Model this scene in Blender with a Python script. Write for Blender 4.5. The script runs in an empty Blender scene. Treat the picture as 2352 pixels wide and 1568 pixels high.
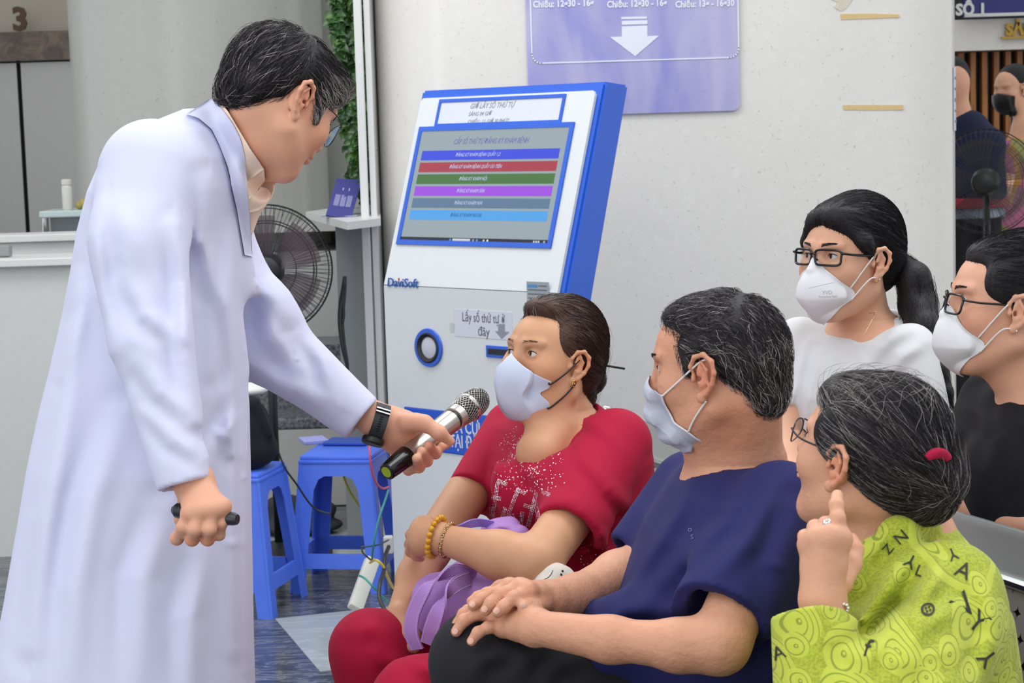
import bpy, bmesh, math, random
import numpy as np
from mathutils import Vector, Matrix
from mathutils.bvhtree import BVHTree
SC = bpy.context.scene
COL = SC.collection
random.seed(7)
RNG = np.random.default_rng(7)
A = lambda *v: np.array(v, dtype=float)

# ------------------------------------------------------------------ camera
FPX = 4400.0
CAM = A(0, 0, 1.58)
_p = math.atan(490 / FPX); _r = 0.03
_F = A(0, math.cos(_p), -math.sin(_p)); _U0 = A(0, math.sin(_p), math.cos(_p)); _R0 = A(1, 0, 0)
_R = _R0 * math.cos(_r) - _U0 * math.sin(_r)
_U = _U0 * math.cos(_r) + _R0 * math.sin(_r)
cd = bpy.data.cameras.new('camera'); cam = bpy.data.objects.new('camera', cd); COL.objects.link(cam)
cd.sensor_width = 36; cd.lens = FPX / 2352 * 36; cd.clip_end = 100
cam.matrix_world = Matrix(((_R[0], _U[0], -_F[0], CAM[0]), (_R[1], _U[1], -_F[1], CAM[1]), (_R[2], _U[2], -_F[2], CAM[2]), (0, 0, 0, 1)))
cd.dof.use_dof = True; cd.dof.focus_distance = 3.5; cd.dof.aperture_fstop = 15.0
SC.camera = cam

def pt(px, py, d):
    """the point seen at photo position px, py at depth d"""
    return CAM + _R * ((px - 1176) / FPX * d) + _U * (-(py - 784) / FPX * d) + _F * d
def ray(px, py):
    v = _R * ((px - 1176) / FPX) + _U * (-(py - 784) / FPX) + _F
    return v / np.linalg.norm(v)
def onz(px, py, z):
    v = ray(px, py); return CAM + v * ((z - CAM[2]) / v[2])
def ony(px, py, y):
    v = ray(px, py); return CAM + v * (y / v[1])
def px_of(P):
    P = np.asarray(P) - CAM; d = P @ _F
    return 1176 + FPX * (P @ _R) / d, 784 - FPX * (P @ _U) / d, d

# ------------------------------------------------------------------ world, lights, exposure
w = bpy.data.worlds.new('world'); SC.world = w; w.use_nodes = True
bg = w.node_tree.nodes['Background']; bg.inputs[0].default_value = (0.93, 0.96, 1.0, 1); bg.inputs[1].default_value = 1.0
def area(name, loc, rot, sx, sy, e, col=(1, 1, 1)):
    l = bpy.data.lights.new(name, 'AREA'); l.shape = 'RECTANGLE'; l.size = sx; l.size_y = sy; l.energy = e; l.color = col
    o = bpy.data.objects.new(name, l); COL.objects.link(o); o.location = loc; o.rotation_euler = rot; return o
area('overhead_fill_light', (-1.2, 1.2, 3.6), (0, 0, 0), 2.4, 2.4, 34)  # three overhead area lamps added for soft fill, with no visible fixtures
area('overhead_fill_light', (1.6, 3.6, 3.7), (0, 0, 0), 2.4, 1.2, 46)
area('overhead_fill_light', (-1.0, 5.6, 3.7), (0, 0, 0), 2.4, 1.2, 50)
area('soft_key_light', (-3.6, -1.8, 2.0), (math.radians(80), 0, math.radians(-58)), 3.2, 2.6, 46, (0.95, 0.97, 1.0))  # soft key added behind the camera at left, standing in for daylight
SC.view_settings.view_transform = 'Standard'; SC.view_settings.look = 'None'
SC.view_settings.exposure = 0.0; SC.view_settings.gamma = 1.0; SC.view_settings.use_curve_mapping = False
SC.cycles.max_bounces = 6; SC.cycles.use_denoising = True

# ------------------------------------------------------------------ materials
def lin(c):
    if isinstance(c, str):
        c = [int(c[i:i + 2], 16) / 255 for i in (0, 2, 4)]
    return [((v + .055) / 1.055) ** 2.4 if v > .04045 else v / 12.92 for v in c[:3]]
_mc = {}
class NT:
    def __init__(s, name):
        s.m = bpy.data.materials.new(name); s.m.use_nodes = True; s.t = s.m.node_tree
        s.b = s.t.nodes['Principled BSDF']
    def n(s, typ, **kw):
        x = s.t.nodes.new(typ)
        for k, v in kw.items():
            if k.startswith('i_'):
                x.inputs[k[2:].replace('_', ' ')].default_value = v
            else: setattr(x, k, v)
        return x
    def l(s, a, b): s.t.links.new(a, b)
    def co(s, scale=(1, 1, 1), rot=(0, 0, 0), kind='Object'):
        c = s.n('ShaderNodeTexCoord'); m = s.n('ShaderNodeMapping'); m.inputs['Scale'].default_value = scale; m.inputs['Rotation'].default_value = rot
        s.l(c.outputs[kind], m.inputs[0]); return m.outputs[0]
    def noise(s, vec, scale, detail=3, rough=.5, dist=0):
        x = s.n('ShaderNodeTexNoise'); x.inputs['Scale'].default_value = scale; x.inputs['Detail'].default_value = detail; x.inputs['Roughness'].default_value = rough; x.inputs['Distortion'].default_value = dist
        s.l(vec, x.inputs['Vector']); return x.outputs['Fac']
    def ramp(s, fac, stops, interp='LINEAR'):
        r = s.n('ShaderNodeValToRGB'); r.color_ramp.interpolation = interp
        e = r.color_ramp.elements
        while len(e) < len(stops): e.new(.5)
        for k, (p, c) in enumerate(stops):
            e[k].position = p; c = lin(c) if isinstance(c, str) else list(c[:3]); e[k].color = (*c, 1)
        s.l(fac, r.inputs[0]); return r.outputs[0]
    def mix(s, fac, a, b, mode='MIX'):
        x = s.n('ShaderNodeMix', data_type='RGBA', blend_type=mode)
        for v, i in ((fac, 0), (a, 6), (b, 7)):
            if hasattr(v, 'links'): s.l(v, x.inputs[i])
            elif i == 0: x.inputs[0].default_value = v
            else: x.inputs[i].default_value = (*(lin(v) if isinstance(v, str) else v), 1)
        return x.outputs[2]
    def math(s, op, a, b=0.0):
        x = s.n('ShaderNodeMath', operation=op)
        for v, i in ((a, 0), (b, 1)):
            if hasattr(v, 'links'): s.l(v, x.inputs[i])
            else: x.inputs[i].default_value = v
        return x.outputs[0]
    def bump(s, h, strength=.3, dist=.002, prev=None):
        x = s.n('ShaderNodeBump'); x.inputs['Strength'].default_value = strength; x.inputs['Distance'].default_value = dist
        s.l(h, x.inputs['Height'])
        if prev: s.l(prev, x.inputs['Normal'])
        return x.outputs[0]
    def set(s, **kw):
        for k, v in kw.items():
            k = {'color': 'Base Color', 'rough': 'Roughness', 'metal': 'Metallic', 'normal': 'Normal', 'spec': 'Specular IOR Level', 'coat': 'Coat Weight',
                 'trans': 'Transmission Weight', 'emis': 'Emission Color', 'estr': 'Emission Strength', 'alpha': 'Alpha', 'sss': 'Subsurface Weight', 'ior': 'IOR', 'sheen': 'Sheen Weight', 'aniso': 'Anisotropic'}[k]
            i = s.b.inputs[k]
            if hasattr(v, 'links'): s.l(v, i)
            elif k in ('Base Color', 'Emission Color'): i.default_value = (*(lin(v) if isinstance(v, str) else v), 1)
            else: i.default_value = v
        return s.m
def M(name, color, rough=.5, **kw):
    """plain procedural material with a faint tonal grain"""
    if name in _mc: return _mc[name]
    t = NT(name); grain = kw.pop('grain', .04); gs = kw.pop('gscale', 30)
    c = lin(color) if isinstance(color, str) else color
    v = t.noise(t.co(), gs, 2)
    t.set(color=t.mix(v, [x * (1 - grain) for x in c], [min(1, x * (1 + grain)) for x in c]), rough=rough, **kw)
    _mc[name] = t.m; return t.m
def fabric(name, color, fold=.35, fscale=9, weave=900, rough=.85, stretch=(1, 1, .45), var=.05, fd=.012):
    if name in _mc: return _mc[name]
    t = NT(name); c = lin(color)
    f = t.noise(t.co(stretch), fscale, 1.5, .4, .6)
    b = t.bump(f, fold, fd)
    b2 = t.bump(t.noise(t.co(), weave, 1), .12, .0006, b)
    v = t.noise(t.co(), 14, 3)
    t.set(color=t.mix(v, [x * (1 - var) for x in c], [min(1, x * (1 + var)) for x in c]), rough=rough, normal=b2, sheen=.02, spec=.25)
    _mc[name] = t.m; return t.m
def skin_mat(name, color, rough=.5, wr=.15):
    t = NT(name); c = lin(color)
    at = t.n('ShaderNodeAttribute'); at.attribute_name = 'tint'
    v = t.noise(t.co(), 22, 4, .6)
    base = t.mix(v, [c[0] * .93, c[1] * .88, c[2] * .86], [min(1, c[0] * 1.05), c[1] * 1.06, c[2] * 1.06])
    base = t.mix(1.0, base, at.outputs['Color'], 'MULTIPLY')
    b = t.bump(t.noise(t.co(), 500, 2), wr, .0004)
    b = t.bump(t.noise(t.co((1, 1, 1)), 60, 3, .6), wr * 1.6, .0022, b)
    t.set(color=base, rough=rough, normal=b, sss=.12, spec=.38)
    t.b.inputs['Subsurface Radius'].default_value = (1, .35, .2); t.b.inputs['Subsurface Scale'].default_value = .006
    return t.m

# ------------------------------------------------------------------ object helpers
def link(o, parent=None):
    COL.objects.link(o)
    if parent is not None: o.parent = parent
    return o
def tag(o, label=None, cat=None, group=None, kind=None):
    if label: o['label'] = label
    if cat: o['category'] = cat
    if group: o['group'] = group
    if kind: o['kind'] = kind
    return o
def empty(name, label, cat, loc=(0, 0, 0), group=None, kind=None):
    o = bpy.data.objects.new(name, None); o.empty_display_size = .05; link(o); o.location = loc
    return tag(o, label, cat, group, kind)
def me_obj(name, V, F, mats, parent=None, smooth=True, mi=None, tint=None):
    """mesh object from world coordinates; kept in world space whatever the parent's location"""
    me = bpy.data.meshes.new(name)
    V = np.asarray(V, dtype=float)
    if parent is not None:
        off = np.zeros(3); p = parent
        while p is not None: off += np.array(p.location); p = p.parent
        V = V - off
    if isinstance(F, np.ndarray) and F.ndim == 2:
        k = F.shape[1]
        me.vertices.add(len(V)); me.vertices.foreach_set('co', V.astype(np.float32).ravel())
        me.loops.add(F.size); me.loops.foreach_set('vertex_index', F.astype(np.int32).ravel())
        me.polygons.add(len(F)); me.polygons.foreach_set('loop_start', np.arange(0, F.size, k, dtype=np.int32))
        me.update(calc_edges=True); me.validate()
    else:
        me.from_pydata([tuple(v) for v in V], [], [tuple(int(i) for i in f) for f in F]); me.update()
    if not isinstance(mats, (list, tuple)): mats = [mats]
    for m in mats: me.materials.append(m)
    if mi is not None: me.polygons.foreach_set('material_index', np.asarray(mi, dtype=np.int32))
    if smooth: me.polygons.foreach_set('use_smooth', np.ones(len(me.polygons), dtype=bool))
    if tint is not None:
        a = me.color_attributes.new('tint', 'FLOAT_COLOR', 'POINT')
        a.data.foreach_set('color', np.concatenate([tint, np.ones((len(tint), 1))], 1).astype(np.float32).ravel())
    o = bpy.data.objects.new(name, me); return link(o, parent)
class MB:
    """collects solid pieces of one part, in world coordinates"""
    def __init__(s): s.V = []; s.F = []; s.mi = []; s.sm = []; s.cur = 0
    def add(s, V, F):
        o = len(s.V); s.V += [tuple(map(float, v)) for v in V]; s.F += [tuple(i + o for i in f) for f in F]; s.mi += [s.cur] * len(F); return s
    def box(s, c, size, R=None, bev=0.0, seg=2):
        bm = bmesh.new(); bmesh.ops.create_cube(bm, size=1)
        bmesh.ops.scale(bm, vec=Vector(size), verts=bm.verts)
        if bev > 0: bmesh.ops.bevel(bm, geom=bm.edges[:], offset=bev, segments=seg, affect='EDGES', profile=.5)
        V = np.array([v.co for v in bm.verts]); F = [[v.index for v in f.verts] for f in bm.faces]; bm.free()
        if R is not None: V = V @ np.array(R).T
        return s.add(V + np.array(c), F)
    def tube(s, P, r, n=10, cap=True, closed=False):
        P = [np.array(p, float) for p in P]; k = len(P); rr = r if hasattr(r, '__len__') else [r] * k
        V = []; F = []; t0 = None; u = None
        for i in range(k):
            if closed: t = P[(i + 1) % k] - P[i - 1]
            else: t = P[min(i + 1, k - 1)] - P[max(i - 1, 0)]
            t /= (np.linalg.norm(t) + 1e-12)
            if u is None:
                a = A(0, 0, 1) if abs(t[2]) < .9 else A(1, 0, 0); u = np.cross(t, a)
            u = u - t * (u @ t); u /= np.linalg.norm(u) + 1e-12; v = np.cross(t, u)
            for j in range(n):
                a = 2 * math.pi * j / n; V.append(P[i] + rr[i] * (math.cos(a) * u + math.sin(a) * v))
        for i in range(k if closed else k - 1):
            for j in range(n):
                a, b = i * n + j, i * n + (j + 1) % n; c, d = ((i + 1) % k) * n + (j + 1) % n, ((i + 1) % k) * n + j
                F.append((a, b, c, d))
        if cap and not closed: F.append(tuple(range(n - 1, -1, -1))); F.append(tuple((k - 1) * n + j for j in range(n)))
        return s.add(V, F)
    def lathe(s, prof, o, axis=(0, 0, 1), n=32, cap=True):
        """prof: list of (radius, height along axis)"""
        ax = np.array(axis, float); ax /= np.linalg.norm(ax); h = A(0, 0, 1) if abs(ax[2]) < .9 else A(1, 0, 0)
        u = np.cross(ax, h); u /= np.linalg.norm(u); v = np.cross(ax, u); o = np.array(o, float); V = []; F = []
        for (r, z) in prof:
            for j in range(n):
                a = 2 * math.pi * j / n; V.append(o + ax * z + r * (math.cos(a) * u + math.sin(a) * v))
        for i in range(len(prof) - 1):
            for j in range(n): F.append((i * n + j, i * n + (j + 1) % n, (i + 1) * n + (j + 1) % n, (i + 1) * n + j))
        if cap and prof[0][0] > 1e-5: F.append(tuple(range(n - 1, -1, -1)))
        if cap and prof[-1][0] > 1e-5: F.append(tuple((len(prof) - 1) * n + j for j in range(n)))
        return s.add(V, F)
    def prism(s, poly, o, u, v, w, depth):
        """polygon (2-D points along u, v from o) extruded along w"""
        o, u, v, w = map(lambda q: np.array(q, float), (o, u, v, w)); n = len(poly)
        V = [o + u * a + v * b for a, b in poly] + [o + u * a + v * b + w * depth for a, b in poly]
        F = [tuple(range(n - 1, -1, -1)), tuple(range(n, 2 * n))] + [(i, (i + 1) % n, n + (i + 1) % n, n + i) for i in range(n)]
        return s.add(V, F)
    def ball(s, c, r, n=10, m=7):
        V = [np.array(c) + A(0, 0, r)] ; F = []
        for i in range(1, m):
            for j in range(n):
                a, b = math.pi * i / m, 2 * math.pi * j / n; V.append(np.array(c) + r * A(math.sin(a) * math.cos(b), math.sin(a) * math.sin(b), math.cos(a)))
        V.append(np.array(c) - A(0, 0, r)); e = len(V) - 1
        for j in range(n):
            F.append((0, 1 + j, 1 + (j + 1) % n)); F.append((e, e - n + (j + 1) % n, e - n + j))
        for i in range(m - 2):
            for j in range(n):
                a = 1 + i * n + j; b = 1 + i * n + (j + 1) % n; F.append((a, a + n, b + n, b))
        return s.add(V, F)
    def build(s, name, mats, parent=None, smooth=False, auto=None):
        o = me_obj(name, s.V, s.F, mats, parent, smooth or auto is not None, s.mi)
        bm = bmesh.new(); bm.from_mesh(o.data); bmesh.ops.recalc_face_normals(bm, faces=bm.faces)
        if auto is not None:
            for e in bm.edges:
                if len(e.link_faces) == 2 and e.calc_face_angle(0) > auto: e.smooth = False
        bm.to_mesh(o.data); bm.free(); return o
def spline(P, n=8, closed=False):
    """Catmull-Rom through P"""
    P = [np.array(p, float) for p in P]; out = []; k = len(P)
    for i in range(k if closed else k - 1):
        g = (lambda j: P[j % k]) if closed else (lambda j: P[min(max(j, 0), k - 1)])
        p0, p1, p2, p3 = g(i - 1), g(i), g(i + 1), g(i + 2)
        for q in range(n):
            t = q / n; out.append(.5 * ((2 * p1) + (-p0 + p2) * t + (2 * p0 - 5 * p1 + 4 * p2 - p3) * t * t + (-p0 + 3 * p1 - 3 * p2 + p3) * t ** 3))
    if not closed: out.append(P[-1])
    return out
def text_geo(body, size, depth=.0006, italic=0, bold=0, align='CENTER', space=1.0, res=2):
    cu = bpy.data.curves.new('t', 'FONT'); cu.body = body; cu.size = size; cu.extrude = depth / 2; cu.shear = italic; cu.offset = bold; cu.resolution_u = res
    cu.align_x = align; cu.align_y = 'CENTER'; cu.space_character = space
    o = bpy.data.objects.new('t', cu); COL.objects.link(o)
    dg = bpy.context.evaluated_depsgraph_get(); me = bpy.data.meshes.new_from_object(o.evaluated_get(dg))
    V = [np.array(v.co) for v in me.vertices]; F = [tuple(p.vertices) for p in me.polygons]
    bpy.data.objects.remove(o); bpy.data.curves.remove(cu); bpy.data.meshes.remove(me); return V, F
def text_on(name, body, size, o, u, v, mat, parent=None, depth=.0008, width=None, **kw):
    """lettering laid on a flat surface: o centre, u right, v up"""
    V, F = text_geo(body, size, depth, **kw); u = np.array(u, float); v = np.array(v, float); w = np.cross(u, v)
    if width:
        xs = [q[0] for q in V]; k = width / (max(xs) - min(xs)); c = (max(xs) + min(xs)) / 2
        V = [A((q[0] - c) * k, q[1], q[2]) for q in V]
    return me_obj(name, [np.array(o) + u * q[0] + v * q[1] + w * q[2] for q in V], F, mat, parent, False)

# ------------------------------------------------------------------ signed-distance sculpting
def rotm(fw, up):
    """columns: local x (the figure's left), y (back), z (up); the face looks along fw"""
    fw = np.array(fw, float); fw /= np.linalg.norm(fw); up = np.array(up, float); up = up - fw * (up @ fw); up /= np.linalg.norm(up)
    return np.stack([np.cross(up, fw), -fw, up], 1)
class S:
    def __init__(s): s.ops = []; s.o = np.zeros(3); s.R = np.eye(3); s.sc = 1.0
    def frame(s, o, R=None, sc=1.0): s.o = np.array(o, float); s.R = np.eye(3) if R is None else R; s.sc = sc; return s
    def T(s, p): return s.o + s.R @ (np.array(p, float) * s.sc)
    cloth = False; g = None
    def _p(s, kind, prm, c, rad, k, op):
        if s.cloth: s.grp.append(s.g if s.g is not None else (3 if op == '-' else 2))
        s.ops.append((kind, prm, np.array(c, np.float32), float(rad), float(k), op)); return s
    def ball(s, c, r, k=.01, op='+'): c = s.T(c); return s._p('cone', (c, c, r * s.sc, r * s.sc), c, r * s.sc, k, op)
    def cone(s, a, ra, b, rb, k=.01, op='+'):
        a = s.T(a); b = s.T(b); ra *= s.sc; rb *= s.sc
        return s._p('cone', (a, b, ra, rb), (a + b) / 2, np.linalg.norm(a - b) / 2 + max(ra, rb), k, op)
    def chain(s, pts, k=.01, op='+'):
        for (a, ra), (b, rb) in zip(pts[:-1], pts[1:]): s.cone(a, ra, b, rb, k, op)
        return s
    def ell(s, c, r, R=None, k=.01, op='+'):
        RR = s.R if R is None else s.R @ R
        r = np.array(r, float) * s.sc; return s._p('ell', (s.T(c), r, RR), s.T(c), max(r), k, op)
    def box(s, c, r, R=None, rnd=.01, k=.01, op='+'):
        RR = s.R if R is None else s.R @ R
        r = np.array(r, float) * s.sc; return s._p('box', (s.T(c), r, RR, rnd * s.sc), s.T(c), np.linalg.norm(r), k, op)
    def plane(s, p, n, k=.005, op='-'):
        """removes the side the normal points to"""
        n = s.R @ np.array(n, float); return s._p('plane', (s.T(p), -n / np.linalg.norm(n)), s.T(p), 50, k, op)
    def loft(s, rows, k=.02, op='+', e=2.0):
        """rows: (z, cx, cy, a, b, yaw) cross sections, world space"""
        rows = np.array(sorted(rows), float); c = (rows[:, :3][:, [1, 2, 0]]).mean(0)
        zc = (rows[0, 0] + rows[-1, 0]) / 2; c = np.array([rows[:, 1].mean(), rows[:, 2].mean(), zc])
        rad = np.linalg.norm([(rows[-1, 0] - rows[0, 0]) / 2 + .02, rows[:, 3].max() + np.ptp(rows[:, 1]) / 2, rows[:, 4].max() + np.ptp(rows[:, 2]) / 2])
        return s._p('loft', (rows, e), c, rad, k, op)
    def fold(s, pix, amp=.008, w=.016, gr=.7):
        pts = [pt(*p) for p in pix]; m = np.mean(pts, 0); nn = (m - CAM) / np.linalg.norm(m - CAM); rad = max(np.linalg.norm(p - m) for p in pts) + .2
        s.grp.append(4) if s.cloth else None; s.ops.append(('fold', (pts, nn, amp * 1.3, w, gr), m.astype(np.float32), rad, 0, 'f')); return s
    def noise(s, fn): s.ops.append(('fn', fn, None, 0, 0, '')); return s
    @staticmethod
    def prim(kind, prm, P):
        if kind == 'cone':
            a, b, ra, rb = prm; ba = b - a; L = ba @ ba; q = P - a
            if L < 1e-12: return np.sqrt((q * q).sum(-1)) - ra
            t = np.clip((q @ ba) / L, 0, 1); q = q - t[..., None] * ba
            return np.sqrt((q * q).sum(-1)) - (ra + (rb - ra) * t)
        if kind == 'ell':
            c, r, R = prm; q = (P - c) @ R; k0 = np.sqrt(((q / r) ** 2).sum(-1)); k1 = np.sqrt(((q / (r * r)) ** 2).sum(-1))
            return k0 * (k0 - 1) / np.maximum(k1, 1e-9)
        if kind == 'box':
            c, r, R, rn = prm; q = np.abs((P - c) @ R) - (r - rn)
            return np.sqrt((np.maximum(q, 0) ** 2).sum(-1)) + np.minimum(q.max(-1), 0) - rn
        if kind == 'plane':
            return (P - prm[0]) @ (-prm[1]) * -1.0
        if kind == 'loft':
            rows, e = prm; z = P[..., 2]; zz = rows[:, 0]; I = lambda c: np.interp(z, zz, rows[:, c])
            cx, cy, a, b, yw = I(1), I(2), I(3), I(4), I(5)
            x = P[..., 0] - cx; y = P[..., 1] - cy; co, si = np.cos(yw), np.sin(yw); x, y = x * co + y * si, -x * si + y * co
            if e == 2.0:
                k0 = np.sqrt((x / a) ** 2 + (y / b) ** 2); k1 = np.sqrt((x / a ** 2) ** 2 + (y / b ** 2) ** 2)
            else:
                k0 = (np.abs(x / a) ** e + np.abs(y / b) ** e) ** (1 / e); k1 = np.sqrt((x / a ** 2) ** 2 + (y / b ** 2) ** 2)
            d = k0 * (k0 - 1) / np.maximum(k1, 1e-6)
            dz = np.maximum(zz[0] - z, z - zz[-1])
            return np.where(dz > 0, np.sqrt(np.maximum(d, 0) ** 2 + dz ** 2), np.maximum(d, dz))
    def ev(s, P, c=None, half=0, d0=None):
        P = np.asarray(P, np.float32); d = np.full(P.shape[:-1], 9.0, np.float32)
        for kind, prm, pc, rad, k, op in s.ops:
            if kind == 'fn': d = d + prm(P); continue
            if kind == 'fold':
                if c is not None and np.linalg.norm(c - pc) - rad - half > 0: continue
                pts, nn, amp, wd, gr = prm; best = np.full(P.shape[:-1], 9.0, np.float32); sd = np.zeros_like(best); gate = np.zeros_like(best)
                for i in range(len(pts) - 1):
                    a = pts[i]; ba = pts[i + 1] - a; q = P - a; t = np.clip((q @ ba) / (ba @ ba), 0, 1); q = q - t[..., None] * ba; qn = q @ nn; q = q - qn[..., None] * nn
                    D = np.sqrt((q * q).sum(-1)); sg = np.sign(q @ np.cross(nn, ba)); m = D < best; T = (i + t) / (len(pts) - 1)
                    env = np.sin(np.pi * np.clip(.08 + T * .84, 0, 1)) * np.exp(-(qn / .11) ** 2); best = np.where(m, D, best); sd = np.where(m, sg, sd); gate = np.where(m, env, gate)
                x = best * sd / wd; d = d - (amp * gate * (np.exp(-x * x) - gr * np.exp(-(x - 1.7) ** 2 * 1.3))).astype(np.float32); continue
            if c is not None and kind != 'plane':
                dist = np.linalg.norm(c - pc) - rad - half
                if op == '+' and dist > d0 + half + k: continue
                if op == '-' and dist > k: continue
            q = s.prim(kind, prm, P).astype(np.float32)
            if op == '+':
                h = np.maximum(k - np.abs(d - q), 0); d = np.minimum(d, q) - (h * h / (4 * k) if k > 0 else 0)
            elif op == '-':
                q = -q; h = np.maximum(k - np.abs(d - q), 0); d = np.maximum(d, q) + (h * h / (4 * k) if k > 0 else 0)
            elif op == '&':
                h = np.maximum(k - np.abs(d - q), 0); d = np.maximum(d, q) + (h * h / (4 * k) if k > 0 else 0)
        return d
    def grad(s, P, e=.0015):
        g = np.stack([s.ev(P + np.eye(3)[i] * e) - s.ev(P - np.eye(3)[i] * e) for i in range(3)], -1)
        return g / np.maximum(np.linalg.norm(g, axis=-1, keepdims=True), 1e-9)
    def order(s):
        if s.cloth: ix = sorted(range(len(s.ops)), key=lambda i: s.grp[i]); s.ops = [s.ops[i] for i in ix]; s.grp = sorted(s.grp)
    def slv(s, *a, **k): s.g = 0; s.cone(*a, **k); s.g = None; return s
    def bounds(s):
        lo = np.full(3, 1e9); hi = -lo
        for kind, prm, pc, rad, k, op in s.ops:
            if op == '+': lo = np.minimum(lo, pc - rad - .02); hi = np.maximum(hi, pc + rad + .02)
        return lo, hi
    def mesh(s, h=.004, B=14, lo=None, hi=None):
        s.order(); l0, h0 = s.bounds(); lo = l0 if lo is None else np.maximum(lo, l0); hi = h0 if hi is None else np.minimum(hi, h0)
        nb = np.ceil((hi - lo) / (h * B)).astype(int); half = h * B * .5 * math.sqrt(3)
        idx = np.stack(np.meshgrid(*[np.arange(n) for n in nb], indexing='ij'), -1).reshape(-1, 3)
        C = lo + (idx + .5) * h * B; dc = np.concatenate([s.ev(C[i:i + 20000]) for i in range(0, len(C), 20000)])
        act = np.abs(dc) < half * 1.6 + .004
        g = np.stack(np.meshgrid(*[np.arange(B + 2)] * 3, indexing='ij'), -1)
        N = nb * B + 4; key = lambda ijk: (ijk[..., 0] * N[1] + ijk[..., 1]) * N[2] + ijk[..., 2]
        VK = []; VP = []; Q = []
        for b, c, d0 in zip(idx[act], C[act], dc[act]):
            base = b * B; P = (lo + (base + g) * h).astype(np.float32)
            D = s.ev(P, c.astype(np.float32), half * 1.15, abs(float(d0)))
            ins = D < 0
            if ins.all() or not ins.any(): continue
            # one vertex in every mixed cell (cells 0..B in each axis; duplicates removed later)
            cs = ins[:-1, :-1, :-1].astype(np.int8)
            for q in ((1, 0, 0), (0, 1, 0), (0, 0, 1), (1, 1, 0), (1, 0, 1), (0, 1, 1), (1, 1, 1)):
                cs = cs + ins[q[0]:q[0] + B + 1, q[1]:q[1] + B + 1, q[2]:q[2] + B + 1]
            I = np.argwhere((cs > 0) & (cs < 8))
            if len(I) == 0: continue
            acc = np.zeros((len(I), 3)); cnt = np.zeros(len(I))
            for ax in range(3):
                e = np.eye(3, dtype=int)[ax]
                for u in (0, 1):
                    for v in (0, 1):
                        o = np.zeros(3, int); o[(ax + 1) % 3] = u; o[(ax + 2) % 3] = v
                        a = I + o; b2 = a + e; da = D[a[:, 0], a[:, 1], a[:, 2]]; db = D[b2[:, 0], b2[:, 1], b2[:, 2]]
                        m = (da < 0) != (db < 0); t = np.where(m, da / np.where(m, da - db, 1), 0)
                        acc += m[:, None] * (a + t[:, None] * e); cnt += m
            VP.append(lo + (base + acc / cnt[:, None]) * h); VK.append(key(I + base + 1))
            for ax in range(3):
                e = np.eye(3, dtype=int)[ax]; u = np.eye(3, dtype=int)[(ax + 1) % 3]; v = np.eye(3, dtype=int)[(ax + 2) % 3]
                sl = ins[1:B + 1, 1:B + 1, 1:B + 1]; s2 = ins[1 + e[0]:B + 1 + e[0], 1 + e[1]:B + 1 + e[1], 1 + e[2]:B + 1 + e[2]]
                m = np.argwhere(sl != s2)
                if len(m) == 0: continue
                fl = sl[m[:, 0], m[:, 1], m[:, 2]]; a = m + 1 + base
                q = np.stack([key(a - u - v + 1), key(a - v + 1), key(a + 1), key(a - u + 1)], 1)
                q[~fl] = q[~fl][:, ::-1]; Q.append(q)
        if not VK: return np.zeros((0, 3)), np.zeros((0, 4), int)
        VK = np.concatenate(VK); VP = np.concatenate(VP); uk, ui = np.unique(VK, return_index=True); V = VP[ui]
        Q = np.concatenate(Q); qi = np.searchsorted(uk, Q); qi = np.minimum(qi, len(uk) - 1); ok = (uk[qi] == Q).all(1)
        return V, qi[ok]
    def obj(s, name, mat, parent=None, h=.004, zones=(), lo=None, hi=None, **kw):
        V, F = s.mesh(h, lo=lo, hi=hi)
        tint = None
        if zones is not None:
            tint = np.ones((len(V), 3))
            for c, r, col in zones:
                d = np.linalg.norm((V - c) / np.array(r), axis=1); wgt = np.clip(1.4 - d * 1.0, 0, 1)[:, None]; wgt = wgt * wgt * (3 - 2 * wgt)
                tint = tint * (1 - wgt + wgt * np.array(col))
        o = me_obj(name, V, F, mat, parent, True, tint=tint); o['_n'] = len(F); del o['_n']; return o
class Cl(S):
    """clothing: sleeves are cut open before the trunk is joined, the neck opening is cut last"""
    cloth = True
    def __init__(s): super().__init__(); s.grp = []
def value_noise(scale, amp, seed=0, st=(1, 1, 1)):
    rg = np.random.default_rng(seed); W = rg.normal(size=(5, 3)) * scale * np.array(st); ph = rg.uniform(0, 6.28, 5)
    def f(P):
        d = np.zeros(P.shape[:-1], np.float32)
        for q, p in zip(W, ph): d = d + np.sin(P @ q.astype(np.float32) + p + 1.5 * np.sin(P @ (q[[1, 2, 0]] * .6).astype(np.float32)))
        return (d * amp / 5).astype(np.float32)
    return f

# ================================================================== people: shared builders
def dirv(beta, pitch=0.0):
    """facing direction: beta degrees from the photo's left towards the camera, pitch degrees downwards"""
    b, p = math.radians(beta), math.radians(pitch); return A(-math.cos(b) * math.cos(p), -math.sin(b) * math.cos(p), -math.sin(p))
class Head:
    def __init__(h, ear, d, fw, side, sc=1.0, roll=0.0, up=None, ey=-.016):
        """ear: photo position of the visible ear; side +1 for the figure's left ear"""
        fw = np.array(fw, float); fw /= np.linalg.norm(fw); u = A(0, 0, 1) if up is None else np.array(up, float)
        h.R = rotm(fw, u)
        if roll: a = math.radians(roll); h.R = h.R @ np.array([[math.cos(a), 0, math.sin(a)], [0, 1, 0], [-math.sin(a), 0, math.cos(a)]])
        h.sc = sc; h.c = pt(*ear, d) - h.R @ (A(side * .080, .012 + ey, -.004) * sc); h.ey = ey
    def W(h, p): return h.c + h.R @ (np.array(p, float) * h.sc)
    def loc(h, P): return ((P - h.c) @ h.R) / h.sc
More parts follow.
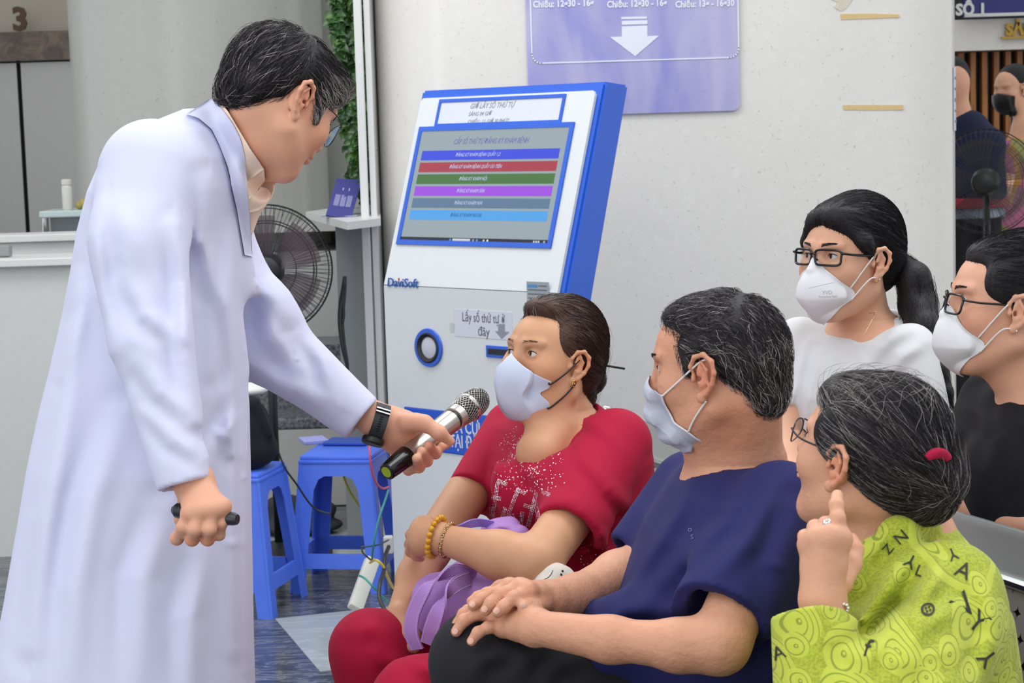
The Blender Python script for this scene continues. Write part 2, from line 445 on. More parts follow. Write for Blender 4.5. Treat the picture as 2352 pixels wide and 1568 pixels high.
def add_head(s, h, jaw=1.0, full=1.0, nose=1.0, ears=(1, -1), age=0, slit=.0058, lips=True, earsc=1.0, cheek=1.0):
    s.frame(h.c, h.R, h.sc)
    s.ell((0, .014, .034), (.0725, .094, .079), k=.01)
    s.ell((0, -.036, .03), (.062, .060, .062), k=.03)
    s.ell((0, -.032, -.025), (.0645 * full, .062, .062), k=.03)
    s.ell((0, -.034, -.066), (.052 * jaw, .048, .044), k=.03)
    s.ball((0, -.074, -.098), .016, k=.028)
    for q in (1, -1):
        s.cone((q * .055 * jaw, .0, -.055), .018, (q * .022, -.062, -.098), .015, k=.03)
        s.ball((q * .043, -.066, -.022), .019 * cheek, k=.028)
        s.ell((q * .031, -.089, .012), (.015, .010, .0105), k=.013, op='-')
        s.ell((q * .030, -.0765, .0095), (.0155, .0135, .0125), k=.005)
        s.cone((q * .012, -.094, .029), .0055, (q * .045, -.080, .031), .0055, k=.012)
    s.cone((0, -.090, .020), .0065, (0, -.107 * nose, -.019), .0085, k=.012)
    s.ball((0, -.1075 * nose, -.0235), .0088, k=.008)
    for q in (1, -1): s.ell((q * .0115, -.0995 * nose, -.0265), (.0068, .009, .0068), k=.006)
    if lips:
        s.ell((0, -.093, -.043), (.022, .011, .010), k=.012)
        s.ell((0, -.0985, -.0505), (.0215, .0080, .0042), k=.004); s.ell((0, -.0975, -.0590), (.0185, .0080, .0052), k=.004)
        s.ell((0, -.1045, -.0548), (.021, .006, .0014), k=.003, op='-')
    for q in (1, -1):
        s.ell((q * .0305, -.0925, .0092), (.0140, .0095, slit), k=.0020, op='-')
    for q in ears:
        E = lambda x, y, z: (q * (.0715 + (x - .0715) * earsc), .012 + h.ey + (y - .012) * earsc, -.002 + (z + .002) * earsc)
        s.ell(E(.0775, .013, -.001), (.0055, .0155, .027), R=np.array(Matrix.Rotation(q * .42, 3, 'Z')), k=.006)
        s.chain([(E(.074, -.004, .000), .0028), (E(.079, -.008, .013), .0034), (E(.083, .000, .0265), .0038), (E(.088, .014, .030), .0040), (E(.092, .0255, .020), .0040), (E(.092, .0275, .004), .0038), (E(.088, .0225, -.012), .0036), (E(.082, .012, -.026), .0048)], k=.0035)
        s.ell(E(.0785, .004, -.031), (.0048, .0085, .0095), k=.005)
        s.ell(E(.0895, .0070, .001), (.0062, .0080, .0125), k=.004, op='-')
        s.chain([(E(.085, .009, .020), .0026), (E(.0865, .0165, .008), .0030), (E(.084, .0145, -.010), .0032), (E(.0795, .004, -.0175), .0032)], k=.003)
        s.ell(E(.0765, -.0055, -.004), (.0042, .0040, .0065), k=.004)
        s.ball(E(.0800, .0035, -.004), .0042, k=.003, op='-')
    s.frame((0, 0, 0))
def eye(h, q, parent, look=(0, -1, 0), iris='2a1a12'):
    """eyeball with iris"""
    c = h.W((q * .0305, -.0782, .0092)); r = .0121 * h.sc; lk = h.R @ (np.array(look, float) / np.linalg.norm(look))
    b = MB(); b.lathe([(r * math.sin(a), r * math.cos(a)) for a in np.linspace(0.0, math.pi, 15)], c, lk, 24)
    n = 24; mi = []
    for i in range(14):
        a = (i + .5) * math.pi / 14; mi += [2 if a < .24 else (1 if a < .55 else 0)] * n
    mi += [0] * (len(b.F) - len(mi)); b.mi = mi
    def lid(zz, w_): return spline([h.W((q * (.0305 + x), -.0784 - math.sqrt(max(.0126 ** 2 - (x * .8) ** 2 - zz_ ** 2, 1e-6)) - .0006, .0092 + zz_)) for x, zz_ in ((-.0118, -.001), (-.007, zz * .8), (0, zz), (.007, zz * .85), (.0122, .0005))], 5)
    l = MB(); up = lid(.0044, 0); l.tube(up, [.0004 + .0006 * math.sin(math.pi * i / (len(up) - 1)) for i in range(len(up))], 6); l.build('eyelashes', M('lash_dark', '1a1210', .7), parent, smooth=True)
    return b.build('eye', [M('eye_white', 'd8cfc8', .25, grain=.02), M('iris_' + iris, iris, .2), M('pupil', '080608', .1)], parent, smooth=True)
def strands(name, cap, h, roots, flow, n, L, steps=7, lift=(.0, .003), r=.00035, mats=(), pick=None, parent=None, jit=.25, seed=1, sink=.0015, keep=None, hang=0.0, curl=0.0, lenvar=.35):
    """locks of hair growing along a flow over the cap; one mesh"""
    rg = np.random.default_rng(seed); P = roots[rg.integers(0, len(roots), n)] + rg.normal(size=(n, 3)) * .0015
    if keep is not None: P = P[keep(h.loc(P)) > rg.uniform(size=len(P))]
    n = len(P); g = cap.grad(P); P = P - g * (cap.ev(P)[:, None] + sink); path = [P.copy()]
    Ls = L * (1 + lenvar * rg.uniform(-1, 1, n)) * h.sc; lf = rg.uniform(lift[0], lift[1], n); jd = rg.normal(size=(n, 3)) * jit; ph = rg.uniform(0, 6.28, n)
    for k in range(1, steps):
        D = flow(h.loc(P)) @ h.R.T; D = D / np.maximum(np.linalg.norm(D, axis=1, keepdims=True), 1e-6)
        D = D + jd + A(0, 0, -hang * k / steps); g = cap.grad(P); D = D - g * (D * g).sum(1, keepdims=True) * (.9 if hang == 0 else .3)
        if curl: side = np.cross(g, D); D = D + side * (np.sin(ph + k * 1.1) * curl)[:, None]
        D /= np.maximum(np.linalg.norm(D, axis=1, keepdims=True), 1e-6); P = P + D * (Ls / (steps - 1))[:, None]
        t = k / (steps - 1); d = cap.ev(P); tgt = -sink + (lf + sink) * math.sin(min(1, t * 1.6) * math.pi / 2)
        if hang == 0: P = P - g * (d - tgt)[:, None]
        else: P = P - g * np.minimum(d - tgt, 0)[:, None]
        path.append(P.copy())
    return tubes(name, np.stack(path, 1), r, mats, pick(h.loc(path[0]), rg) if pick else None, parent)
def tubes(name, X, r, mats, mi=None, parent=None, sides=3):
    n, m, _ = X.shape; T = np.gradient(X, axis=1); T /= np.maximum(np.linalg.norm(T, axis=2, keepdims=True), 1e-9)
    up = np.tile(A(.3, .5, .81), (n, m, 1)); U = np.cross(T, up); U /= np.maximum(np.linalg.norm(U, axis=2, keepdims=True), 1e-9); W = np.cross(T, U)
    tp = np.interp(np.linspace(0, 1, m), [0, .6, 1], [1, .85, .15]); rr = (r * tp)[None, :, None]; V = []
    for k in range(sides):
        a = 2 * math.pi * k / sides; V.append(X + rr * (math.cos(a) * U + math.sin(a) * W))
    V = np.stack(V, 2).reshape(-1, 3); i, j, k = np.meshgrid(np.arange(n), np.arange(m - 1), np.arange(sides), indexing='ij')
    b = (i * m + j) * sides; F = np.stack([b + k, b + (k + 1) % sides, b + sides + (k + 1) % sides, b + sides + k], -1).reshape(-1, 4)
    M_ = None if mi is None else np.repeat(mi, (m - 1) * sides)
    return V, F, M_
def merge_hair(name, parts, mats, parent):
    """cap + locks as one hair mesh; parts: (V, F, mi)"""
    o = 0; Vs = []; Fs = []; Ms = []
    for V, F, mi in parts:
        Vs.append(V); Fs.append(F + o); Ms.append(np.zeros(len(F), int) if mi is None else np.broadcast_to(mi, len(F))); o += len(V)
    return me_obj(name, np.concatenate(Vs), np.concatenate(Fs), mats, parent, True, np.concatenate(Ms))
def hair_mat(name, col, rough=.52):
    t = NT(name); v = t.noise(t.co((1, 1, 1)), 120, 2); c = lin(col); t.set(color=t.mix(v, [x * .75 for x in c], [min(1, x * 1.25) for x in c]), rough=rough, spec=.30, normal=t.bump(t.noise(t.co(), 260, 2), .5, .002)); return t.m
H_BLACK = hair_mat('hair_black', '1c1a1d'); H_DARK = hair_mat('hair_dark', '2a272a'); H_GREY = hair_mat('hair_grey', '8f8a86'); H_WHITE = hair_mat('hair_silver', 'b9b4b0'); H_BROWN = hair_mat('hair_brown', '4a3229'); H_MID = hair_mat('hair_mid', '565053')
H_ALL = [H_BLACK, H_DARK, H_MID, H_GREY, H_WHITE, H_BROWN]
def brow(h, q, parent, mat, n=70, seed=5, z=.0295, w=1.0):
    rg = np.random.default_rng(seed); X = []
    for i in range(int(n * 2.2)):
        t = rg.uniform(0, 1); x = q * (.013 + .036 * t); zz = z + .0048 * math.sin(t * 2.3) - .001 + rg.uniform(-.0028, .0028) * (1.05 - t * .8); y = -.1026 + .0205 * t * t
        a = h.W((x, y + .0012, zz)); b = h.W((x + q * .0055, y + .0030 + .003 * t, zz + .0014 - .003 * t)); X.append([a, (a + b) / 2 - h.R[:, 1] * .0012, b])
    V, F, _ = tubes('eyebrow', np.array(X), .00042 * w, None); return me_obj('eyebrow', V, F, mat, parent)
def radial(S_, h, O, D, r1=.2, n=90):
    """distance from O (local) along directions D (local, ...x3) to the last surface crossing"""
    t = np.linspace(.01, r1, n); P = O + D[..., None, :] * t[:, None]; W = P.reshape(-1, 3) * h.sc @ h.R.T + h.c
    d = S_.ev(W).reshape(P.shape[:-1]); ins = d < 0; last = n - 1 - np.argmax(ins[..., ::-1], axis=-1)
    last = np.where(ins.any(-1), last, 20); last = np.minimum(last, n - 2)
    d0 = np.take_along_axis(d, last[..., None], -1)[..., 0]; d1 = np.take_along_axis(d, last[..., None] + 1, -1)[..., 0]
    return t[last] + (t[1] - t[0]) * np.clip(d0 / np.where(d0 - d1 == 0, -1e-6, d0 - d1), 0, 1)
def mask(S_, h, parent, mat, top, bot, phimax, shape, nu=61, nv=41, th=.0012, off=.003, O=(0, -.025, -.045), name='face_mask'):
    """worn face mask wrapped round the lower face. top/bot: elevation (deg) by u, phimax (deg) by v, shape(u, v, r) -> r"""
    U = np.linspace(-1, 1, nu)[None, :] + np.zeros((nv, 1)); Vv = np.linspace(0, 1, nv)[:, None] + np.zeros((1, nu))
    ph = np.radians(phimax(Vv)) * U; ep = np.radians(top(np.abs(U)) * (1 - Vv) + bot(np.abs(U)) * Vv)
    D = np.stack([np.sin(ph) * np.cos(ep), -np.cos(ph) * np.cos(ep), np.sin(ep)], -1); O = np.array(O)
    r = radial(S_, h, O, D) + off / h.sc
    for _ in range(2):
        rp = np.pad(r, 1, mode='edge'); r = np.maximum(r, (rp[:-2, 1:-1] + rp[2:, 1:-1] + rp[1:-1, :-2] + rp[1:-1, 2:]) / 4)
    r = shape(U, Vv, r, D); P = O + D * r[..., None]; V = (P.reshape(-1, 3) * h.sc) @ h.R.T + h.c
    i, j = np.meshgrid(np.arange(nv - 1), np.arange(nu - 1), indexing='ij'); b = (i * nu + j); F = np.stack([b, b + nu, b + nu + 1, b + 1], -1).reshape(-1, 4)
    V2 = ((P - D * th).reshape(-1, 3) * h.sc) @ h.R.T + h.c; N = nu * nv; F2 = F[:, ::-1] + N
    rim = [k for k in range(nu)] + [k * nu + nu - 1 for k in range(1, nv)] + [(nv - 1) * nu + k for k in range(nu - 2, -1, -1)] + [k * nu for k in range(nv - 2, 0, -1)]
    Fr = np.array([(rim[k], rim[(k + 1) % len(rim)], rim[(k + 1) % len(rim)] + N, rim[k] + N) for k in range(len(rim))])
    o = me_obj(name, np.concatenate([V, V2]), np.concatenate([F, F2, Fr]), mat, parent); return o, V.reshape(nv, nu, 3)
def loop_cord(P, r, mat, parent, name='ear_loop', n=8): q = MB(); q.tube(spline(P, 8), r, n); return q.build(name, mat, parent, smooth=True)
def glasses(h, parent, mat, kind='rect', w=.0255, hh=.016, y=-.104, z=.006, r=.0016, tr=.0014, name='glasses', ty=-.006, tz=.014, lens=True, tilt=.0, side=1.0, cx=.0325):
    """frames, lenses and temples, in head space"""
    m_lens = _mc.get('lens')
    if m_lens is None:
        t = NT('lens'); m_lens = t.set(color='e8eef0', rough=.02, trans=1.0, ior=1.05, spec=.5); t.b.inputs['Alpha'].default_value = .25; _mc['lens'] = m_lens
    g = MB()
    def P(x, zz): return h.W((x, y + abs(x) ** 2 * 4.2 + tilt * zz, z + zz))
    for q in (1, -1):
        ring = []
        N = 40
        for k in range(N):
            a = 2 * math.pi * k / N; c_, s_ = math.cos(a), math.sin(a); e_ = .42 if kind == 'rect' else .9
            x = math.copysign(abs(c_) ** e_, c_) * w; zz = math.copysign(abs(s_) ** e_, s_) * hh
            if kind == 'rect' and s_ > 0: x *= 1.05
            ring.append(P(q * (cx + x), zz))
        g.tube(ring, r, 8, closed=True)
        if lens:
            l = MB(); c = np.mean(ring, 0); dn = h.R[:, 1] * .0006; V = ring + [c] + [p + dn for p in ring] + [c + dn]
            F = [(k, (k + 1) % N, N) for k in range(N)] + [(N + 1 + (k + 1) % N, N + 1 + k, 2 * N + 1) for k in range(N)]
            l.add(V, F); l.build('lens', m_lens, parent, smooth=True)
        hx = cx + w * 1.04
        g.tube(spline([P(q * hx, hh * .55), h.W((q * (hx + .006), y + .016, z + hh * .6)), h.W((q * .0745 * side, y + .040, tz)), h.W((q * .0775 * side, -.026, tz)), h.W((q * .0765 * side, ty, tz - .002)), h.W((q * .078 * side, ty + .016, tz - .018)), h.W((q * .078 * side, ty + .020, tz - .03))], 6), tr, 8)
    g.tube(spline([P(.0075, hh * .35), h.W((0, y - .0035, z + hh * .55)), P(-.0075, hh * .35)], 5), r, 8)
    for q in (1, -1): g.tube([h.W((q * .0085, y + .001, z - .003)), h.W((q * .0075, y + .008, z - .007))], .0012, 6)
    return g.build(name, mat, parent, smooth=True)
def hand(s, wrist, kn, fingers, thumb, rp=.0125, rw=.021, k=.012, fr=(.0088, .0092, .0088, .0078), flat=None, wr2=None):
    """palm from the wrist to four knuckles, then each finger and the thumb as jointed chains (world points)"""
    m = (kn[1] + kn[2]) / 2
    for q in kn: s.cone(wrist, rw * .72, q, rp * .92, k=.014)
    s.cone((kn[0] + kn[1]) / 2, rp, (kn[2] + kn[3]) / 2, rp * .95, k=.012)
    s.cone(wrist * .45 + kn[0] * .55, rp, wrist * .45 + kn[3] * .55, rp * .95, k=.012)
    for q, f, r in zip(kn, fingers, fr):
        pts = [q] + list(f); n = len(pts); s.chain([(p, r * (1.10 - .26 * i / (n - 1))) for i, p in enumerate(pts)], k=.0035)
        for p in pts[1:-1]: s.ball(p, r * .98, k=.004)
        s.ball(q, rp * .82, k=.01)
    n = len(thumb); s.chain([(p, (.0155, .0125, .0110, .0095)[min(i + (4 - n if n < 4 else 0), 3)]) for i, p in enumerate(thumb)], k=.009)
def nails(spec, parent, mat):
    """spec: (tip point, finger direction, outward normal, width)"""
    for c, d, n, w_ in spec:
        d = np.array(d, float); d /= np.linalg.norm(d); n = np.array(n, float); n = n - d * (n @ d); n /= np.linalg.norm(n); u = np.cross(d, n); V = []; F = []
        for i in range(6):
            for j in range(5):
                a = (i / 5 - .5) * 1.25; b = (j / 4 - .5) * 2 * w_ * .42 * math.sqrt(max(.15, 1 - (2 * i / 5 - 1) ** 4)); V.append(np.array(c) + d * a * w_ * .72 + u * b + n * (.0004 - (b * b) / (w_ * 1.5)))
        for i in range(5):
            for j in range(4): a = i * 5 + j; F.append((a, a + 1, a + 6, a + 5))
        me_obj('fingernail', V, F, mat, parent)
def bvh(*os):
    dg = bpy.context.evaluated_depsgraph_get(); dg.update(); V = []; F = []
    for o in os: me = o.data; Mw = o.matrix_world; n = len(V); V += [Mw @ v.co for v in me.vertices]; F += [tuple(i + n for i in p.vertices) for p in me.polygons]
    return BVHTree.FromPolygons(V, F)
def hit(tree, px, py, off=.0008):
    p, n, i, d = tree.ray_cast(Vector(CAM), Vector(ray(px, py)))
    if p is None: return None, None
    n = np.array(n); n = n if n @ ray(px, py) < 0 else -n
    return np.array(p) + n * off, n
NAIL = M('nail_pale', 'd8a793', .3, grain=.02)
def torso_rows(rows, d):
    """rows (py, x left, x right, depth, half depth, yaw) -> loft rows"""
    out = []
    for r in rows:
        py, xl, xr, dd, b = r[:5]; yw = r[5] if len(r) > 5 else 0; a = pt(xl, py, dd); c = pt(xr, py, dd); m = (a + c) / 2
        out.append((m[2], m[0], m[1], np.linalg.norm(a - c) / 2, b, yw))
    return out
def face_fw(alpha, pitch):
    """facing to the photo's right: alpha degrees away from the camera"""
    a, p = math.radians(alpha), math.radians(pitch); return A(math.cos(a) * math.cos(p), math.sin(a) * math.cos(p), -math.sin(p))
def drape(name, Ap, Bp, tree, mat, parent, off=.004, th=.003, nu=28, nv=9, bulge=.0, dd=None, smooth=3, far=9.0):
    """a strip of cloth lying on a surface, between two photo polylines; follows the surface it hits"""
    def rs(P, n):
        P = np.array(P, float); L = np.r_[0, np.cumsum(np.linalg.norm(np.diff(P, axis=0), axis=1))]; t = np.linspace(0, L[-1], n); return np.stack([np.interp(t, L, P[:, 0]), np.interp(t, L, P[:, 1])], 1)
    a = rs(Ap, nu); b = rs(Bp, nu); D = np.full((nu, nv), np.nan); PX = np.zeros((nu, nv, 2))
    for i in range(nu):
        for j in range(nv):
            t = j / (nv - 1); q = a[i] * (1 - t) + b[i] * t; PX[i, j] = q; p, n_h, _, _ = tree.ray_cast(Vector(CAM), Vector(ray(*q)))
            if p is not None:
                d = (np.array(p) - CAM) @ _F
                if d < far: D[i, j] = d
    if np.isnan(D).all(): D[:] = dd
    if dd is not None: D = np.where(np.isnan(D), dd, D)
    for _ in range(200):
        if not np.isnan(D).any(): break
        Pd = np.pad(D, 1, constant_values=np.nan); st = np.stack([Pd[:-2, 1:-1], Pd[2:, 1:-1], Pd[1:-1, :-2], Pd[1:-1, 2:]]); mm = ~np.isnan(st); av = np.where(mm.any(0), np.nansum(st, 0) / np.maximum(mm.sum(0), 1), np.nan); D = np.where(np.isnan(D), av, D)
    for _ in range(smooth): Pd = np.pad(D, 1, mode='edge'); D = np.minimum(D, (Pd[:-2, 1:-1] + Pd[2:, 1:-1] + Pd[1:-1, :-2] + Pd[1:-1, 2:]) / 4)
    V = []; 
    for i in range(nu):
        for j in range(nv):
            t = j / (nv - 1); V.append(pt_world(PX[i, j][0], PX[i, j][1], D[i, j] - off - bulge * math.sin(math.pi * t)))
    V = np.array(V); i, j = np.meshgrid(np.arange(nu - 1), np.arange(nv - 1), indexing='ij'); k = (i * nv + j).ravel(); F = np.stack([k, k + 1, k + nv + 1, k + nv], 1); N = nu * nv
    dn = (V - CAM) / np.linalg.norm(V - CAM, axis=1, keepdims=True) * th
    rim = [q for q in range(nv)] + [i_ * nv + nv - 1 for i_ in range(1, nu)] + [(nu - 1) * nv + j_ for j_ in range(nv - 2, -1, -1)] + [i_ * nv for i_ in range(nu - 2, 0, -1)]
    Fr = np.array([(rim[q], rim[(q + 1) % len(rim)], rim[(q + 1) % len(rim)] + N, rim[q] + N) for q in range(len(rim))])
    return me_obj(name, np.concatenate([V, V + dn]), np.concatenate([F, F[:, ::-1] + N, Fr]), mat, parent)
pt_world = pt
def cuff(s, a, b, r, wall=.010, deep=.05):
    """open end of a sleeve at b, running from a"""
    ax = (b - a) / np.linalg.norm(b - a); hh = A(0, 0, 1) if abs(ax[2]) < .9 else A(1, 0, 0); u = np.cross(ax, hh); u /= np.linalg.norm(u); R = np.stack([u, np.cross(ax, u), ax], 1)
    s.g = 0; s.box(b + ax * .07, (r + .05, r + .05, .07), R=R, rnd=.001, k=.002, op='-'); s.cone(b - ax * deep * .6, r - wall - .010, b + ax * .03, r - wall + .001, k=.002, op='-'); s.g = None
def torso2(rows, k=1467):
    """rows (py, cx, d, half width, half depth, yaw deg)"""
    out = []
    for py, cx, d, a, b, yw in rows: m = pt(cx, py, d); out.append((m[2], m[0], m[1], a, b, math.radians(yw)))
    return out
def ribbon(name, pix, wv, width, mat, parent, th=.003, n=8):
    """flat strap along photo points; wv: width direction per point or one"""
    P = spline([pt(*p) for p in pix], n); q = MB(); V = []; F = []; m = len(P); W_ = np.array(wv, float)
    WV = spline([np.array(v, float) for v in W_], n) if W_.ndim == 2 else [W_] * m
    for i in range(m):
        t = P[min(i + 1, m - 1)] - P[max(i - 1, 0)]; t /= np.linalg.norm(t); w_ = WV[min(i, len(WV) - 1)]; w_ = w_ - t * (w_ @ t); w_ /= np.linalg.norm(w_); nn = np.cross(t, w_)
        for a, b in ((-.5, -.5), (.5, -.5), (.5, .5), (-.5, .5)): V.append(P[i] + w_ * a * width + nn * b * th)
    for i in range(m - 1):
        for j in range(4): a, b = i * 4 + j, i * 4 + (j + 1) % 4; F.append((a, b, b + 4, a + 4))
    F += [(3, 2, 1, 0), tuple((m - 1) * 4 + j for j in range(4))]; q.add(V, F); return q.build(name, mat, parent, auto=.8)
def decal_text(tree, ch, px, py, size, rot, mat, parent, name='printed_letter', off=.0012, bold=.0):
    V, F = text_geo(ch, size, 0, bold=bold); a = math.radians(rot); W = []
    for v in V:
        x = v[0] * math.cos(a) - v[1] * math.sin(a); y = v[0] * math.sin(a) + v[1] * math.cos(a); p, n_h = hit(tree, px + x, py - y, off)
        if p is None: return None
        W.append(p)
    return me_obj(name, W, F, mat, parent)
def seg_dots(tree, strokes, rad, step, rg):
    out = []
    for x0, y0, x1, y1 in strokes:
        L = math.hypot(x1 - x0, y1 - y0); n = int(L / step) + 1
        for i in range(n + 1):
            for j in range(-int(rad / step), int(rad / step) + 1):
                x = x0 + (x1 - x0) * i / n - (y1 - y0) / L * j * step; y = y0 + (y1 - y0) * i / n + (x1 - x0) / L * j * step; out.append((x, y))
    return out
def octa(mb, c, n_, r):
    h_ = A(0, 0, 1) if abs(n_[2]) < .9 else A(1, 0, 0); u = np.cross(n_, h_); u /= np.linalg.norm(u); v = np.cross(n_, u); V = [c + n_ * r * .8]
    for k in range(6): a = k * math.pi / 3; V.append(c + r * (math.cos(a) * u + math.sin(a) * v))
    mb.add(V, [(0, 1 + k, 1 + (k + 1) % 6) for k in range(6)])
def back_flow(target, lift=0.0):
    T = np.array(target, float)
    def f(L): d = T - L; d[:, 2] += lift; return d
    return f

# ================================================================== setting
Z = A(0, 0, 1)
def stone_mat(name, c, speck, bscale=1.0, patch=.35):
    t = NT(name); co = t.co()
    v = t.noise(co, 2.2, 5, .6, .3); base = t.mix(v, [x * .955 for x in lin(c)], [min(1, x * 1.045) for x in lin(c)])
    s1 = t.noise(co, 95 * bscale, 2, .5, .8); m1 = t.ramp(s1, [(.68, (0, 0, 0)), (.75, (1, 1, 1))])
    s2 = t.noise(t.co((1, 1, .45)), 38 * bscale, 3, .7, 1.5); m2 = t.ramp(s2, [(.66, (0, 0, 0)), (.72, (.6, .6, .6))])
    base = t.mix(t.math('MULTIPLY', m1, .55), base, speck); base = t.mix(t.math('MULTIPLY', m2, .5), base, speck)
    s3 = t.noise(co, 26, 4, .6, .5); base = t.mix(t.ramp(s3, [(.52, (0, 0, 0)), (.8, (patch, patch, patch))]), base, 'f4f2ec')
    return t.set(color=base, rough=.22, spec=.4)
m_stone = stone_mat('pale_terrazzo_stone', 'e3e0d9', '8f8c84')
m_stone2 = stone_mat('grey_terrazzo_stone', 'bcbdb7', '92928c', .6, .10)
def marble_mat(name, dark, mid, vein, sc=2.2, thr=.56):
    t = NT(name); co = t.co((1, 1.6, 1), (0, 0, .35))
    v = t.noise(co, sc * 2.2, 6, .62, 1.2); base = t.ramp(v, [(.3, dark), (.62, mid), (.85, mid)])
    vn = t.noise(t.co((.8, 3.6, 2), (0, 0, .2)), sc * 1.6, 7, .66, 1.8)
    mask = t.ramp(t.math('ABSOLUTE', t.math('SUBTRACT', vn, .52)), [(0, (1, 1, 1)), (.012, (.35, .35, .35)), (.05, (0, 0, 0))])
    return t.set(color=t.mix(t.math('MULTIPLY', mask, .55), base, vein), rough=.16, spec=.45)
m_floor = marble_mat('dark_grey_marble', '34373c', '50545a', 'a6a8ac')
m_ltile = marble_mat('light_grey_marble', '969ea0', 'a6acac', 'c0c4c4', 1.2)
m_granite = NT('dark_granite'); _v = m_granite.noise(m_granite.co(), 60, 4, .7, .5)
m_granite = m_granite.set(color=m_granite.ramp(_v, [(.35, '33353a'), (.5, '60646a'), (.62, '85888c'), (.75, '4a4d52')]), rough=.25)
m_brown = NT('brown_marble'); _v = m_brown.noise(m_brown.co(), 9, 5, .7, 1)
m_brown = m_brown.set(color=m_brown.ramp(_v, [(.3, '3d332c'), (.5, '5c4c40'), (.7, '7b6858')]), rough=.25)
m_wall = M('pale_grey_wall', 'b9bab6', .5, grain=.03, gscale=3)
m_beige = M('beige_wall', 'a89f92', .6, grain=.03, gscale=3)
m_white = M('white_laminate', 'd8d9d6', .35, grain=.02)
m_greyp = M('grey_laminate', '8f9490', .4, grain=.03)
m_steel = NT('brushed_steel'); _v = m_steel.noise(m_steel.co((80, 80, .6)), 12, 3)
m_steel = m_steel.set(color=m_steel.mix(_v, '8c8a88', 'a8a6a4'), rough=.28, metal=.85, normal=m_steel.bump(_v, .08, .001))
m_gold = M('gold_letters', 'a8873c', .3, metal=.7)
m_black = M('black_plastic', '16171a', .4)
def struct(o, name=None): o['kind'] = 'structure'; return o

# floor and its pale inlays
fb = MB(); fb.box((0, 7, -.05), (16, 18, .1)); floor = struct(fb.build('floor', m_floor))
def slab(pix, z=.002, th=.004):
    P = [onz(x, y, z) for x, y in pix]
    V = [p + A(0, 0, 0) for p in P] + [p - A(0, 0, th) for p in P]; n = len(P)
    return V, [tuple(range(n)), tuple(range(2 * n - 1, n - 1, -1))] + [(i, i + n, (i + 1) % n + n, (i + 1) % n) for i in range(n)]
for pix in ([(632, 1420), (735, 1541), (1100, 1500), (930, 1388)], [(520, 1286), (900, 1284), (900, 1214), (520, 1216)]):
    V, F = slab(pix); me_obj('floor_tile', V, F, m_ltile, floor, False)
fb = MB(); fb.box((4.0, 8.9, .002), (4.4, 3.4, .006)); fb.build('floor_tile', M('beige_floor_tile', 'b3aa9c', .25), floor)

# the big pale pier behind the kiosk, rounded corners
def rounded_pier(name, x0, x1, y0, y1, r, z1, mat, n=12):
    P = []
    for cx, cy, a0 in ((x1 - r, y0 + r, -90), (x1 - r, y1 - r, 0), (x0 + r, y1 - r, 90), (x0 + r, y0 + r, 180)):
        for k in range(n + 1):
            a = math.radians(a0 + 90 * k / n); P.append((cx + r * math.cos(a), cy + r * math.sin(a)))
    b = MB(); b.prism(P, (0, 0, 0), (1, 0, 0), (0, 1, 0), (0, 0, 1), z1); return struct(b.build(name, mat, auto=math.radians(30)))
PY = 7.3
rounded_pier('wall_pier', -.50, 1.765, PY, 9.0, .30, 4.2, m_stone)
b = MB(); b.box((-.545, 7.32, 2.1), (.030, .03, 4.2), bev=.004); b.box((-.512, 7.53, 2.1), (.022, .40, 4.2)); struct(b.build('trim_1', m_white))
# far grey column, back wall, lift wall
b = MB(); cx = ony(455, 300, 9.2)[0]; b.lathe([(.60, 0), (.60, 4.2)], (cx, 9.3, 0), n=64); struct(b.build('wall_column', m_stone2, auto=.6))
b = MB(); b.box((-1.05, 9.75, 2.1), (1.7, .1, 4.2)); struct(b.build('wall_back', m_wall))
b = MB(); b.box((-.9, 8.6, .52), (1.6, .5, .28)); struct(b.build('trim_2', m_granite))
b = MB(); b.box((-.9, 8.45, .36), (1.6, .8, .05), bev=.01); struct(b.build('trim_3', m_granite))
b = MB(); b.box((-.9, 8.3, .17), (1.6, .5, .33)); struct(b.build('baseboard_back', m_wall))
b = MB(); b.box((-.9, 9.2, .85), (1.6, 1.0, .40)); b.box((-.9, 9.2, 1.16), (1.64, 1.1, .035)); struct(b.build('trim_4', m_wall))
LY = 12.2
b = MB(); b.box((-5.2, LY + .38, 2.1), (9.4, .1, 4.2)); struct(b.build('wall_left', m_beige))
pA = ony(-60, 72, LY); pB = ony(186, 68, LY); pC = ony(186, 134, LY)
b = MB(); b.box(((pA[0] + pB[0]) / 2 - .4, LY + .15, (pB[2] + pC[2]) / 2), (pB[0] - pA[0] + .8, .24, pB[2] - pC[2])); xj = ony(182, 300, LY)[0]
b.box((xj + .05, LY + .15, 1.05), (.16, .24, pC[2] * 2 - 1.05 * 2 + 0.02 + 0.0)); struct(b.build('trim_5', m_brown))
xg = ony(33, 300, LY)[0]
lift = empty('lift_door', 'brushed steel lift door in brown stone frame, under the number 3', 'lift door', (xg, LY + .2, 0))
for s, x in ((-1, xg - .42), (1, xg + .42)):
    q = MB(); q.box((x + s * .004, LY + .22, pC[2] / 2), (.825, .04, pC[2] - .01), bev=.004); q.build('door_panel', m_steel, lift)
q = MB(); q.box((xj - .03, LY + .2, pC[2] / 2), (.05, .09, pC[2] - .005), bev=.01); q.build('door_jamb', m_steel, lift)
q = MB(); q.box((xg, LY + .27, pC[2] / 2), (1.7, .03, pC[2] - .02)); q.build('gap_light_blocker', m_black, lift)  # dark board added behind the doors to stop light streaking through the gap
c3 = ony(26, 42, LY - .02)
tag(text_on('number_sign', '3', .20, c3 + A(0, .22, 0), (1, 0, 0), (0, 0, 1), M('dark_bronze', '4a3422', .4, metal=.3), depth=.03, bold=.008), 'dark bronze number 3 on the beige wall above the lift', 'number')

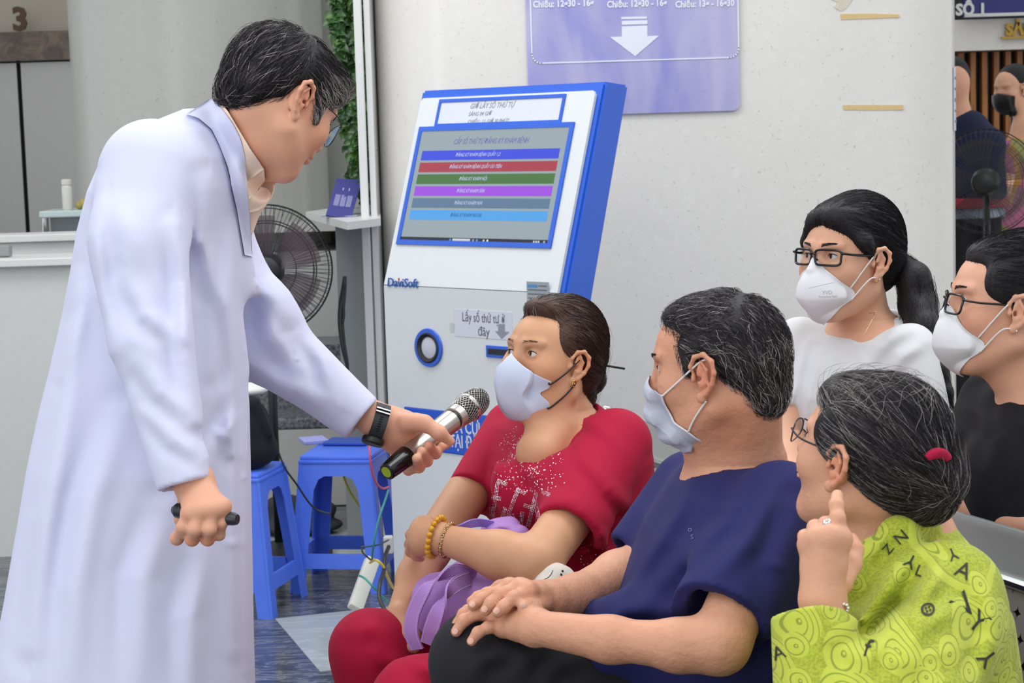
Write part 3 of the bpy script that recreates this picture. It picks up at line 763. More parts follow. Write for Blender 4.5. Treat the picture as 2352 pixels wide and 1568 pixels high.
# right background behind the pier
RY = 12.4
b = MB(); b.box((4.6, RY + .5, 2.1), (4.4, .1, 4.2)); struct(b.build('wall_right', M('dark_interior', '2c2a2c', .7)))
p0 = ony(2200, 44, RY); p1 = ony(2200, 116, RY)
b = MB(); b.box((p0[0] + 1.2, RY + .25, (p0[2] + p1[2]) / 2 + .0), (2.6, .3, p0[2] - p1[2])); struct(b.build('trim_6', m_stone))
b = MB(); b.box((p0[0] + 1.2, RY + .1, p1[2] - .05 + 0.0), (2.6, .02, .012)); 
slat = empty('slatted_screen', 'wooden slat screen with dark gaps behind the two standing people', 'screen', (3.3, RY + .3, 0))
wood = NT('warm_wood'); _v = wood.noise(wood.co((6, 6, .5)), 6, 3); wood = wood.set(color=wood.ramp(_v, [(.3, '8a5424'), (.7, 'b9793c')]), rough=.4)
sb = MB(); sb.box((p0[0] + 1.2, RY + .42, p1[2] / 2), (2.4, .02, p1[2])); sb.build('backing_board', m_black, slat)
for k in range(7):
    x = ony(2234 + k * 27.5, 200, RY)[0]; q = MB(); q.box((x, RY + .34, p1[2] / 2), (.036, .08, p1[2] - .01), bev=.003); q.build('slat', wood, slat)
p2 = ony(2350, 20, RY - .1)
q = MB(); top = ony(2200, -60, RY)[2]; bot = ony(2230, 40, RY)[2]; m_navy = M('navy_sign', '1f1f6e', .35)
s1 = empty('counter_sign', 'dark blue sign with white lettering above the slatted screen', 'sign', (p2[0], RY, bot))
q.box((p2[0] + .35, RY + .02, (top + bot) / 2), (1.4, .05, top - bot), bev=.004); q.build('sign_panel', m_navy, s1)
q = MB(); q.box((p2[0] + .35, RY - .01, bot + .012), (1.4, .02, .02)); q.build('sign_border', m_white, s1)
t1 = ony(2252, 22, RY - .02); text_on('lettering', 'SỐ 1', .098, t1 + A(-.06, 0, 0), (1, 0, 0), (0, 0, 1), m_white, s1, .006, bold=.004)
t2 = ony(2322, 68, RY - .0); g_ = text_on('gold_lettering', 'SẢNH', .1, t2 + A(.12, .08, 0), (1, 0, 0), (0, 0, 1), m_gold, None, .02, bold=.006); tag(g_, 'gold letters on the pale lintel under the dark blue sign', 'letters')
g2 = MB(); g2.box(ony(2335, 85, RY) + A(.1, .07, 0), (.36, .02, .016)); tag(g2.build('gold_strip', m_gold), 'thin gold strip under the gold letters on the lintel', 'strip')

# sign on the pier (violet-blue translucent panel with schedule and arrow)
SY = PY - .012
def onp(px, py, y=SY): return ony(px, py, y)
a_ = onp(1215, 273); b_ = onp(1700, 258); tz = ony(1215, -120, SY)[2]
psign = NT('violet_sign_face'); co = psign.co((1, 1, .35)); v1 = psign.noise(co, 4.5, 3, .5, .6); base = psign.ramp(v1, [(.28, '8585cf'), (.45, 'a3a1d2'), (.62, 'b9b5d6'), (.8, 'a9a6d4')])
v2 = psign.noise(psign.co(), 60, 3, .6, .6); base = psign.mix(psign.ramp(v2, [(.6, (0, 0, 0)), (.75, (.4, .4, .4))]), base, '8b88b8')
psign = psign.set(color=base, rough=.25)
hs = empty('schedule_sign', 'pale violet opening-hours sign with white down arrow on the stone pier', 'sign', ((a_[0] + b_[0]) / 2, SY, a_[2]))
x0, x1 = a_[0], b_[0]; z0 = a_[2] + .008; R_ = .03
poly = [(x0 + R_ - R_ * math.cos(t), z0 + R_ - R_ * math.sin(t)) for t in np.linspace(0, math.pi / 2, 7)] + [(x1 - R_ + R_ * math.sin(t), z0 + R_ - R_ * math.cos(t)) for t in np.linspace(0, math.pi / 2, 7)] + [(x1, tz), (x0, tz)]
q = MB(); q.prism(poly, (0, SY - .004, 0), (1, 0, 0), (0, 0, 1), (0, 1, 0), .014); q.build('sign_panel', psign, hs, auto=.5)
m_print = M('white_print', 'e6e8f2', .5); ys = SY - .0062
def line_path(P, wd, name, mat, parent, nrm=A(0, -1, 0), th=.0012):
    bm = MB(); P = [np.array(p) for p in P]
    for i in range(len(P) - 1):
        t = P[i + 1] - P[i]; L = np.linalg.norm(t); t = t / L; s_ = np.cross(nrm, t)
        bm.box((P[i] + P[i + 1]) / 2, (L + wd * .6, wd, th), R=np.stack([t, s_, nrm], 1))
    return bm.build(name, mat, parent)
zl = onp(1450, 139)[2]; xl = onp(1221, 100)[0]; xr = onp(1696, 100)[0]; r2 = .035
path = [A(xl, ys, tz)] + [A(xl + r2 - r2 * math.cos(t), ys, zl + r2 - r2 * math.sin(t)) for t in np.linspace(0, math.pi / 2, 6)] + [A(xr - r2 + r2 * math.sin(t), ys, zl + r2 - r2 * math.cos(t)) for t in np.linspace(0, math.pi / 2, 6)] + [A(xr, ys, tz)]
line_path(path, .005, 'border_line', m_print, hs)
def px_poly(name, pix, mat, parent, y, th=.0015):
    P = [ony(a, b, y) for a, b in pix]; n = len(P); V = P + [p + A(0, th, 0) for p in P]
    return me_obj(name, V, [tuple(range(n)), tuple(range(2 * n - 1, n - 1, -1))] + [(i, i + n, (i + 1) % n + n, (i + 1) % n) for i in range(n)], mat, parent, False)
px_poly('arrow', [(1428, 61), (1487, 59), (1487, 83), (1514, 82), (1459, 129), (1401, 85), (1428, 84)], m_print, hs, ys)
px_poly('arrow_bar', [(1428, 48), (1487, 46.5), (1487, 55.5), (1428, 57)], m_print, hs, ys)
px_poly('arrow_bar', [(1427, 39), (1486, 38), (1486, 43), (1427, 44)], m_print, hs, ys)
for tx, cxp, wd in (('Chiều: 12g30 - 16g', 1294, 137), ('Chiều: 12g30 - 16g', 1463, 135), ('Chiều: 13g - 16g30', 1619, 133)):
    c = onp(cxp, 9, ys); text_on('lettering', tx, .034, c, (1, 0, 0), (0, 0, 1), m_print, hs, .001, width=wd / FPX * 7.35, bold=.0012)
for tx, cxp, wd in (('Sáng: 06g - 11g30', 1294, 137), ('Sáng: 06g - 11g30', 1463, 135), ('Sáng: 07g - 11g30', 1619, 133)):
    c = onp(cxp, -26, ys); text_on('lettering', tx, .034, c, (1, 0, 0), (0, 0, 1), m_print, hs, .001, width=wd / FPX * 7.35, bold=.0012)
# tape strips, torn scrap and notice on the pier
m_tape = M('yellowed_tape', 'd9bd84', .45, grain=.12, gscale=60)
tag(px_poly('tape_strip', [(1931, 32), (2000, 31), (2065, 33), (2066, 40), (2000, 43), (1932, 45)], m_tape, None, PY - .003, .0025), 'upper yellowed tape strip on the pale pier, just below the torn paper scrap', 'tape')
tag(px_poly('tape_strip', [(1936, 241), (2010, 241), (2074, 241), (2075, 252), (2010, 253), (1938, 252)], m_tape, None, PY - .003, .0025), 'lower yellowed tape strip on the pale pier, above the girl in the white T-shirt', 'tape')
tag(px_poly('paper_scrap', [(1900, -6), (1925, 6), (1915, 16), (1932, 26), (1944, 18), (1960, -4)], M('torn_paper', 'd8cdb8', .7, grain=.1), None, PY - .003, .0025), 'small torn paper scrap stuck to the pier at the very top', 'paper')
nt = empty('paper_notice', 'narrow white printed notice taped at the right edge of the pier', 'notice', tuple(ony(2213, 290, PY)))
Pn = [A(1.7355 + .0, PY - .004 + .16, 0)]
def pier_arc(s):  # position on the rounded right corner, s metres along the arc
    a = s / .30; return A(1.465 + .302 * math.sin(a), PY + .30 - .302 * math.cos(a), 0)
V = []; F = []; za, zb = 1.64 + .0, 1.90
za = ony(2213, 300, PY)[2]; zb = ony(2213, 150, PY)[2]
for i in range(7):
    p = pier_arc(.335 + i * .03); o_ = (p - A(1.465, PY + .30, 0)); o_ /= np.linalg.norm(o_)
    V += [p + A(0, 0, za), p + A(0, 0, zb), p + o_ * .002 + A(0, 0, za), p + o_ * .002 + A(0, 0, zb)]
for i in range(6):
    a = 4 * i; F += [(a + 2, a + 6, a + 7, a + 3), (a, a + 1, a + 5, a + 4), (a, a + 4, a + 6, a + 2), (a + 1, a + 3, a + 7, a + 5)]
F += [(0, 2, 3, 1), (24, 25, 27, 26)]
me_obj('sheet', V, F, M('notice_paper', 'd4d6e0', .6), nt, False)
for k in range(5):
    lb = MB()
    for j in range(5):
        p = pier_arc(.36 + j * .022); o_ = (p - A(1.465, PY + .30, 0)); o_ /= np.linalg.norm(o_); tt = A(-o_[1], o_[0], 0)
        lb.box(p + o_ * .003 + A(0, 0, za + .035 + k * .042), (.024, .0016, .009 if k != 2 else .014), R=np.stack([tt, o_, Z], 1))
    lb.build('printed_line', M('grey_print', '8d8f9c', .7), nt)

# ------------------------------------------------------------------ reception desks at left
desk = empty('reception_desk', 'white two-level reception desk in front of the lift', 'desk', (-2.2, 7.4, 0))
def top_slab(pl, pr, d, depth, th, name, mat, parent):
    a = pt(*pl, d); b = pt(*pr, d); z = (a[2] + b[2]) / 2
    q = MB(); q.box(((a[0] + b[0]) / 2, a[1] + depth / 2, z - th / 2), (b[0] - a[0], depth, th), bev=.004); return q.build(name, mat, parent), z, a, b
_, zt, a, b_ = top_slab((-330, 600), (168, 597), 7.2, .30, .030, 'desk_top', m_white, desk)
q = MB(); q.box(((a[0] + b_[0]) / 2, a[1] + .17, zt / 2 - .016), (b_[0] - a[0] - .02, .26, zt - .033)); q.build('front_panel', M('white_panel', 'cfd0cc', .4), desk)
_, zt2, a, b2 = top_slab((-330, 545), (176, 542), 7.75, .22, .030, 'raised_top', m_white, desk)
q = MB(); q.box(((a[0] + b2[0]) / 2, a[1] + .10, zt2 / 2 - .016), (b2[0] - a[0] - .01, .14, zt2 - .033)); q.build('back_panel', m_white, desk)
p = pt(8, 592, 7.35); q = MB(); q.box((p[0] - .0, p[1], zt + .024), (.06, .05, .044), bev=.006)
tag(q.build('desk_stapler', M('grey_metal_box', '8a8e8e', .35)), 'small grey desk item on the lower white desk top, at the left picture edge', 'desk item')
cab = empty('glass_cabinet', 'chrome-edged glass display cabinet behind the white desk', 'cabinet', tuple(pt(150, 540, 8.4) * A(1, 1, 0)))
p = pt(95, 485, 8.3); z = p[2]; m_glassy = M('pale_glass_top', 'b9cccc', .15)
q = MB(); q.box((p[0] + .13, p[1] + .13, z - .015), (.28, .28, .03), bev=.006); q.build('cabinet_top', m_glassy, cab)
q = MB(); q.box((p[0] + .14, p[1] + .14, (z - .03) / 2), (.22, .22, z - .03)); q.build('cabinet_body', M('grey_glass_body', '6c757a', .2), cab)
for dx in (0.012, .25): q = MB(); q.tube([(p[0] + dx, p[1] + .01, 0), (p[0] + dx, p[1] + .01, z - .03)], .014, 12); q.build('corner_post', M('chrome', 'c8c8c8', .12, metal=1), cab)
q = MB(); c = pt(156, 482, 8.38); q.lathe([(.020, 0), (.0225, .005), (.0225, .095), (.020, .105), (.018, .108), (.0225, .11), (.0225, .130), (.018, .133)], (c[0], c[1], z), n=24); 
bt = empty('white_bottle', 'white capped bottle standing on the glass cabinet', 'bottle', (c[0], c[1], z)); q.build('bottle_body', M('white_plastic', 'd6d4cc', .4), bt, auto=.5)
c = pt(183, 478, 8.38); q = MB(); q.ball((c[0], c[1], z + .018), .018); q.ball((c[0] + .02, c[1], z + .024), .024); tag(q.build('snack_bag', M('yellow_wrapper', 'a89a4a', .4, grain=.2), smooth=True), 'small yellow and blue packet beside the white bottle', 'packet')

# ------------------------------------------------------------------ standing counter with planter, by the trim
ct = empty('standing_counter', 'grey standing counter with pale slab top between the fan and the kiosk', 'counter', (-.75, 7.3, 0))
zc = 1.262
def L(px, py, z=zc): return onz(px, py, z)
P = [L(702, 486), L(798, 512 - 2), L(874, 505 - 4), L(874, 482 - 6), L(760, 478)]
P = [(p[0], p[1]) for p in P]
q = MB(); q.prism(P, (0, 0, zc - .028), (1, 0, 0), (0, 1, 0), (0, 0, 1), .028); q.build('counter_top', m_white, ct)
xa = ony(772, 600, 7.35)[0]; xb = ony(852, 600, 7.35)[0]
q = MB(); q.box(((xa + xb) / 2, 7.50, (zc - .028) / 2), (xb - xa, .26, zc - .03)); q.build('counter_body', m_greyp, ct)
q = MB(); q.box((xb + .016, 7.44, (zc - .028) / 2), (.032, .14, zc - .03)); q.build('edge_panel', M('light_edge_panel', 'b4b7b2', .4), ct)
# black lead hanging on the counter
q = MB(); P = [pt(x, y, 7.15) for x, y in ((792, 634), (790, 660), (785, 700), (783, 740), (788, 790), (796, 830), (799, 850))]; q.tube(spline(P), list(np.interp(np.linspace(0, 1, 49), [0, .1, .3, .7, 1], [.007, .009, .014, .011, .005])), 10)
P = [pt(x, y, 7.14) for x, y in ((794, 650), (787, 680), (790, 720), (787, 742))]; q.tube(spline(P), .005, 8); tag(q.build('hanging_cable', m_black, smooth=True), 'black bundled cable hanging down the side of the grey counter', 'cable')
# small blue sign on the counter
u_ = A(.97, .25, 0); u_ /= np.linalg.norm(u_); s0 = L(748, 487)
bs = empty('counter_notice', 'small dark blue notice stand on the grey counter beside the plant', 'notice', tuple(s0))
tl = pt(773, 402, 7.42); tr = pt(831, 406, 7.42); br = pt(806, 495, 7.28); bl = pt(748, 486, 7.28); dz_ = zc + .002 - (bl[2] + br[2]) / 2
quad = [bl + A(0, 0, dz_), br + A(0, 0, dz_), tr + A(0, 0, dz_), tl + A(0, 0, dz_)]; nr = np.cross(quad[1] - quad[0], quad[3] - quad[0]); nr /= np.linalg.norm(nr)
V = quad + [p - nr * .006 for p in quad]
me_obj('notice_panel', V, [(0, 1, 2, 3), (7, 6, 5, 4), (0, 4, 5, 1), (1, 5, 6, 2), (2, 6, 7, 3), (3, 7, 4, 0)], M('blue_notice_face', '3a3a80', .3), bs, False)
def inq(a, b): return (quad[0] * (1 - a) + quad[1] * a) * (1 - b) + (quad[3] * (1 - a) + quad[2] * a) * b
q = MB(); uu = (quad[1] - quad[0]); uu /= np.linalg.norm(uu); vv = np.cross(nr, uu)
for (a, w_) in ((.26, .2), (.5, .2), (.74, .2)):
    for j in range(5): q.box(inq(a - w_ / 2 + (j + .5) * w_ / 5, .42) + nr * .001, (.0019, .062, .0012), R=np.stack([uu, vv, nr], 1))
for a in (.38, .62): q.box(inq(a, .72) + nr * .001, (.004, .014, .0012), R=np.stack([uu, vv, nr], 1))
q.build('notice_lettering', M('pale_lettering', 'a9a8cc', .5), bs)
q = MB(); q.box((inq(.5, .02) + inq(.5, 0)) / 2 + A(0, .04, -.0), (.14, .07, .004), R=None); q.build('stand_foot', M('clear_foot', '9aa4c0', .2), bs)
# planter and climbing plant
pl0 = L(862, 492); px0 = (ony(845, 470, 7.5)[0] + ony(884, 470, 7.5)[0]) / 2
pln = empty('climbing_plant', 'tall leafy green climbing plant in a white planter, left of the pier trim', 'plant', (px0, 7.55, zc))
q = MB(); q.box((px0 - .055, 7.62, zc + .032), (.11, .17, .062), bev=.01); q.build('planter', m_white, pln, auto=.6)
leafm = NT('green_leaf'); _v = leafm.noise(leafm.co(), 14, 3); leafm = leafm.set(color=leafm.ramp(_v, [(.3, '1f3d1c'), (.5, '345a2a'), (.7, '537c3a')]), rough=.35)
def leaf_at(V, F, c, dirv, nrm, L_):
    dirv = dirv / np.linalg.norm(dirv); s_ = np.cross(nrm, dirv); s_ /= np.linalg.norm(s_); nrm = np.cross(dirv, s_); o = len(V)
    prof = [(0, 0), (.12, .30), (.38, .46), (.68, .32), (1, 0)]
    V += [c + dirv * L_ * prof[0][0]]
    for a, w_ in prof[1:-1]:
        V += [c + dirv * L_ * a + s_ * w_ * L_ + nrm * .10 * L_, c + dirv * L_ * a - nrm * (.05 + .25 * a * a) * L_, c + dirv * L_ * a - s_ * w_ * L_ + nrm * .10 * L_]
    V += [c + dirv * L_ - nrm * .35 * L_]
    F += [(o, o + 1, o + 2), (o, o + 2, o + 3)]
    for i in range(2):
        a = o + 1 + 3 * i; F += [(a, a + 3, a + 4, a + 1), (a + 1, a + 4, a + 5, a + 2)]
    F += [(o + 7, o + 10, o + 8), (o + 8, o + 10, o + 9)]
V = []; F = []; rg = random.Random(3); vm = MB()
vines = []
for k in range(24):
    xt = rg.choice([rg.uniform(806, 838), rg.uniform(806, 838), rg.uniform(770, 838)]); yb = rg.choice([470, 455, 430, 420]) if xt > 806 else rg.choice([395, 330, 220, 130, 60])
    d = rg.uniform(7.42, 7.72); y0_ = -90; pts = []
    for j in range(9): pts.append(pt(min(xt, 836) + rg.uniform(-9, 9) + (4 if j > 5 else 0), y0_ + (yb - y0_) * j / 8, d + rg.uniform(-.03, .03)))
    pts = spline(pts, 6); vines.append(pts); vm.tube(pts, .0018, 5)
for pts in vines:
    for j in range(1, len(pts)):
        for _ in range(2):
            a = rg.uniform(0, 6.28); dv = A(math.cos(a) * (.25 if j > 0 and px_of(pts[j])[0] > 832 else 1), -abs(math.sin(a)) * .7 - .1, rg.uniform(-.9, .15)); nm = A(rg.uniform(-.5, .5), -1, rg.uniform(.2, .9))
            leaf_at(V, F, pts[j] + A(0, 0, rg.uniform(-.02, .02)), dv, nm, rg.uniform(.024, .046))
me_obj('foliage', V, F, leafm, pln, True); vm.build('vine', M('vine_stem', '5d6b3a', .6), pln, smooth=True)
q = MB(); q.tube([(px0 - .05, 7.62, zc + .06), (px0 - .05, 7.62, 2.7)], .02, 10); q.build('support_pole', M('dark_pole', '2c3a22', .8), pln, smooth=True)

# ------------------------------------------------------------------ pedestal fan
m_guard = M('dark_wire', '2e2c30', .4, metal=.2)
def pedestal_fan(c, R, nrm, label, name='pedestal_fan', blades='54424a', nw=84, base=True, wire=.0011, base_far=None):
    nrm = np.array(nrm, float); nrm /= np.linalg.norm(nrm); u = np.cross(Z, nrm); u /= np.linalg.norm(u); v = np.cross(nrm, u)
    f = empty(name, label, 'fan', (c[0], c[1], 0))
    for s, nm in ((1, 'front_guard'), (-1, 'rear_guard')):
        q = MB(); prof = [(.22, .085), (.45, .082), (.75, .068), (.93, .035), (1.0, .0)]
        for k in range(nw if s > 0 else nw // 2):
            a = 2 * math.pi * (k + .5) / (nw if s > 0 else nw // 2); tw = .10 * s
            P = [np.array(c) + R * r * (math.cos(a + tw * (1 - r)) * u + math.sin(a + tw * (1 - r)) * v) + nrm * s * z * R / .225 for r, z in prof]
            q.tube(P, wire, 4, cap=False)
        for r, z, th in ((.45, .082, 1.3), (.72, .070, 1.6), (.76, .067, 1.3), (.95, .030, 1.5), (1.0, 0, 3.2)):
            ring = [np.array(c) + R * r * (math.cos(t) * u + math.sin(t) * v) + nrm * s * z * R / .225 for t in np.linspace(0, 2 * math.pi, 65)[:-1]]
            q.tube(ring, wire * th, 6, closed=True)
        q.build(nm, m_guard, f, smooth=True)
    q = MB(); q.lathe([(0, .088), (.042, .088), (.05, .082), (.05, .07), (0, .07)], c, nrm, 32); q.build('centre_cap', m_black, f, smooth=True)
    for k in range(5):
        V = []; F = []
        for i in range(7):
            r = R * (.16 + .68 * i / 6)
            for j in range(6):
                a = 2 * math.pi * k / 5 + (j / 5) * (1.05 - .25 * abs(i / 6 - .5)) + .12 * i / 6; V.append(np.array(c) + r * (math.cos(a) * u + math.sin(a) * v) + nrm * (.02 - .045 * j / 5))
        n0 = len(V); V += [p + nrm * .0025 for p in V]
        for i in range(6):
            for j in range(5):
                a = i * 6 + j; F += [(a, a + 1, a + 7, a + 6), (n0 + a, n0 + a + 6, n0 + a + 7, n0 + a + 1)]
        me_obj('blade', V, F, M('blade_' + blades, blades, .3, alpha=.55 if base_far is None else .32), f)
    q = MB(); q.lathe([(.0, -.14), (.045, -.14), (.062, -.11), (.065, -.02), (.05, .03), (.03, .04), (0, .04)], c, nrm, 24); q.build('motor', m_black, f, smooth=True)
    if base:
        b0 = np.array(c) - nrm * .10
        q = MB(); q.tube([(b0[0], b0[1], .04), (b0[0], b0[1], c[2] - .03)], .016, 14); q.build('pole', m_black, f, smooth=True)
        q = MB(); q.lathe([(.20, 0), (.20, .015), (.16, .03), (.05, .045), (.03, .06)], (b0[0], b0[1], 0), n=40); q.build('base', m_black, f, smooth=True)
    return f
pedestal_fan(pt(613, 620, 7.0), .238, (.12, -1, .06), 'black wire pedestal fan behind the doctor, beside the grey counter')
rf = pt(2262, 418, 8.9)
pedestal_fan(rf, .245, (-.35, -1, 0), 'black wire pedestal fan at the right, in front of the navy-shirted person', blades='3a3a40', nw=60, wire=.0008, base_far=1)

# ------------------------------------------------------------------ blue plastic stools
def blue_mat():
    t = NT('blue_plastic'); v = t.noise(t.co(), 12, 2); return t.set(color=t.mix(v, '4a70e2', '5279e8'), rough=.38, spec=.45)
m_blue = blue_mat(); m_kblue = M('kiosk_blue', '285cc8', .3, grain=.02)
def stool(c, yaw, H=.46, top=.125, foot=.175, label=''):
    r = empty('plastic_stool', label, 'stool', (c[0], c[1], 0)); R = Matrix.Rotation(yaw, 3, 'Z'); R = np.array(R)
    W = lambda p: R @ np.array(p, float) + A(c[0], c[1], 0)
    def half(z): return foot + (top - foot) * z / H
    q = MB(); cube = [(x, y) for x, y in ((-1, -1), (1, -1), (1, 1), (-1, 1))]
    for (z, e, s_) in ((H - .05, 0, 1),): pass
    q.box(W((0, 0, H - .009)), (2 * top + .004, 2 * top + .004, .018), R=R, bev=.007)
    q.box(W((0, 0, H - .022)), (2 * top + .012, 2 * top + .012, .014), R=R, bev=.004); q.build('seat', m_blue, r, auto=.6)
    def board(mb, side, pts, th=.004):  # pts (s, z): s in -1..1 across that side
        a = side * math.pi / 2; Rs = np.array(Matrix.Rotation(a, 3, 'Z')); n = len(pts); V = []
        for off in (0, th):
            for s_, z in pts: h = half(z); V.append(W(Rs @ A(s_ * h, -h + off, z)))
        mb.add(V, [tuple(range(n)), tuple(range(2 * n - 1, n - 1, -1))] + [(i, i + n, (i + 1) % n + n, (i + 1) % n) for i in range(n)])
    for k in range(4):
        q = MB()
        for side, sg in ((k, 1), ((k + 1) % 4, -1)):
            inn = .52; zb = H - .07
            pts = [(sg * 1.0, 0), (sg * .70, 0), (sg * .58, zb - .05), (sg * .46, zb - .012), (sg * .3, zb), (sg * 0, zb), (sg * 0, H - .02), (sg * 1.0, H - .02)]
            if sg < 0: pts = pts[::-1]
            board(q, side, pts)
            # ribs along the opening edge
        cr = Rk = np.array(Matrix.Rotation(k * math.pi / 2, 3, 'Z'))
        q.tube([W(Rk @ A(half(z) - .003, -half(z) + .003, z)) for z in (0.0, .15, .3, H - .02)], .006, 8)
        q.build('leg', m_blue, r)
    for k in range(4):
        q = MB(); board(q, k, [(-.68, .085), (.68, .085), (.66, .135), (-.66, .135)], .012); q.build('stretcher', m_blue, r)
    return r
c2 = onz(778, 1348, 0) + A(.03, .07, 0)
stool(c2, math.radians(-9), H=.475, top=.125, foot=.168, label='blue plastic stool beside the kiosk, with papers and the red cable on it')
c1 = onz(585, 1395, 0) + A(-.045, .04, 0)
stool(c1, math.radians(-14), H=.475, top=.125, foot=.170, label='blue plastic stool partly hidden by the coat, carrying the black bag')
# things on the stools
zt_ = .475
pp = MB(); c = onz(720, 1010, zt_ + .01); pp.box((c[0], c[1], zt_ + .009), (.09, .11, .014), R=np.array(Matrix.Rotation(.3, 3, 'Z')), bev=.003)
tag(pp.build('paper_pad', M('lilac_paper', '9aa0d8', .6)), 'lilac paper pad lying on the blue stool beside the kiosk', 'paper')
pp = MB(); c = onz(800, 1012, zt_ + .01); pp.box((c[0], c[1], zt_ + .008), (.16, .12, .012), R=np.array(Matrix.Rotation(-.2, 3, 'Z')), bev=.004)
tag(pp.build('folder', M('blue_folder', '2b4fae', .35)), 'dark blue folder lying under the doctor\'s wrist on the blue stool', 'folder')
s = S(); c = c1 + A(.035, -.03, .475)
bt_z = .475 + .004
s.ell(c + A(-.02, 0, .125), (.115, .10, .13), k=.03); s.ell(c + A(.01, 0, .06), (.10, .09, .06), k=.04); s.cone(c + A(.04, -.05, .22), .028, c + A(.092, -.05, .12), .010, k=.02); s.plane(c + A(0, 0, .004), (0, 0, -1))
bag2 = empty('black_bag', 'black rounded fabric bag standing on the blue stool behind the doctor', 'bag', tuple(c)); s.obj('bag_body', fabric('black_nylon', '1b1c22', .3, 20), bag2, .005, zones=None)
s = S(); s.ell(c + A(.0, .02, .262), (.085, .07, .024), k=.01); s.ell(c + A(-.06, .02, .27), (.06, .06, .02), k=.02)
o = s.obj('bowl_lid', M('white_cloth', 'd4d6d2', .7), None, .005, zones=None); tag(o, 'folded white cloth lying on top of the black bag', 'cloth')

# ------------------------------------------------------------------ kiosk
TH = math.radians(43); e = A(math.cos(TH), -math.sin(TH), 0); n_ = A(-math.sin(TH), -math.cos(TH), 0)
K0 = pt(879, 650, 6.42); K0 = A(K0[0], K0[1], 0); W_ = .815; ZB = 1.07; ZT = 1.715; LB = .215; DP = .115
ks = empty('ticket_kiosk', 'white and blue self-service ticket kiosk with a slanted touch screen', 'kiosk', tuple(K0 + e * W_ / 2))
m_kwhite = M('kiosk_white', 'd2d6d8', .3, grain=.01)
q = MB(); prof = [(0, 0), (0, ZB), (LB, ZT), (LB + DP, ZT - .012), (DP + .01, ZB - .03), (DP + .01, 0)]
q.prism(prof, K0, -n_, Z, e, W_); o = q.build('kiosk_shell', m_kblue, ks)
bm = bmesh.new(); bm.from_mesh(o.data); bmesh.ops.bevel(bm, geom=bm.edges[:], offset=.008, segments=2, affect='EDGES'); bm.to_mesh(o.data); bm.free()
q = MB(); q.box(K0 + e * (W_ / 2 - .12) - n_ * .20 + A(0, 0, .45), (W_ - .34, .16, .9), R=np.stack([e, -n_, Z], 1), bev=.006); q.build('rear_housing', m_kblue, ks)
ln = -n_ * LB + Z * (ZT - ZB); LL = np.linalg.norm(ln); up2 = ln / LL; nn2 = np.cross(e, up2)
q = MB()
q.prism([(.018, .02), (W_ - .024, .02), (W_ - .024, ZB + .001), (.018, ZB + .001)], K0 + n_ * .001, e, Z, n_, .011)
q.prism([(.018, 0), (W_ - .024, 0), (W_ - .024, LL - .045), (W_ - .034, LL - .032), (.028, LL - .032), (.018, LL - .042)], K0 + Z * ZB + nn2 * .001, e, up2, nn2, .011)
q.build('front_panel', m_kwhite, ks)
SF = .0125; EXTRA = {}
def kp(px, py, lower=True):
    o = K0 + (n_ * .012 if lower else Z * ZB + nn2 * .012); nn = n_ if lower else nn2; v = ray(px, py); return CAM + v * (((o - CAM) @ nn) / (v @ nn))
def kuv(px, py, lower=True):
    o = K0 + (n_ * .012 if lower else Z * ZB + nn2 * .012); p = kp(px, py, lower) - o; return p @ e, p @ (Z if lower else up2)
def krect(name, u0, u1, v0, v1, mat, off, th, lower=True, parent=None, hole=None, bev=0):
    o = K0 + (n_ * .012 if lower else Z * ZB + nn2 * .012); vv = Z if lower else up2; nn = n_ if lower else nn2; q = MB()
    if hole is None: q.box(o + e * (u0 + u1) / 2 + vv * (v0 + v1) / 2 + nn * (off + th / 2), (u1 - u0, v1 - v0, th), R=np.stack([e, vv, nn], 1), bev=bev)
    else:
        t = hole
        for a, b, c_, d in ((u0, u1, v0, v0 + t), (u0, u1, v1 - t, v1), (u0, u0 + t, v0 + t, v1 - t), (u1 - t, u1, v0 + t, v1 - t)):
            q.box(o + e * (a + b) / 2 + vv * (c_ + d) / 2 + nn * (off + th / 2), (b - a, d - c_, th), R=np.stack([e, vv, nn], 1))
    return q.build(name, mat, parent or ks)
def scr_mat(name, col, e_=.5, mixc=.0):
    t = NT(name); t.set(color=[x * .35 for x in lin(col)], rough=.2, emis=col, estr=e_); return t.m
ul, vt = kuv(966, 300, False); ur, _ = kuv(1312, 296, False); _, vb = kuv(1100, 558, False)
ulb, _ = kuv(922, 556, False)
u0, u1 = (ul + ulb) / 2 + .0, (kuv(1312, 296, False)[0] + kuv(1262, 560, False)[0]) / 2
krect('screen_frame', u0 - .012, u1 + .012, vb - .012, vt + .012, m_kblue, 0, .006, False, hole=.016)
scr = krect('screen', u0, u1, vb, vt, scr_mat('screen_face', '98a6ac', .55), 0, .003, False)
H_ = vt - vb; Wd = u1 - u0
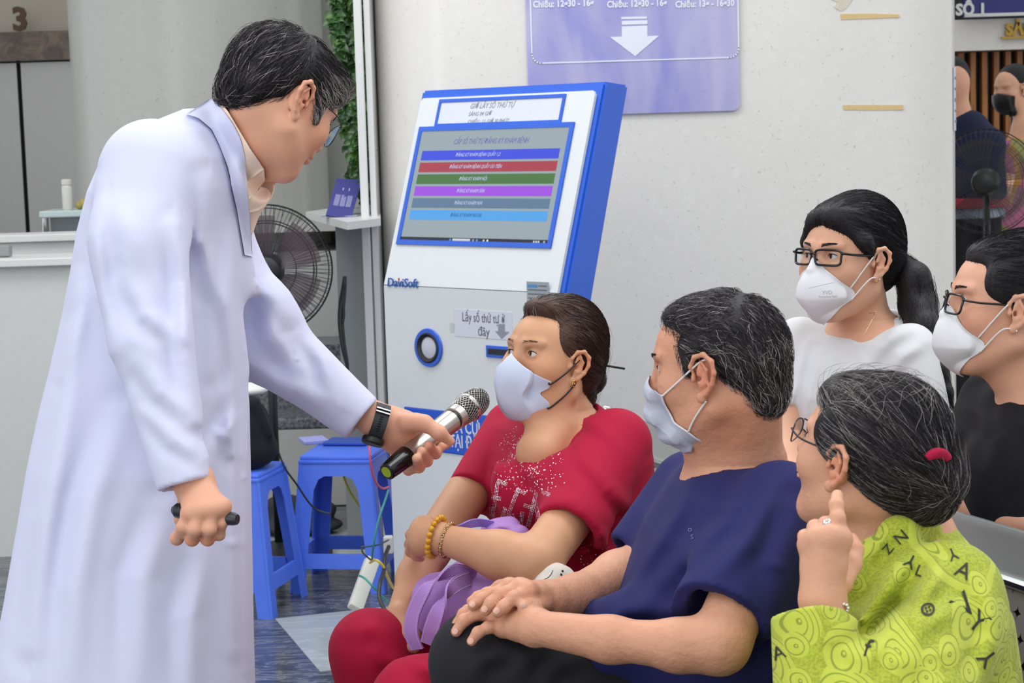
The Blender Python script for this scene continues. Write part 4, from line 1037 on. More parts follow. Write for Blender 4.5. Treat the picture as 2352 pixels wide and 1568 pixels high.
for k, (col, tx) in enumerate((('3344cc', 'ĐĂNG KÝ KHÁM BỆNH QUẦY 1,2'), ('9c3342', 'ĐĂNG KÝ KHÁM BỆNH QUẦY ƯU TIÊN'), ('3f6a33', 'ĐĂNG KÝ KHÁM NỘI'), ('9145cf', 'ĐĂNG KÝ KHÁM SẢN'), ('54708c', 'ĐĂNG KÝ KHÁM NHI'), ('4796d6', 'ĐĂNG KÝ KHÁM NGOẠI'))):
    vc = vb + H_ * (1 - (.232 + .1065 * k)); bt_ = krect('screen_button', u0 + .025, u1 - .028, vc - H_ * .043, vc + H_ * .043, scr_mat('button_' + col, col, .75), .003, .0006, False, scr)
    text_on('button_lettering', tx, .017, K0 + Z * ZB + nn2 * (.012 + .0041) + e * (u0 + .43 * Wd) + up2 * vc, e, up2, scr_mat('button_text' if k < 5 else 'button_text_dark', 'b9c2e0' if k < 5 else '2d5f94', .7), bt_, .0004, italic=.3, width=[.2, .235, .125, .125, .125, .14][k])
text_on('screen_title', 'CẤP SỐ THỨ TỰ ĐĂNG KÝ KHÁM BỆNH', .026, K0 + Z * ZB + nn2 * (.012 + .0036) + e * (u0 + .5 * Wd) + up2 * (vb + H_ * .885), e, up2, scr_mat('title_text', '6d78b8', .5), scr, .0004, italic=.3, width=.335)
tb = krect('taskbar', u0, u1, vb, vb + H_ * .038, scr_mat('taskbar_face', '1c2430', .3), .003, .0005, False, scr)
krect('search_box', u0 + .37 * Wd, u0 + .49 * Wd, vb + .004, vb + .012, scr_mat('search_face', 'c8ccd0', .6), .0036, .0004, False, scr)
for a, c_ in ((.35, '4c8ee0'), (.505, '9aa4ae'), (.53, '6aa0d8'), (.575, 'c8ccd0'), (.60, 'dfe4ea'), (.90, 'c0c6cc'), (.915, 'c0c6cc'), (.93, 'c0c6cc'), (.965, 'aab0b8')):
    krect('taskbar_icon', u0 + a * Wd, u0 + a * Wd + .007, vb + .004, vb + .011, scr_mat('icon_' + c_, c_, .6), .0036, .0004, False, scr)
# paper notice in the upper frame
ua, va = kuv(1000, 280, False); ub, vb2 = kuv(1298, 222, False); ua2 = (kuv(1000, 286, False)[0] + kuv(1010, 236, False)[0]) / 2; ub2 = (kuv(1303, 222, False)[0] + kuv(1288, 276, False)[0]) / 2
v_lo = kuv(1150, 288, False)[1]; v_hi = kuv(1150, 223, False)[1]
krect('notice_frame', ua2, ub2, v_lo, v_hi, m_kblue, 0, .005, False, hole=.011)
pn = krect('notice_paper', ua2 + .01, ub2 - .01, v_lo + .01, v_hi - .01, M('kiosk_paper', 'ccd0da', .35), 0, .002, False)
m_ink = M('grey_ink', '7d7f86', .7)
for tx, px_, py_, wd, sz in (('GIỜ LẤY SỐ THỨ TỰ', 1133, 243, .20, .026), ('SÁNG 04 GIỜ', 1104, 262, .105, .020), ('CHIỀU : 11 GIỜ 30 PHÚT', 1123, 279, .185, .018)):
    c = kp(px_, py_, False) + nn2 * .0025; text_on('notice_lettering', tx, sz, c, e, up2, m_ink, pn, .0004, italic=.25, width=wd)
# logo
c = kp(926, 650); text_on('logo', 'DaviSoft', .041, c + n_ * .002, e, Z, M('logo_blue', '1f5aa8', .35), ks, .003, italic=.2, bold=.0004, width=.148)
q = MB(); c = kp(918, 641); q.box(c + n_ * .004, (.006, .009, .002), R=np.stack([e, Z, n_], 1)); q.build('logo_dot', M('logo_red', 'c8323c', .4), ks)
# information plate, label, button, slot, blue panel
ui, vi = kuv(1210, 646); uj, vj = kuv(1262, 700)
ip = krect('information_plate', ui, uj + .0, vj - .03, vi, M('plate_grey', '9aa2a8', .4, metal=.2), 0, .0015)
krect('plate_heading', ui + .004, ui + .045, vi - .018, vi - .009, M('logo_blue2', '4a86b8', .4), .0015, .0004, True, ip)
for k in range(5): krect('plate_line', ui + .05 if k == 0 else ui + .005, uj - .008, vi - .014 - k * .013, vi - .0105 - k * .013, M('plate_ink', '5c636c', .6), .0015, .0004, True, ip)
ui, vi = kuv(1043, 709); uj, vj = kuv(1178, 781)
lp = krect('paper_label', ui, uj, vj, vi, M('label_paper', 'cdcfdc', .6), 0, .0012)
m_ink2 = M('dark_ink', '5d5f66', .7)
text_on('label_lettering', 'Lấy số thứ tự ở', .042, kp(1111, 731) + n_ * .0017, e, Z, m_ink2, lp, .0005, width=.187)
text_on('label_lettering', 'đây', .042, kp(1112, 762) + n_ * .0017, e, Z, m_ink2, lp, .0005, width=.05)
P = [kp(x, y) + n_ * .0018 for x, y in ((1145, 744), (1160, 744.5), (1160, 761), (1171, 762), (1153, 778), (1138, 760), (1145, 760.5))]
me_obj('label_arrow', P + [p - n_ * .0005 for p in P], [tuple(range(7)), tuple(range(13, 6, -1))], M('arrow_grey', '8b8e98', .7), lp, False)
P = [kp(x, y) + n_ * .001 for x, y in ((1034, 741), (1043, 742), (1043, 763), (1034, 762))]; me_obj('label_tape', P, [(0, 1, 2, 3)], M('clear_tape', 'bfc3c0', .3), ks, False)
c = kp(986, 798); q = MB(); q.lathe([(.049, 0), (.062, 0), (.064, .004), (.062, .008), (.049, .008), (.049, 0)], c, n_, 48, False); q.build('dispenser_ring', m_kblue, ks, auto=.5)
q = MB(); q.lathe([(.036, .001), (.044, .002), (.050, .010), (.046, .012), (.036, .006), (.036, .001)], c, n_, 48, False); q.build('dispenser_bezel', m_black, ks, auto=.5)
q = MB(); q.lathe([(0, .004), (.030, .004), (.037, .001)], c, n_, 40); q.build('dispenser_button', M('button_white', 'c6c8d4', .3), ks, auto=.5)
ui, vi = kuv(1118, 792); uj, vj = kuv(1200, 826)
krect('ticket_slot', ui, uj, vj, vi, m_kblue, 0, .006, bev=.002); krect('slot_opening', ui + .010, uj - .012, vj + .010, vi - .010, m_black, .006, .001)
ui, vi = kuv(930, 933); uj, vj = kuv(1330, 1060); vj = kuv(1000, 1036)[1]
bp = krect('blue_panel', ui, W_ - .06, vj, vi, M('panel_blue', '2355c4', .3), 0, .004, bev=.0035)
m_wl = M('white_letter', 'cfd4e2', .45)
for tx, px_, py_, wd in (('XÉT NGHIỆM', 1010, 962, .16), ('TRA CỨU THÔNG TIN', 1132, 990, .42), ('TẠI ĐÂY', 1074, 1017, .155)):
    c = kp(px_, py_) + n_ * .0045
    if tx == 'XÉT NGHIỆM': continue
    text_on('panel_lettering', tx, .058, c, e, Z, m_wl, bp, .0008, width=wd, bold=.001)
q = MB(); q.box(kp(962, 962) + n_ * .005, (.014, .006, .001), R=np.stack([e, Z, n_], 1) @ np.array(Matrix.Rotation(.6, 3, 'Z'))); q.box(kp(1003, 968) + n_ * .005, (.014, .006, .001), R=np.stack([e, Z, n_], 1) @ np.array(Matrix.Rotation(.6, 3, 'Z'))); q.build('panel_lettering', m_wl, bp)

# ------------------------------------------------------------------ power strip and cables
Pa = pt(820, 1384, 5.88); Pb = pt(850, 1300, 5.98); ax = Pb - Pa; Ls = np.linalg.norm(ax); ax /= Ls; sd = np.cross(ax, A(.35, -1, .2)); sd /= np.linalg.norm(sd); fr = np.cross(sd, ax)
Pa = Pa + A(0, 0, -min(0, Pa[2]) + .0)
stp = empty('power_strip', 'white power strip leaning against the leg of the blue stool', 'power strip', tuple(Pa))
q = MB(); q.box(Pa + ax * Ls / 2, (.045, .03, Ls + .05), R=np.stack([sd, fr, ax], 1), bev=.005); q.build('strip_body', M('ivory_plastic', 'c9c9c2', .4), stp, auto=.6)
for k in range(4): q = MB(); q.box(Pa + ax * (Ls * (.45 + .17 * k)) - fr * .0155, (.024, .003, .014), R=np.stack([sd, fr, ax], 1)); q.build('socket', M('socket_dark', '4a4a48', .5), stp)
def cable(pix, r, col, label, n=9):
    q = MB(); q.tube(spline([pt(x, y, d) for x, y, d in pix], 8), r, n); return tag(q.build('cable', M('cable_' + col, col, .4), smooth=True), label, 'cable')
cable([(850, 1006, 5.95), (849, 1030, 5.86), (852, 1070, 5.85), (862, 1105, 5.88), (878, 1121, 5.95), (892, 1118, 6.05)], .0032, 'c8404a', 'red cable looping over the front of the blue stool beside the kiosk')
cable([(892, 1125, 6.0), (884, 1150, 5.88), (868, 1200, 5.83), (857, 1260, 5.83), (855, 1288, 5.92)], .0035, '2a7f80', 'teal green cable running from the kiosk edge down to the power strip')
cable([(826, 1322, 5.86), (838, 1328, 5.80), (858, 1348, 5.78), (880, 1372, 5.82), (905, 1392, 5.9)], .0035, '35907e', 'lighter green cable curving away right from the middle of the power strip')
cable([(850, 1292, 5.9), (864, 1286, 5.82), (880, 1300, 5.82), (890, 1325, 5.85), (903, 1350, 5.95)], .004, 'cdb02c', 'yellow cable arching from the top of the power strip to the kiosk')
cable([(784, 1060, 6.80), (790, 1095, 6.80), (805, 1130, 6.82), (832, 1172, 6.86), (850, 1215, 7.0), (862, 1250, 7.25)], .004, 'c9c02e', 'yellow cable seen between the legs of the blue stool')
cable([(893, 1255, 5.93), (884, 1280, 5.86), (882, 1310, 5.82), (873, 1340, 5.76), (872, 1375, 5.72), (890, 1412, 5.66)], .0065, '1c1e20', 'thick black power cable hanging from the white adapter to the floor')
cable([(828, 1256, 5.84), (850, 1254, 5.84), (870, 1250, 5.84), (892, 1240, 5.92)], .0028, '1f3a40', 'thin dark cable tied across the stool leg above the power strip')
cable([(831, 1255, 5.86), (833, 1268, 5.85), (845, 1280, 5.85), (853, 1286, 5.9)], .0028, '22242a', 'thin black cable dropping from its knot to the power strip')
cable([(640, 1038, 6.5), (655, 1075, 6.5), (680, 1110, 6.55), (720, 1165, 6.6), (760, 1180, 6.6)], .0035, '2a2b2e', 'thin black cable running down behind the two blue stools')
q = MB(); q.box(pt(892, 1250, 6.0), (.030, .03, .055), bev=.005); tag(q.build('power_adapter', M('adapter_white', 'bcbcb6', .4)), 'white plug adapter hanging at the lower edge of the kiosk', 'adapter')
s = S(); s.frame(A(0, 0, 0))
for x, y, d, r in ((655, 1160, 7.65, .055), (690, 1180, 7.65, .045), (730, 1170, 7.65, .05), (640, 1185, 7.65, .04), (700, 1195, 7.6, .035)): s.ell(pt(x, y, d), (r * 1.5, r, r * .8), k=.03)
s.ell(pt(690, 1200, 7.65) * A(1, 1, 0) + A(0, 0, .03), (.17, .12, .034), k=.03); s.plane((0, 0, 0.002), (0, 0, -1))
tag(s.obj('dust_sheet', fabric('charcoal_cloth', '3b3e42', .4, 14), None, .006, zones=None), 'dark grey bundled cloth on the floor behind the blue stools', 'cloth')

# ------------------------------------------------------------------ two people at the right edge, far back

# ================================================================== the doctor
pt_true = pt
def pt(px, py, d): return pt_true(px, py, d + .28)
def pr(px, d): return px * (d + .28) / FPX
SK1 = skin_mat('skin_doctor', 'dea78a'); COAT = fabric('white_coat_cotton', 'd4d6ee', .30, 6, 700, .8, (1, 1, .35), .01, .016)
dr = empty('person', 'person in a long white coat bending forward, holding out a silver microphone', 'person', tuple(pt(420, 784, 3.0) * A(1, 1, 0)))
h = Head((689, 228), 2.86, face_fw(41, 35), -1, .95, ey=0.0)
s = S(); add_head(s, h, jaw=1.06, full=1.06, ears=(1, -1), slit=.002, earsc=1.02)
NB = pt(520, 320, 2.98)
s.cone(h.W((0, .035, -.035)), .054, NB, .056, k=.03); s.cone(h.W((0, .0, -.08)), .036, pt(545, 400, 2.98), .040, k=.03)
s.cone(NB, .056, pt(410, 500, 3.0), .10, k=.05); s.cone(pt(410, 500, 3.0), .10, pt(400, 800, 3.0), .11, k=.05)
# near arm and fist
EL = pt(345, 770, 2.74); WR = pt(440, 1095, 2.70)
s.cone(pt(350, 420, 2.86), .05, EL, .040, k=.03); s.cone(EL, .040, WR, .027, k=.02); s.ell(pt(448, 1112, 2.70), (.031, .022, .03), k=.02)
dk = 2.655
kn = [pt(437, 1178, dk), pt(462, 1172, dk - .006), pt(487, 1170, dk - .004), pt(510, 1163, dk + .006)]
F1 = [[pt(422, 1210, dk + .0), pt(406, 1236, dk + .02), pt(418, 1226, dk + .045)],
      [pt(448, 1215, dk - .012), pt(441, 1238, dk + .006), pt(452, 1222, dk + .036)],
      [pt(481, 1215, dk - .010), pt(477, 1238, dk + .008), pt(482, 1218, dk + .036)],
      [pt(508, 1200, dk + .004), pt(503, 1227, dk + .016), pt(503, 1208, dk + .040)]]
hand(s, pt(452, 1128, 2.70), kn, F1, [pt(430, 1150, 2.72), pt(420, 1190, 2.73), pt(440, 1215, 2.725), pt(462, 1220, 2.72)], rp=.0145, rw=.031, fr=(.0105, .0108, .0105, .0095))
# far arm and the hand round the microphone
EL2 = pt(625, 800, 3.22); WR2 = pt(868, 968, 3.20)
s.cone(pt(480, 560, 3.2), .05, EL2, .042, k=.03); s.cone(EL2, .042, WR2, .028, k=.02)
MA, MBp = pt(905, 1070, 3.155), pt(1095, 920, 3.33)   # tail and head of the microphone
s.cone(WR2, .030, pt(915, 985, 3.21), .031, k=.02); s.cone(pt(905, 975, 3.21), .029, pt(950, 980, 3.23), .024, k=.02); s.cone(pt(905, 1005, 3.22), .029, pt(930, 1040, 3.225), .019, k=.02)
s.cone(pt(935, 975, 3.20), .016, pt(958, 968, 3.18), .014, k=.02)
th = [pt(935, 970, 3.18), pt(975, 972, 3.165), pt(1008, 993, 3.16), pt(1034, 1013, 3.175)]
s.chain(list(zip(th, (.017, .0135, .0115, .0088))), k=.012)
s.chain([(pt(958, 1000, 3.27), .012), (pt(1000, 1012, 3.275), .010), (pt(1025, 1018, 3.24), .0088), (pt(1014, 1026, 3.22), .0085)], k=.006)
for (a, b, c, d_) in (((948, 1010, 3.265), (988, 1040, 3.265), (1000, 1040, 3.215), (984, 1022, 3.165)), ((940, 1020, 3.25), (965, 1065, 3.255), (980, 1058, 3.20), (968, 1036, 3.145)), ((930, 1030, 3.235), (938, 1078, 3.24), (962, 1072, 3.19), (957, 1052, 3.135))):
    s.chain([(pt(*a), .011), (pt(*b), .0102), (pt(*c), .0100), (pt(*d_), .0086)], k=.006); s.ball(pt(*c), .0104, k=.004)
zones = [(h.W((0, -.105, -.055)), (.024, .014, .012), (.95, .62, .60)), (h.W((-.08, .0, 0)), (.02, .03, .035), (1.0, .86, .82)), (h.W((-.05, -.07, -.03)), .035, (1, .92, .88)), (h.W((0, -.110, -.022)), .016, (1, .85, .82))]
for p in kn + [pt(441, 1238, dk), pt(477, 1238, dk)]: zones.append((p, .014, (1.0, .84, .78)))
zones += [(pt(960, 1010, 3.2), .06, (1.02, .92, .9))]
body = s.obj('body', SK1, dr, .0025, zones)
SKH = s
eye(h, -1, dr, (0, -1, -.5)); eye(h, 1, dr, (0, -1, -.5)); brow(h, -1, dr, H_BLACK, 90); brow(h, 1, dr, H_BLACK, 60)
# hair
c = S(); c.frame(h.c, h.R, h.sc)
c.ell((0, .016, .052), (.083, .104, .078), k=.02); c.ell((0, .060, .010), (.071, .058, .064), k=.03); c.ell((0, .082, -.034), (.052, .026, .030), k=.025)
c.ell((0, -.055, .080), (.062, .052, .034), k=.02)
for q in (1, -1): c.cone((q * .072, -.030, .030), .011, (q * .0735, -.036, -.014), .0042, k=.012); c.ell((q * .060, -.045, .055), (.018, .03, .03), k=.015)
for q in (1, -1): c.ell((q * .086, .012, -.010), (.020, .026, .036), k=.006, op='-'); c.ell((q * .07, .03, -.075), (.04, .045, .040), k=.01, op='-')
V, Fq = c.mesh(.004)
def flow(L): 
    d = np.stack([L[:, 0] * 6, -1.0 - L[:, 1] * 0, -.9 + L[:, 2] * 9], -1); back = L[:, 1] > .03
    d[back] = np.stack([L[back, 0] * 3, L[back, 1] * 4 + .2, -1.2 + L[back, 2] * 3], -1); return d
def pick(L, rg):
    u = rg.uniform(size=len(L)); g = np.clip(.10 + (L[:, 1] < .0) * (np.abs(L[:, 0]) > .03) * (L[:, 2] < .085) * .62 + (L[:, 1] < -.05) * .25, 0, .8)
    return np.where(u < g, np.where(rg.uniform(size=len(L)) < .5, 3, 4), np.where(rg.uniform(size=len(L)) < .3, 2, 0))
sp = strands('hair', c, h, V, flow, 5200, .038, 7, (.0005, .006), .00042, pick=pick, jit=.22, seed=3)
sp2 = strands('hair', c, h, V, flow, 500, .05, 8, (.004, .010), .00032, pick=pick, jit=.35, seed=4, keep=lambda L: (L[:, 2] > .05) * 1.0)
merge_hair('hair', [(V, Fq, None), sp, sp2], H_ALL, dr)
GM = M('gunmetal', '4a4644', .25, metal=.8)
glasses(h, dr, GM, 'oval', w=.024, hh=.0215, y=-.112, z=.0, r=.0009, tr=.0011, tz=.018)
# collared peach shirt
PEACH = fabric('peach_cotton', 'f6dcc6', .2, 16, 900)
s = S(); s.cone(pt(520, 320, 2.98), .066, pt(560, 395, 2.95), .058, k=.03); s.cone(pt(548, 400, 2.95), .056, pt(500, 560, 3.0), .05, k=.03)
s.cone(h.W((0, .035, -.035)), .064, pt(545, 350, 2.96), .066, k=.006, op='-'); s.cone(h.W((0, -.03, -.09)), .052, pt(585, 395, 2.94), .050, k=.006, op='-')
sh_ = s.obj('shirt', PEACH, dr, .0035, zones=None)
# coat
s = Cl()
s.loft(torso_rows([(250, 430, 500, 2.98, .10), (300, 300, 530, 2.98, .165), (360, 246, 556, 2.98, .195), (430, 215, 562, 2.98, .205), (520, 190, 570, 3.0, .20), (620, 172, 574, 3.0, .19), (720, 150, 574, 3.0, .185), (830, 125, 570, 3.0, .19), (930, 100, 568, 3.0, .195), (1050, 75, 570, 3.0, .205), (1200, 50, 573, 3.0, .21), (1350, 25, 576, 3.0, .215), (1480, 0, 578, 3.0, .22), (1620, -18, 582, 3.0, .225), (1880, -40, 590, 3.0, .235)], 3), k=.03, e=2.4)
s.slv(pt(350, 395, 2.82), pr(122, 2.82), pt(320, 560, 2.77), pr(112, 2.77), k=.05)
s.slv(pt(320, 560, 2.77), pr(108, 2.77), pt(345, 790, 2.73), pr(88, 2.73), k=.03); s.slv(pt(345, 790, 2.73), pr(88, 2.73), pt(424, 1108, 2.695), pr(66, 2.695), k=.02)
s.cone(pt(430, 420, 3.12), .10, pt(488, 585, 3.2), .074, k=.05); s.cone(pt(488, 585, 3.2), .076, pt(600, 770, 3.2), pr(92, 3.2), k=.03); s.cone(pt(600, 700, 3.18), .040, pt(618, 740, 3.18), .045, k=.03)
s.slv(pt(612, 790, 3.2), pr(92, 3.2), pt(836, 966, 3.19), pr(57, 3.19), k=.03)
# folds
for P_, a_, w_ in (([(592, 640, 3.1), (640, 690, 3.1), (662, 760, 3.1)], .022, .030), ([(610, 740, 3.1), (650, 800, 3.1), (700, 870, 3.1)], .010, .018), ([(596, 850, 3.1), (670, 890, 3.1), (760, 930, 3.1)], .011, .018), ([(700, 765, 3.1), (745, 830, 3.1), (760, 900, 3.1)], .008, .014), ([(600, 690, 3.1), (620, 760, 3.1), (625, 840, 3.1)], .010, .018),
    ([(232, 420, 2.7), (222, 540, 2.7), (236, 680, 2.7), (262, 800, 2.7)], .009, .014), ([(408, 520, 2.7), (425, 640, 2.7), (428, 800, 2.7), (455, 960, 2.7)], .012, .016), ([(300, 640, 2.7), (335, 720, 2.7), (400, 770, 2.7)], .008, .014), ([(330, 830, 2.7), (370, 900, 2.7), (440, 960, 2.7)], .008, .014), ([(345, 940, 2.7), (400, 1010, 2.7), (465, 1050, 2.7)], .006, .012), ([(270, 470, 2.7), (300, 560, 2.7), (310, 660, 2.7)], .006, .018),
    ([(480, 420, 2.8), (470, 560, 2.8), (505, 700, 2.8), (500, 860, 2.8)], .010, .016), ([(540, 520, 2.8), (528, 680, 2.8), (545, 860, 2.8), (535, 1040, 2.8)], .010, .015), ([(520, 900, 2.8), (548, 1040, 2.8), (545, 1250, 2.8), (552, 1500, 2.8)], .012, .018),
    ([(180, 760, 2.8), (150, 960, 2.8), (110, 1200, 2.8), (80, 1480, 2.8)], .012, .022), ([(280, 960, 2.8), (215, 1150, 2.8), (180, 1350, 2.8), (170, 1568, 2.8)], .013, .022), ([(380, 1180, 2.8), (330, 1330, 2.8), (325, 1568, 2.8)], .012, .022), ([(470, 1280, 2.8), (440, 1420, 2.8), (445, 1600, 2.8)], .010, .020), ([(190, 640, 2.8), (180, 740, 2.8), (150, 860, 2.8)], .008, .016), ([(560, 930, 2.8), (510, 1000, 2.8), (480, 1060, 2.8)], .008, .014)):
    s.fold(P_, a_, w_)
# placket along the front edge
s.fold([(566, 520, 2.85), (568, 800, 2.85), (564, 1100, 2.85), (568, 1560, 2.85)], .004, .006, 1.2)
# openings: neck, cuffs
s.cone(h.W((0, .045, -.04)), .064, pt(560, 368, 2.97), .060, k=.01, op='-'); s.cone(pt(560, 350, 2.95), .040, pt(604, 418, 2.93), .030, k=.012, op='-')
cuff(s, pt(345, 790, 2.73), pt(424, 1115, 2.695), pr(66, 2.695), .010)
cuff(s, pt(612, 790, 3.2), pt(832, 963, 3.19), pr(57, 3.19), .010)
coat = s.obj('coat', COAT, dr, .005, zones=None)
# collar band of the shirt, collar tips, coat lapel
tr = bvh(coat, sh_, body); L2 = [(486, 224), (510, 250), (535, 284), (552, 318), (562, 360), (567, 414)]
drape('shirt_collar', [(500, 222), (524, 256), (548, 296), (575, 342), (592, 366), (606, 388)], L2[:5] + [(566, 420)], tr, PEACH, sh_, .010, .006, 40, 10, .004, smooth=8, far=3.5)
drape('collar_tip', [(566, 412), (590, 396), (606, 386)], [(571, 458), (590, 442), (609, 414)], tr, PEACH, sh_, .012, .004, 12, 8, .003, dd=3.17, far=3.5)
drape('collar_tip', [(568, 446), (596, 428), (616, 432), (624, 446)], [(572, 488), (592, 484), (608, 474), (620, 458)], tr, PEACH, sh_, .008, .004, 12, 8, .003, dd=3.19, far=3.5)
drape('coat_lapel', [(428, 262), (455, 270), (486, 296), (505, 335), (523, 382), (529, 408), (531, 424), (544, 480), (562, 585)], L2 + [(570, 450), (575, 500), (580, 590)], tr, COAT, dr, .014, .010, 48, 12, .006, smooth=8, far=3.5)
# trousers and shoes under the coat
s = S()
for q, dd in ((-.11, 2.88), (.11, 3.12)):
    a = pt(300, 1500, dd); b = A(pt(280, 1500, dd)[0] - .02, pt(280, 1500, dd)[1], .08)
    s.cone(a, .09, b, .06, k=.02)
s.obj('trousers', fabric('dark_trousers', '2a2c33', .3), dr, .008, zones=None)
for dd in (2.88, 3.12):
    b = A(pt(280, 1500, dd)[0] + .03, pt(280, 1500, dd)[1], .045); s = S(); s.cone(b - A(.07, 0, 0), .042, b + A(.10, 0, -.01), .038, k=.02); s.plane((0, 0, .002), (0, 0, -1)); s.obj('shoe', m_black, dr, .007, zones=None)
# watch on the far wrist
wc = pt(869, 969, 3.185); wa = (pt(915, 990, 3.2) - pt(836, 966, 3.19)); wa /= np.linalg.norm(wa); u_ = np.cross(wa, Z); u_ /= np.linalg.norm(u_); v_ = np.cross(wa, u_)
m_strap = M('black_rubber', '2b2d33', .55); q = MB(); N = 48; V = []; F = []
for k in range(N):
    a = 2 * math.pi * k / N; dr_ = math.cos(a) * u_ + math.sin(a) * v_
    for (ra, sx) in ((.0345, -.013), (.0345, .013), (.0320, .013), (.0320, -.013)): V.append(wc + dr_ * ra * (1.0 if abs(math.sin(a)) < 1 else 1) + wa * sx)
for k in range(N):
    for j in range(4): a, b = k * 4 + j, k * 4 + (j + 1) % 4; c_, d_ = ((k + 1) % N) * 4 + (j + 1) % 4, ((k + 1) % N) * 4 + j; F.append((a, b, c_, d_))
q.add(V, F); st = q.build('watch_strap', m_strap, dr, auto=.6)
dl = wc + A(.0, .0, 0) + (-(wc - CAM) / np.linalg.norm(wc - CAM)) * 0 + v_ * 0
low = max([(math.cos(a) * u_ + math.sin(a) * v_) for a in np.linspace(0, 6.28, 60)], key=lambda d: -d[2] * 1.0 - d[1] * .25)
q = MB(); q.lathe([(0, .030), (.019, .030), (.0205, .033), (.0205, .040), (.018, .043), (0, .043)], wc, low, 36); q.build('watch_case', m_black, st, auto=.5)
cd_ = max([(math.cos(a) * u_ + math.sin(a) * v_) for a in np.linspace(0, 6.28, 60)], key=lambda d: d[2] * .8 - d[1] * .6)
q = MB(); t_ = np.cross(wa, cd_); q.box(wc + cd_ * .0362, (.026, .003, .004), R=np.stack([wa, t_, cd_], 1)); q.box(wc + cd_ * .0362 + t_ * .008, (.026, .003, .004), R=np.stack([wa, t_, cd_], 1)); q.build('buckle', M('buckle_steel', '8a8c90', .25, metal=1), st)
q = MB()
for k in range(7):
    a = .42 + k * .13; dd = cd_ * math.cos(a) - t_ * math.sin(a) if (cd_ * math.cos(a) - t_ * math.sin(a))[2] < cd_[2] else cd_ * math.cos(a) + t_ * math.sin(a); tt = np.cross(wa, dd); q.box(wc + dd * .0346, (.006, .0022, .0006), R=np.stack([wa, tt, dd], 1))
q.build('strap_holes', M('hole_black', '08080a', .9), st)
# ------------------------------------------------------------------ microphone
ma = MBp - MA; mL = np.linalg.norm(ma); ma /= mL
mic = empty('microphone', 'silver wireless microphone with mesh head, held out towards the red-shirted person', 'microphone', tuple(MA))
m_sil = M('satin_silver', 'b5b0a8', .28, metal=.85, grain=.02); m_chr = M('bright_chrome', 'cfcac2', .12, metal=1)
q = MB(); q.lathe([(0, -.052), (.014, -.052), (.0165, -.050), (.0185, -.02), (.0195, .0), (.0195, .008), (0.0, .010)], MA + ma * .03, ma, 40); q.build('tail_cap', M('gloss_black', '0c0c0e', .12), mic, auto=.5)
q = MB(); q.lathe([(0, 0), (.0105, 0), (.0105, -.0008), (0, -.0008)], MA + ma * (-.0222), ma, 32); q.build('end_marker', M('lime_sticker', '9ab520', .4), mic)
q = MB(); q.lathe([(.0160, .038), (.0185, .040), (.0205, .10), (.0215, .165), (.0215, .172), (.018, .173)], MA, ma, 48); q.build('mic_body', m_sil, mic, auto=.5)
q = MB(); q.lathe([(.018, .172), (.0195, .173), (.0195, .180), (.0185, .181)], MA, ma, 48); q.build('black_collar', m_black, mic, auto=.5)
q = MB(); q.lathe([(.0185, .179), (.0225, .181), (.0235, .196), (.0225, .198), (.018, .198)], MA, ma, 48); q.build('neck_ring', m_sil, mic, auto=.5)
hp = [(.0225, .197), (.0245, .212), (.0262, .222)]; hp2 = [(.0262, .230), (.0265, .240), (.0255, .252), (.0225, .263), (.0165, .271), (.008, .2755), (0, .277)]
q = MB(); q.lathe(hp + hp2, MA, ma, 40); q.V = [tuple(np.array(v)) for v in q.V]; q.build('inner_foam', M('inner_dark', '2a2826', .8), mic, smooth=True)
q = MB(); q.lathe([(.0262, .221), (.0284, .2225), (.0290, .226), (.0284, .2295), (.0262, .231)], MA, ma, 48); q.build('head_ring', m_chr, mic, auto=.9)
uu = np.cross(ma, Z); uu /= np.linalg.norm(uu); vv = np.cross(ma, uu); q = MB()
def prof(zz): P_ = sorted([(z, r) for r, z in hp + hp2]); return np.interp(zz, [p[0] for p in P_], [p[1] for p in P_])
for sg in (1, -1):
    for k in range(26):
        P_ = []
        for i in range(15):
            t = i / 14; zz = .198 + .078 * t ** .9; r = prof(zz) + .0005; a = 2 * math.pi * k / 26 + sg * t * 2.2; P_.append(MA + ma * zz + r * (math.cos(a) * uu + math.sin(a) * vv))
        q.tube(P_, .00048, 4, cap=False)
q.build('mesh_grille', m_chr, mic, smooth=True)
# black pen in the near fist
pa, pb = pt(396, 1170, 2.70), pt(545, 1193, 2.655); ax = pb - pa; Lp = np.linalg.norm(ax); ax /= Lp
q = MB(); q.lathe([(0, 0), (.006, .001), (.0115, .008), (.0125, .02), (.0115, Lp * .8), (.010, Lp - .006), (.008, Lp), (0, Lp)], pa, ax, 28)
tag(q.build('presenter_remote', M('dark_grip', '26282e', .35), auto=.5), 'black slim remote gripped in the doctor\'s lowered fist', 'remote')

pt = pt_true

# ================================================================== the seated person in red
SK2 = skin_mat('skin_red', 'cf9c78'); RED = fabric('crimson_jersey', 'ae1238', .30, 9, 900, .8, (1, 1, .5), .04, .012)
rw = empty('person', 'person in a crimson T-shirt and red trousers, pale blue mask, arms crossed', 'person', tuple(pt(1330, 1400, 3.65) * A(1, 1, 0)))
h = Head((1328, 846), 3.60, dirv(43, -15), 1, .95)
s = S(); add_head(s, h, jaw=1.08, full=1.08, slit=.0036, earsc=1.0); hs = S(); add_head(hs, h, jaw=1.08, full=1.08, slit=.0036, earsc=1.0)
s.cone(h.W((0, .028, -.04)), .050, pt(1290, 960, 3.70), .052, k=.03)
s.loft(torso2([(935, 1292, 3.71, .055, .045, -47), (975, 1295, 3.71, .13, .070, -47), (1030, 1305, 3.69, .165, .088, -47), (1120, 1312, 3.68, .165, .10, -47), (1300, 1320, 3.68, .16, .11, -47), (1450, 1345, 3.66, .18, .13, -47)]), k=.04)
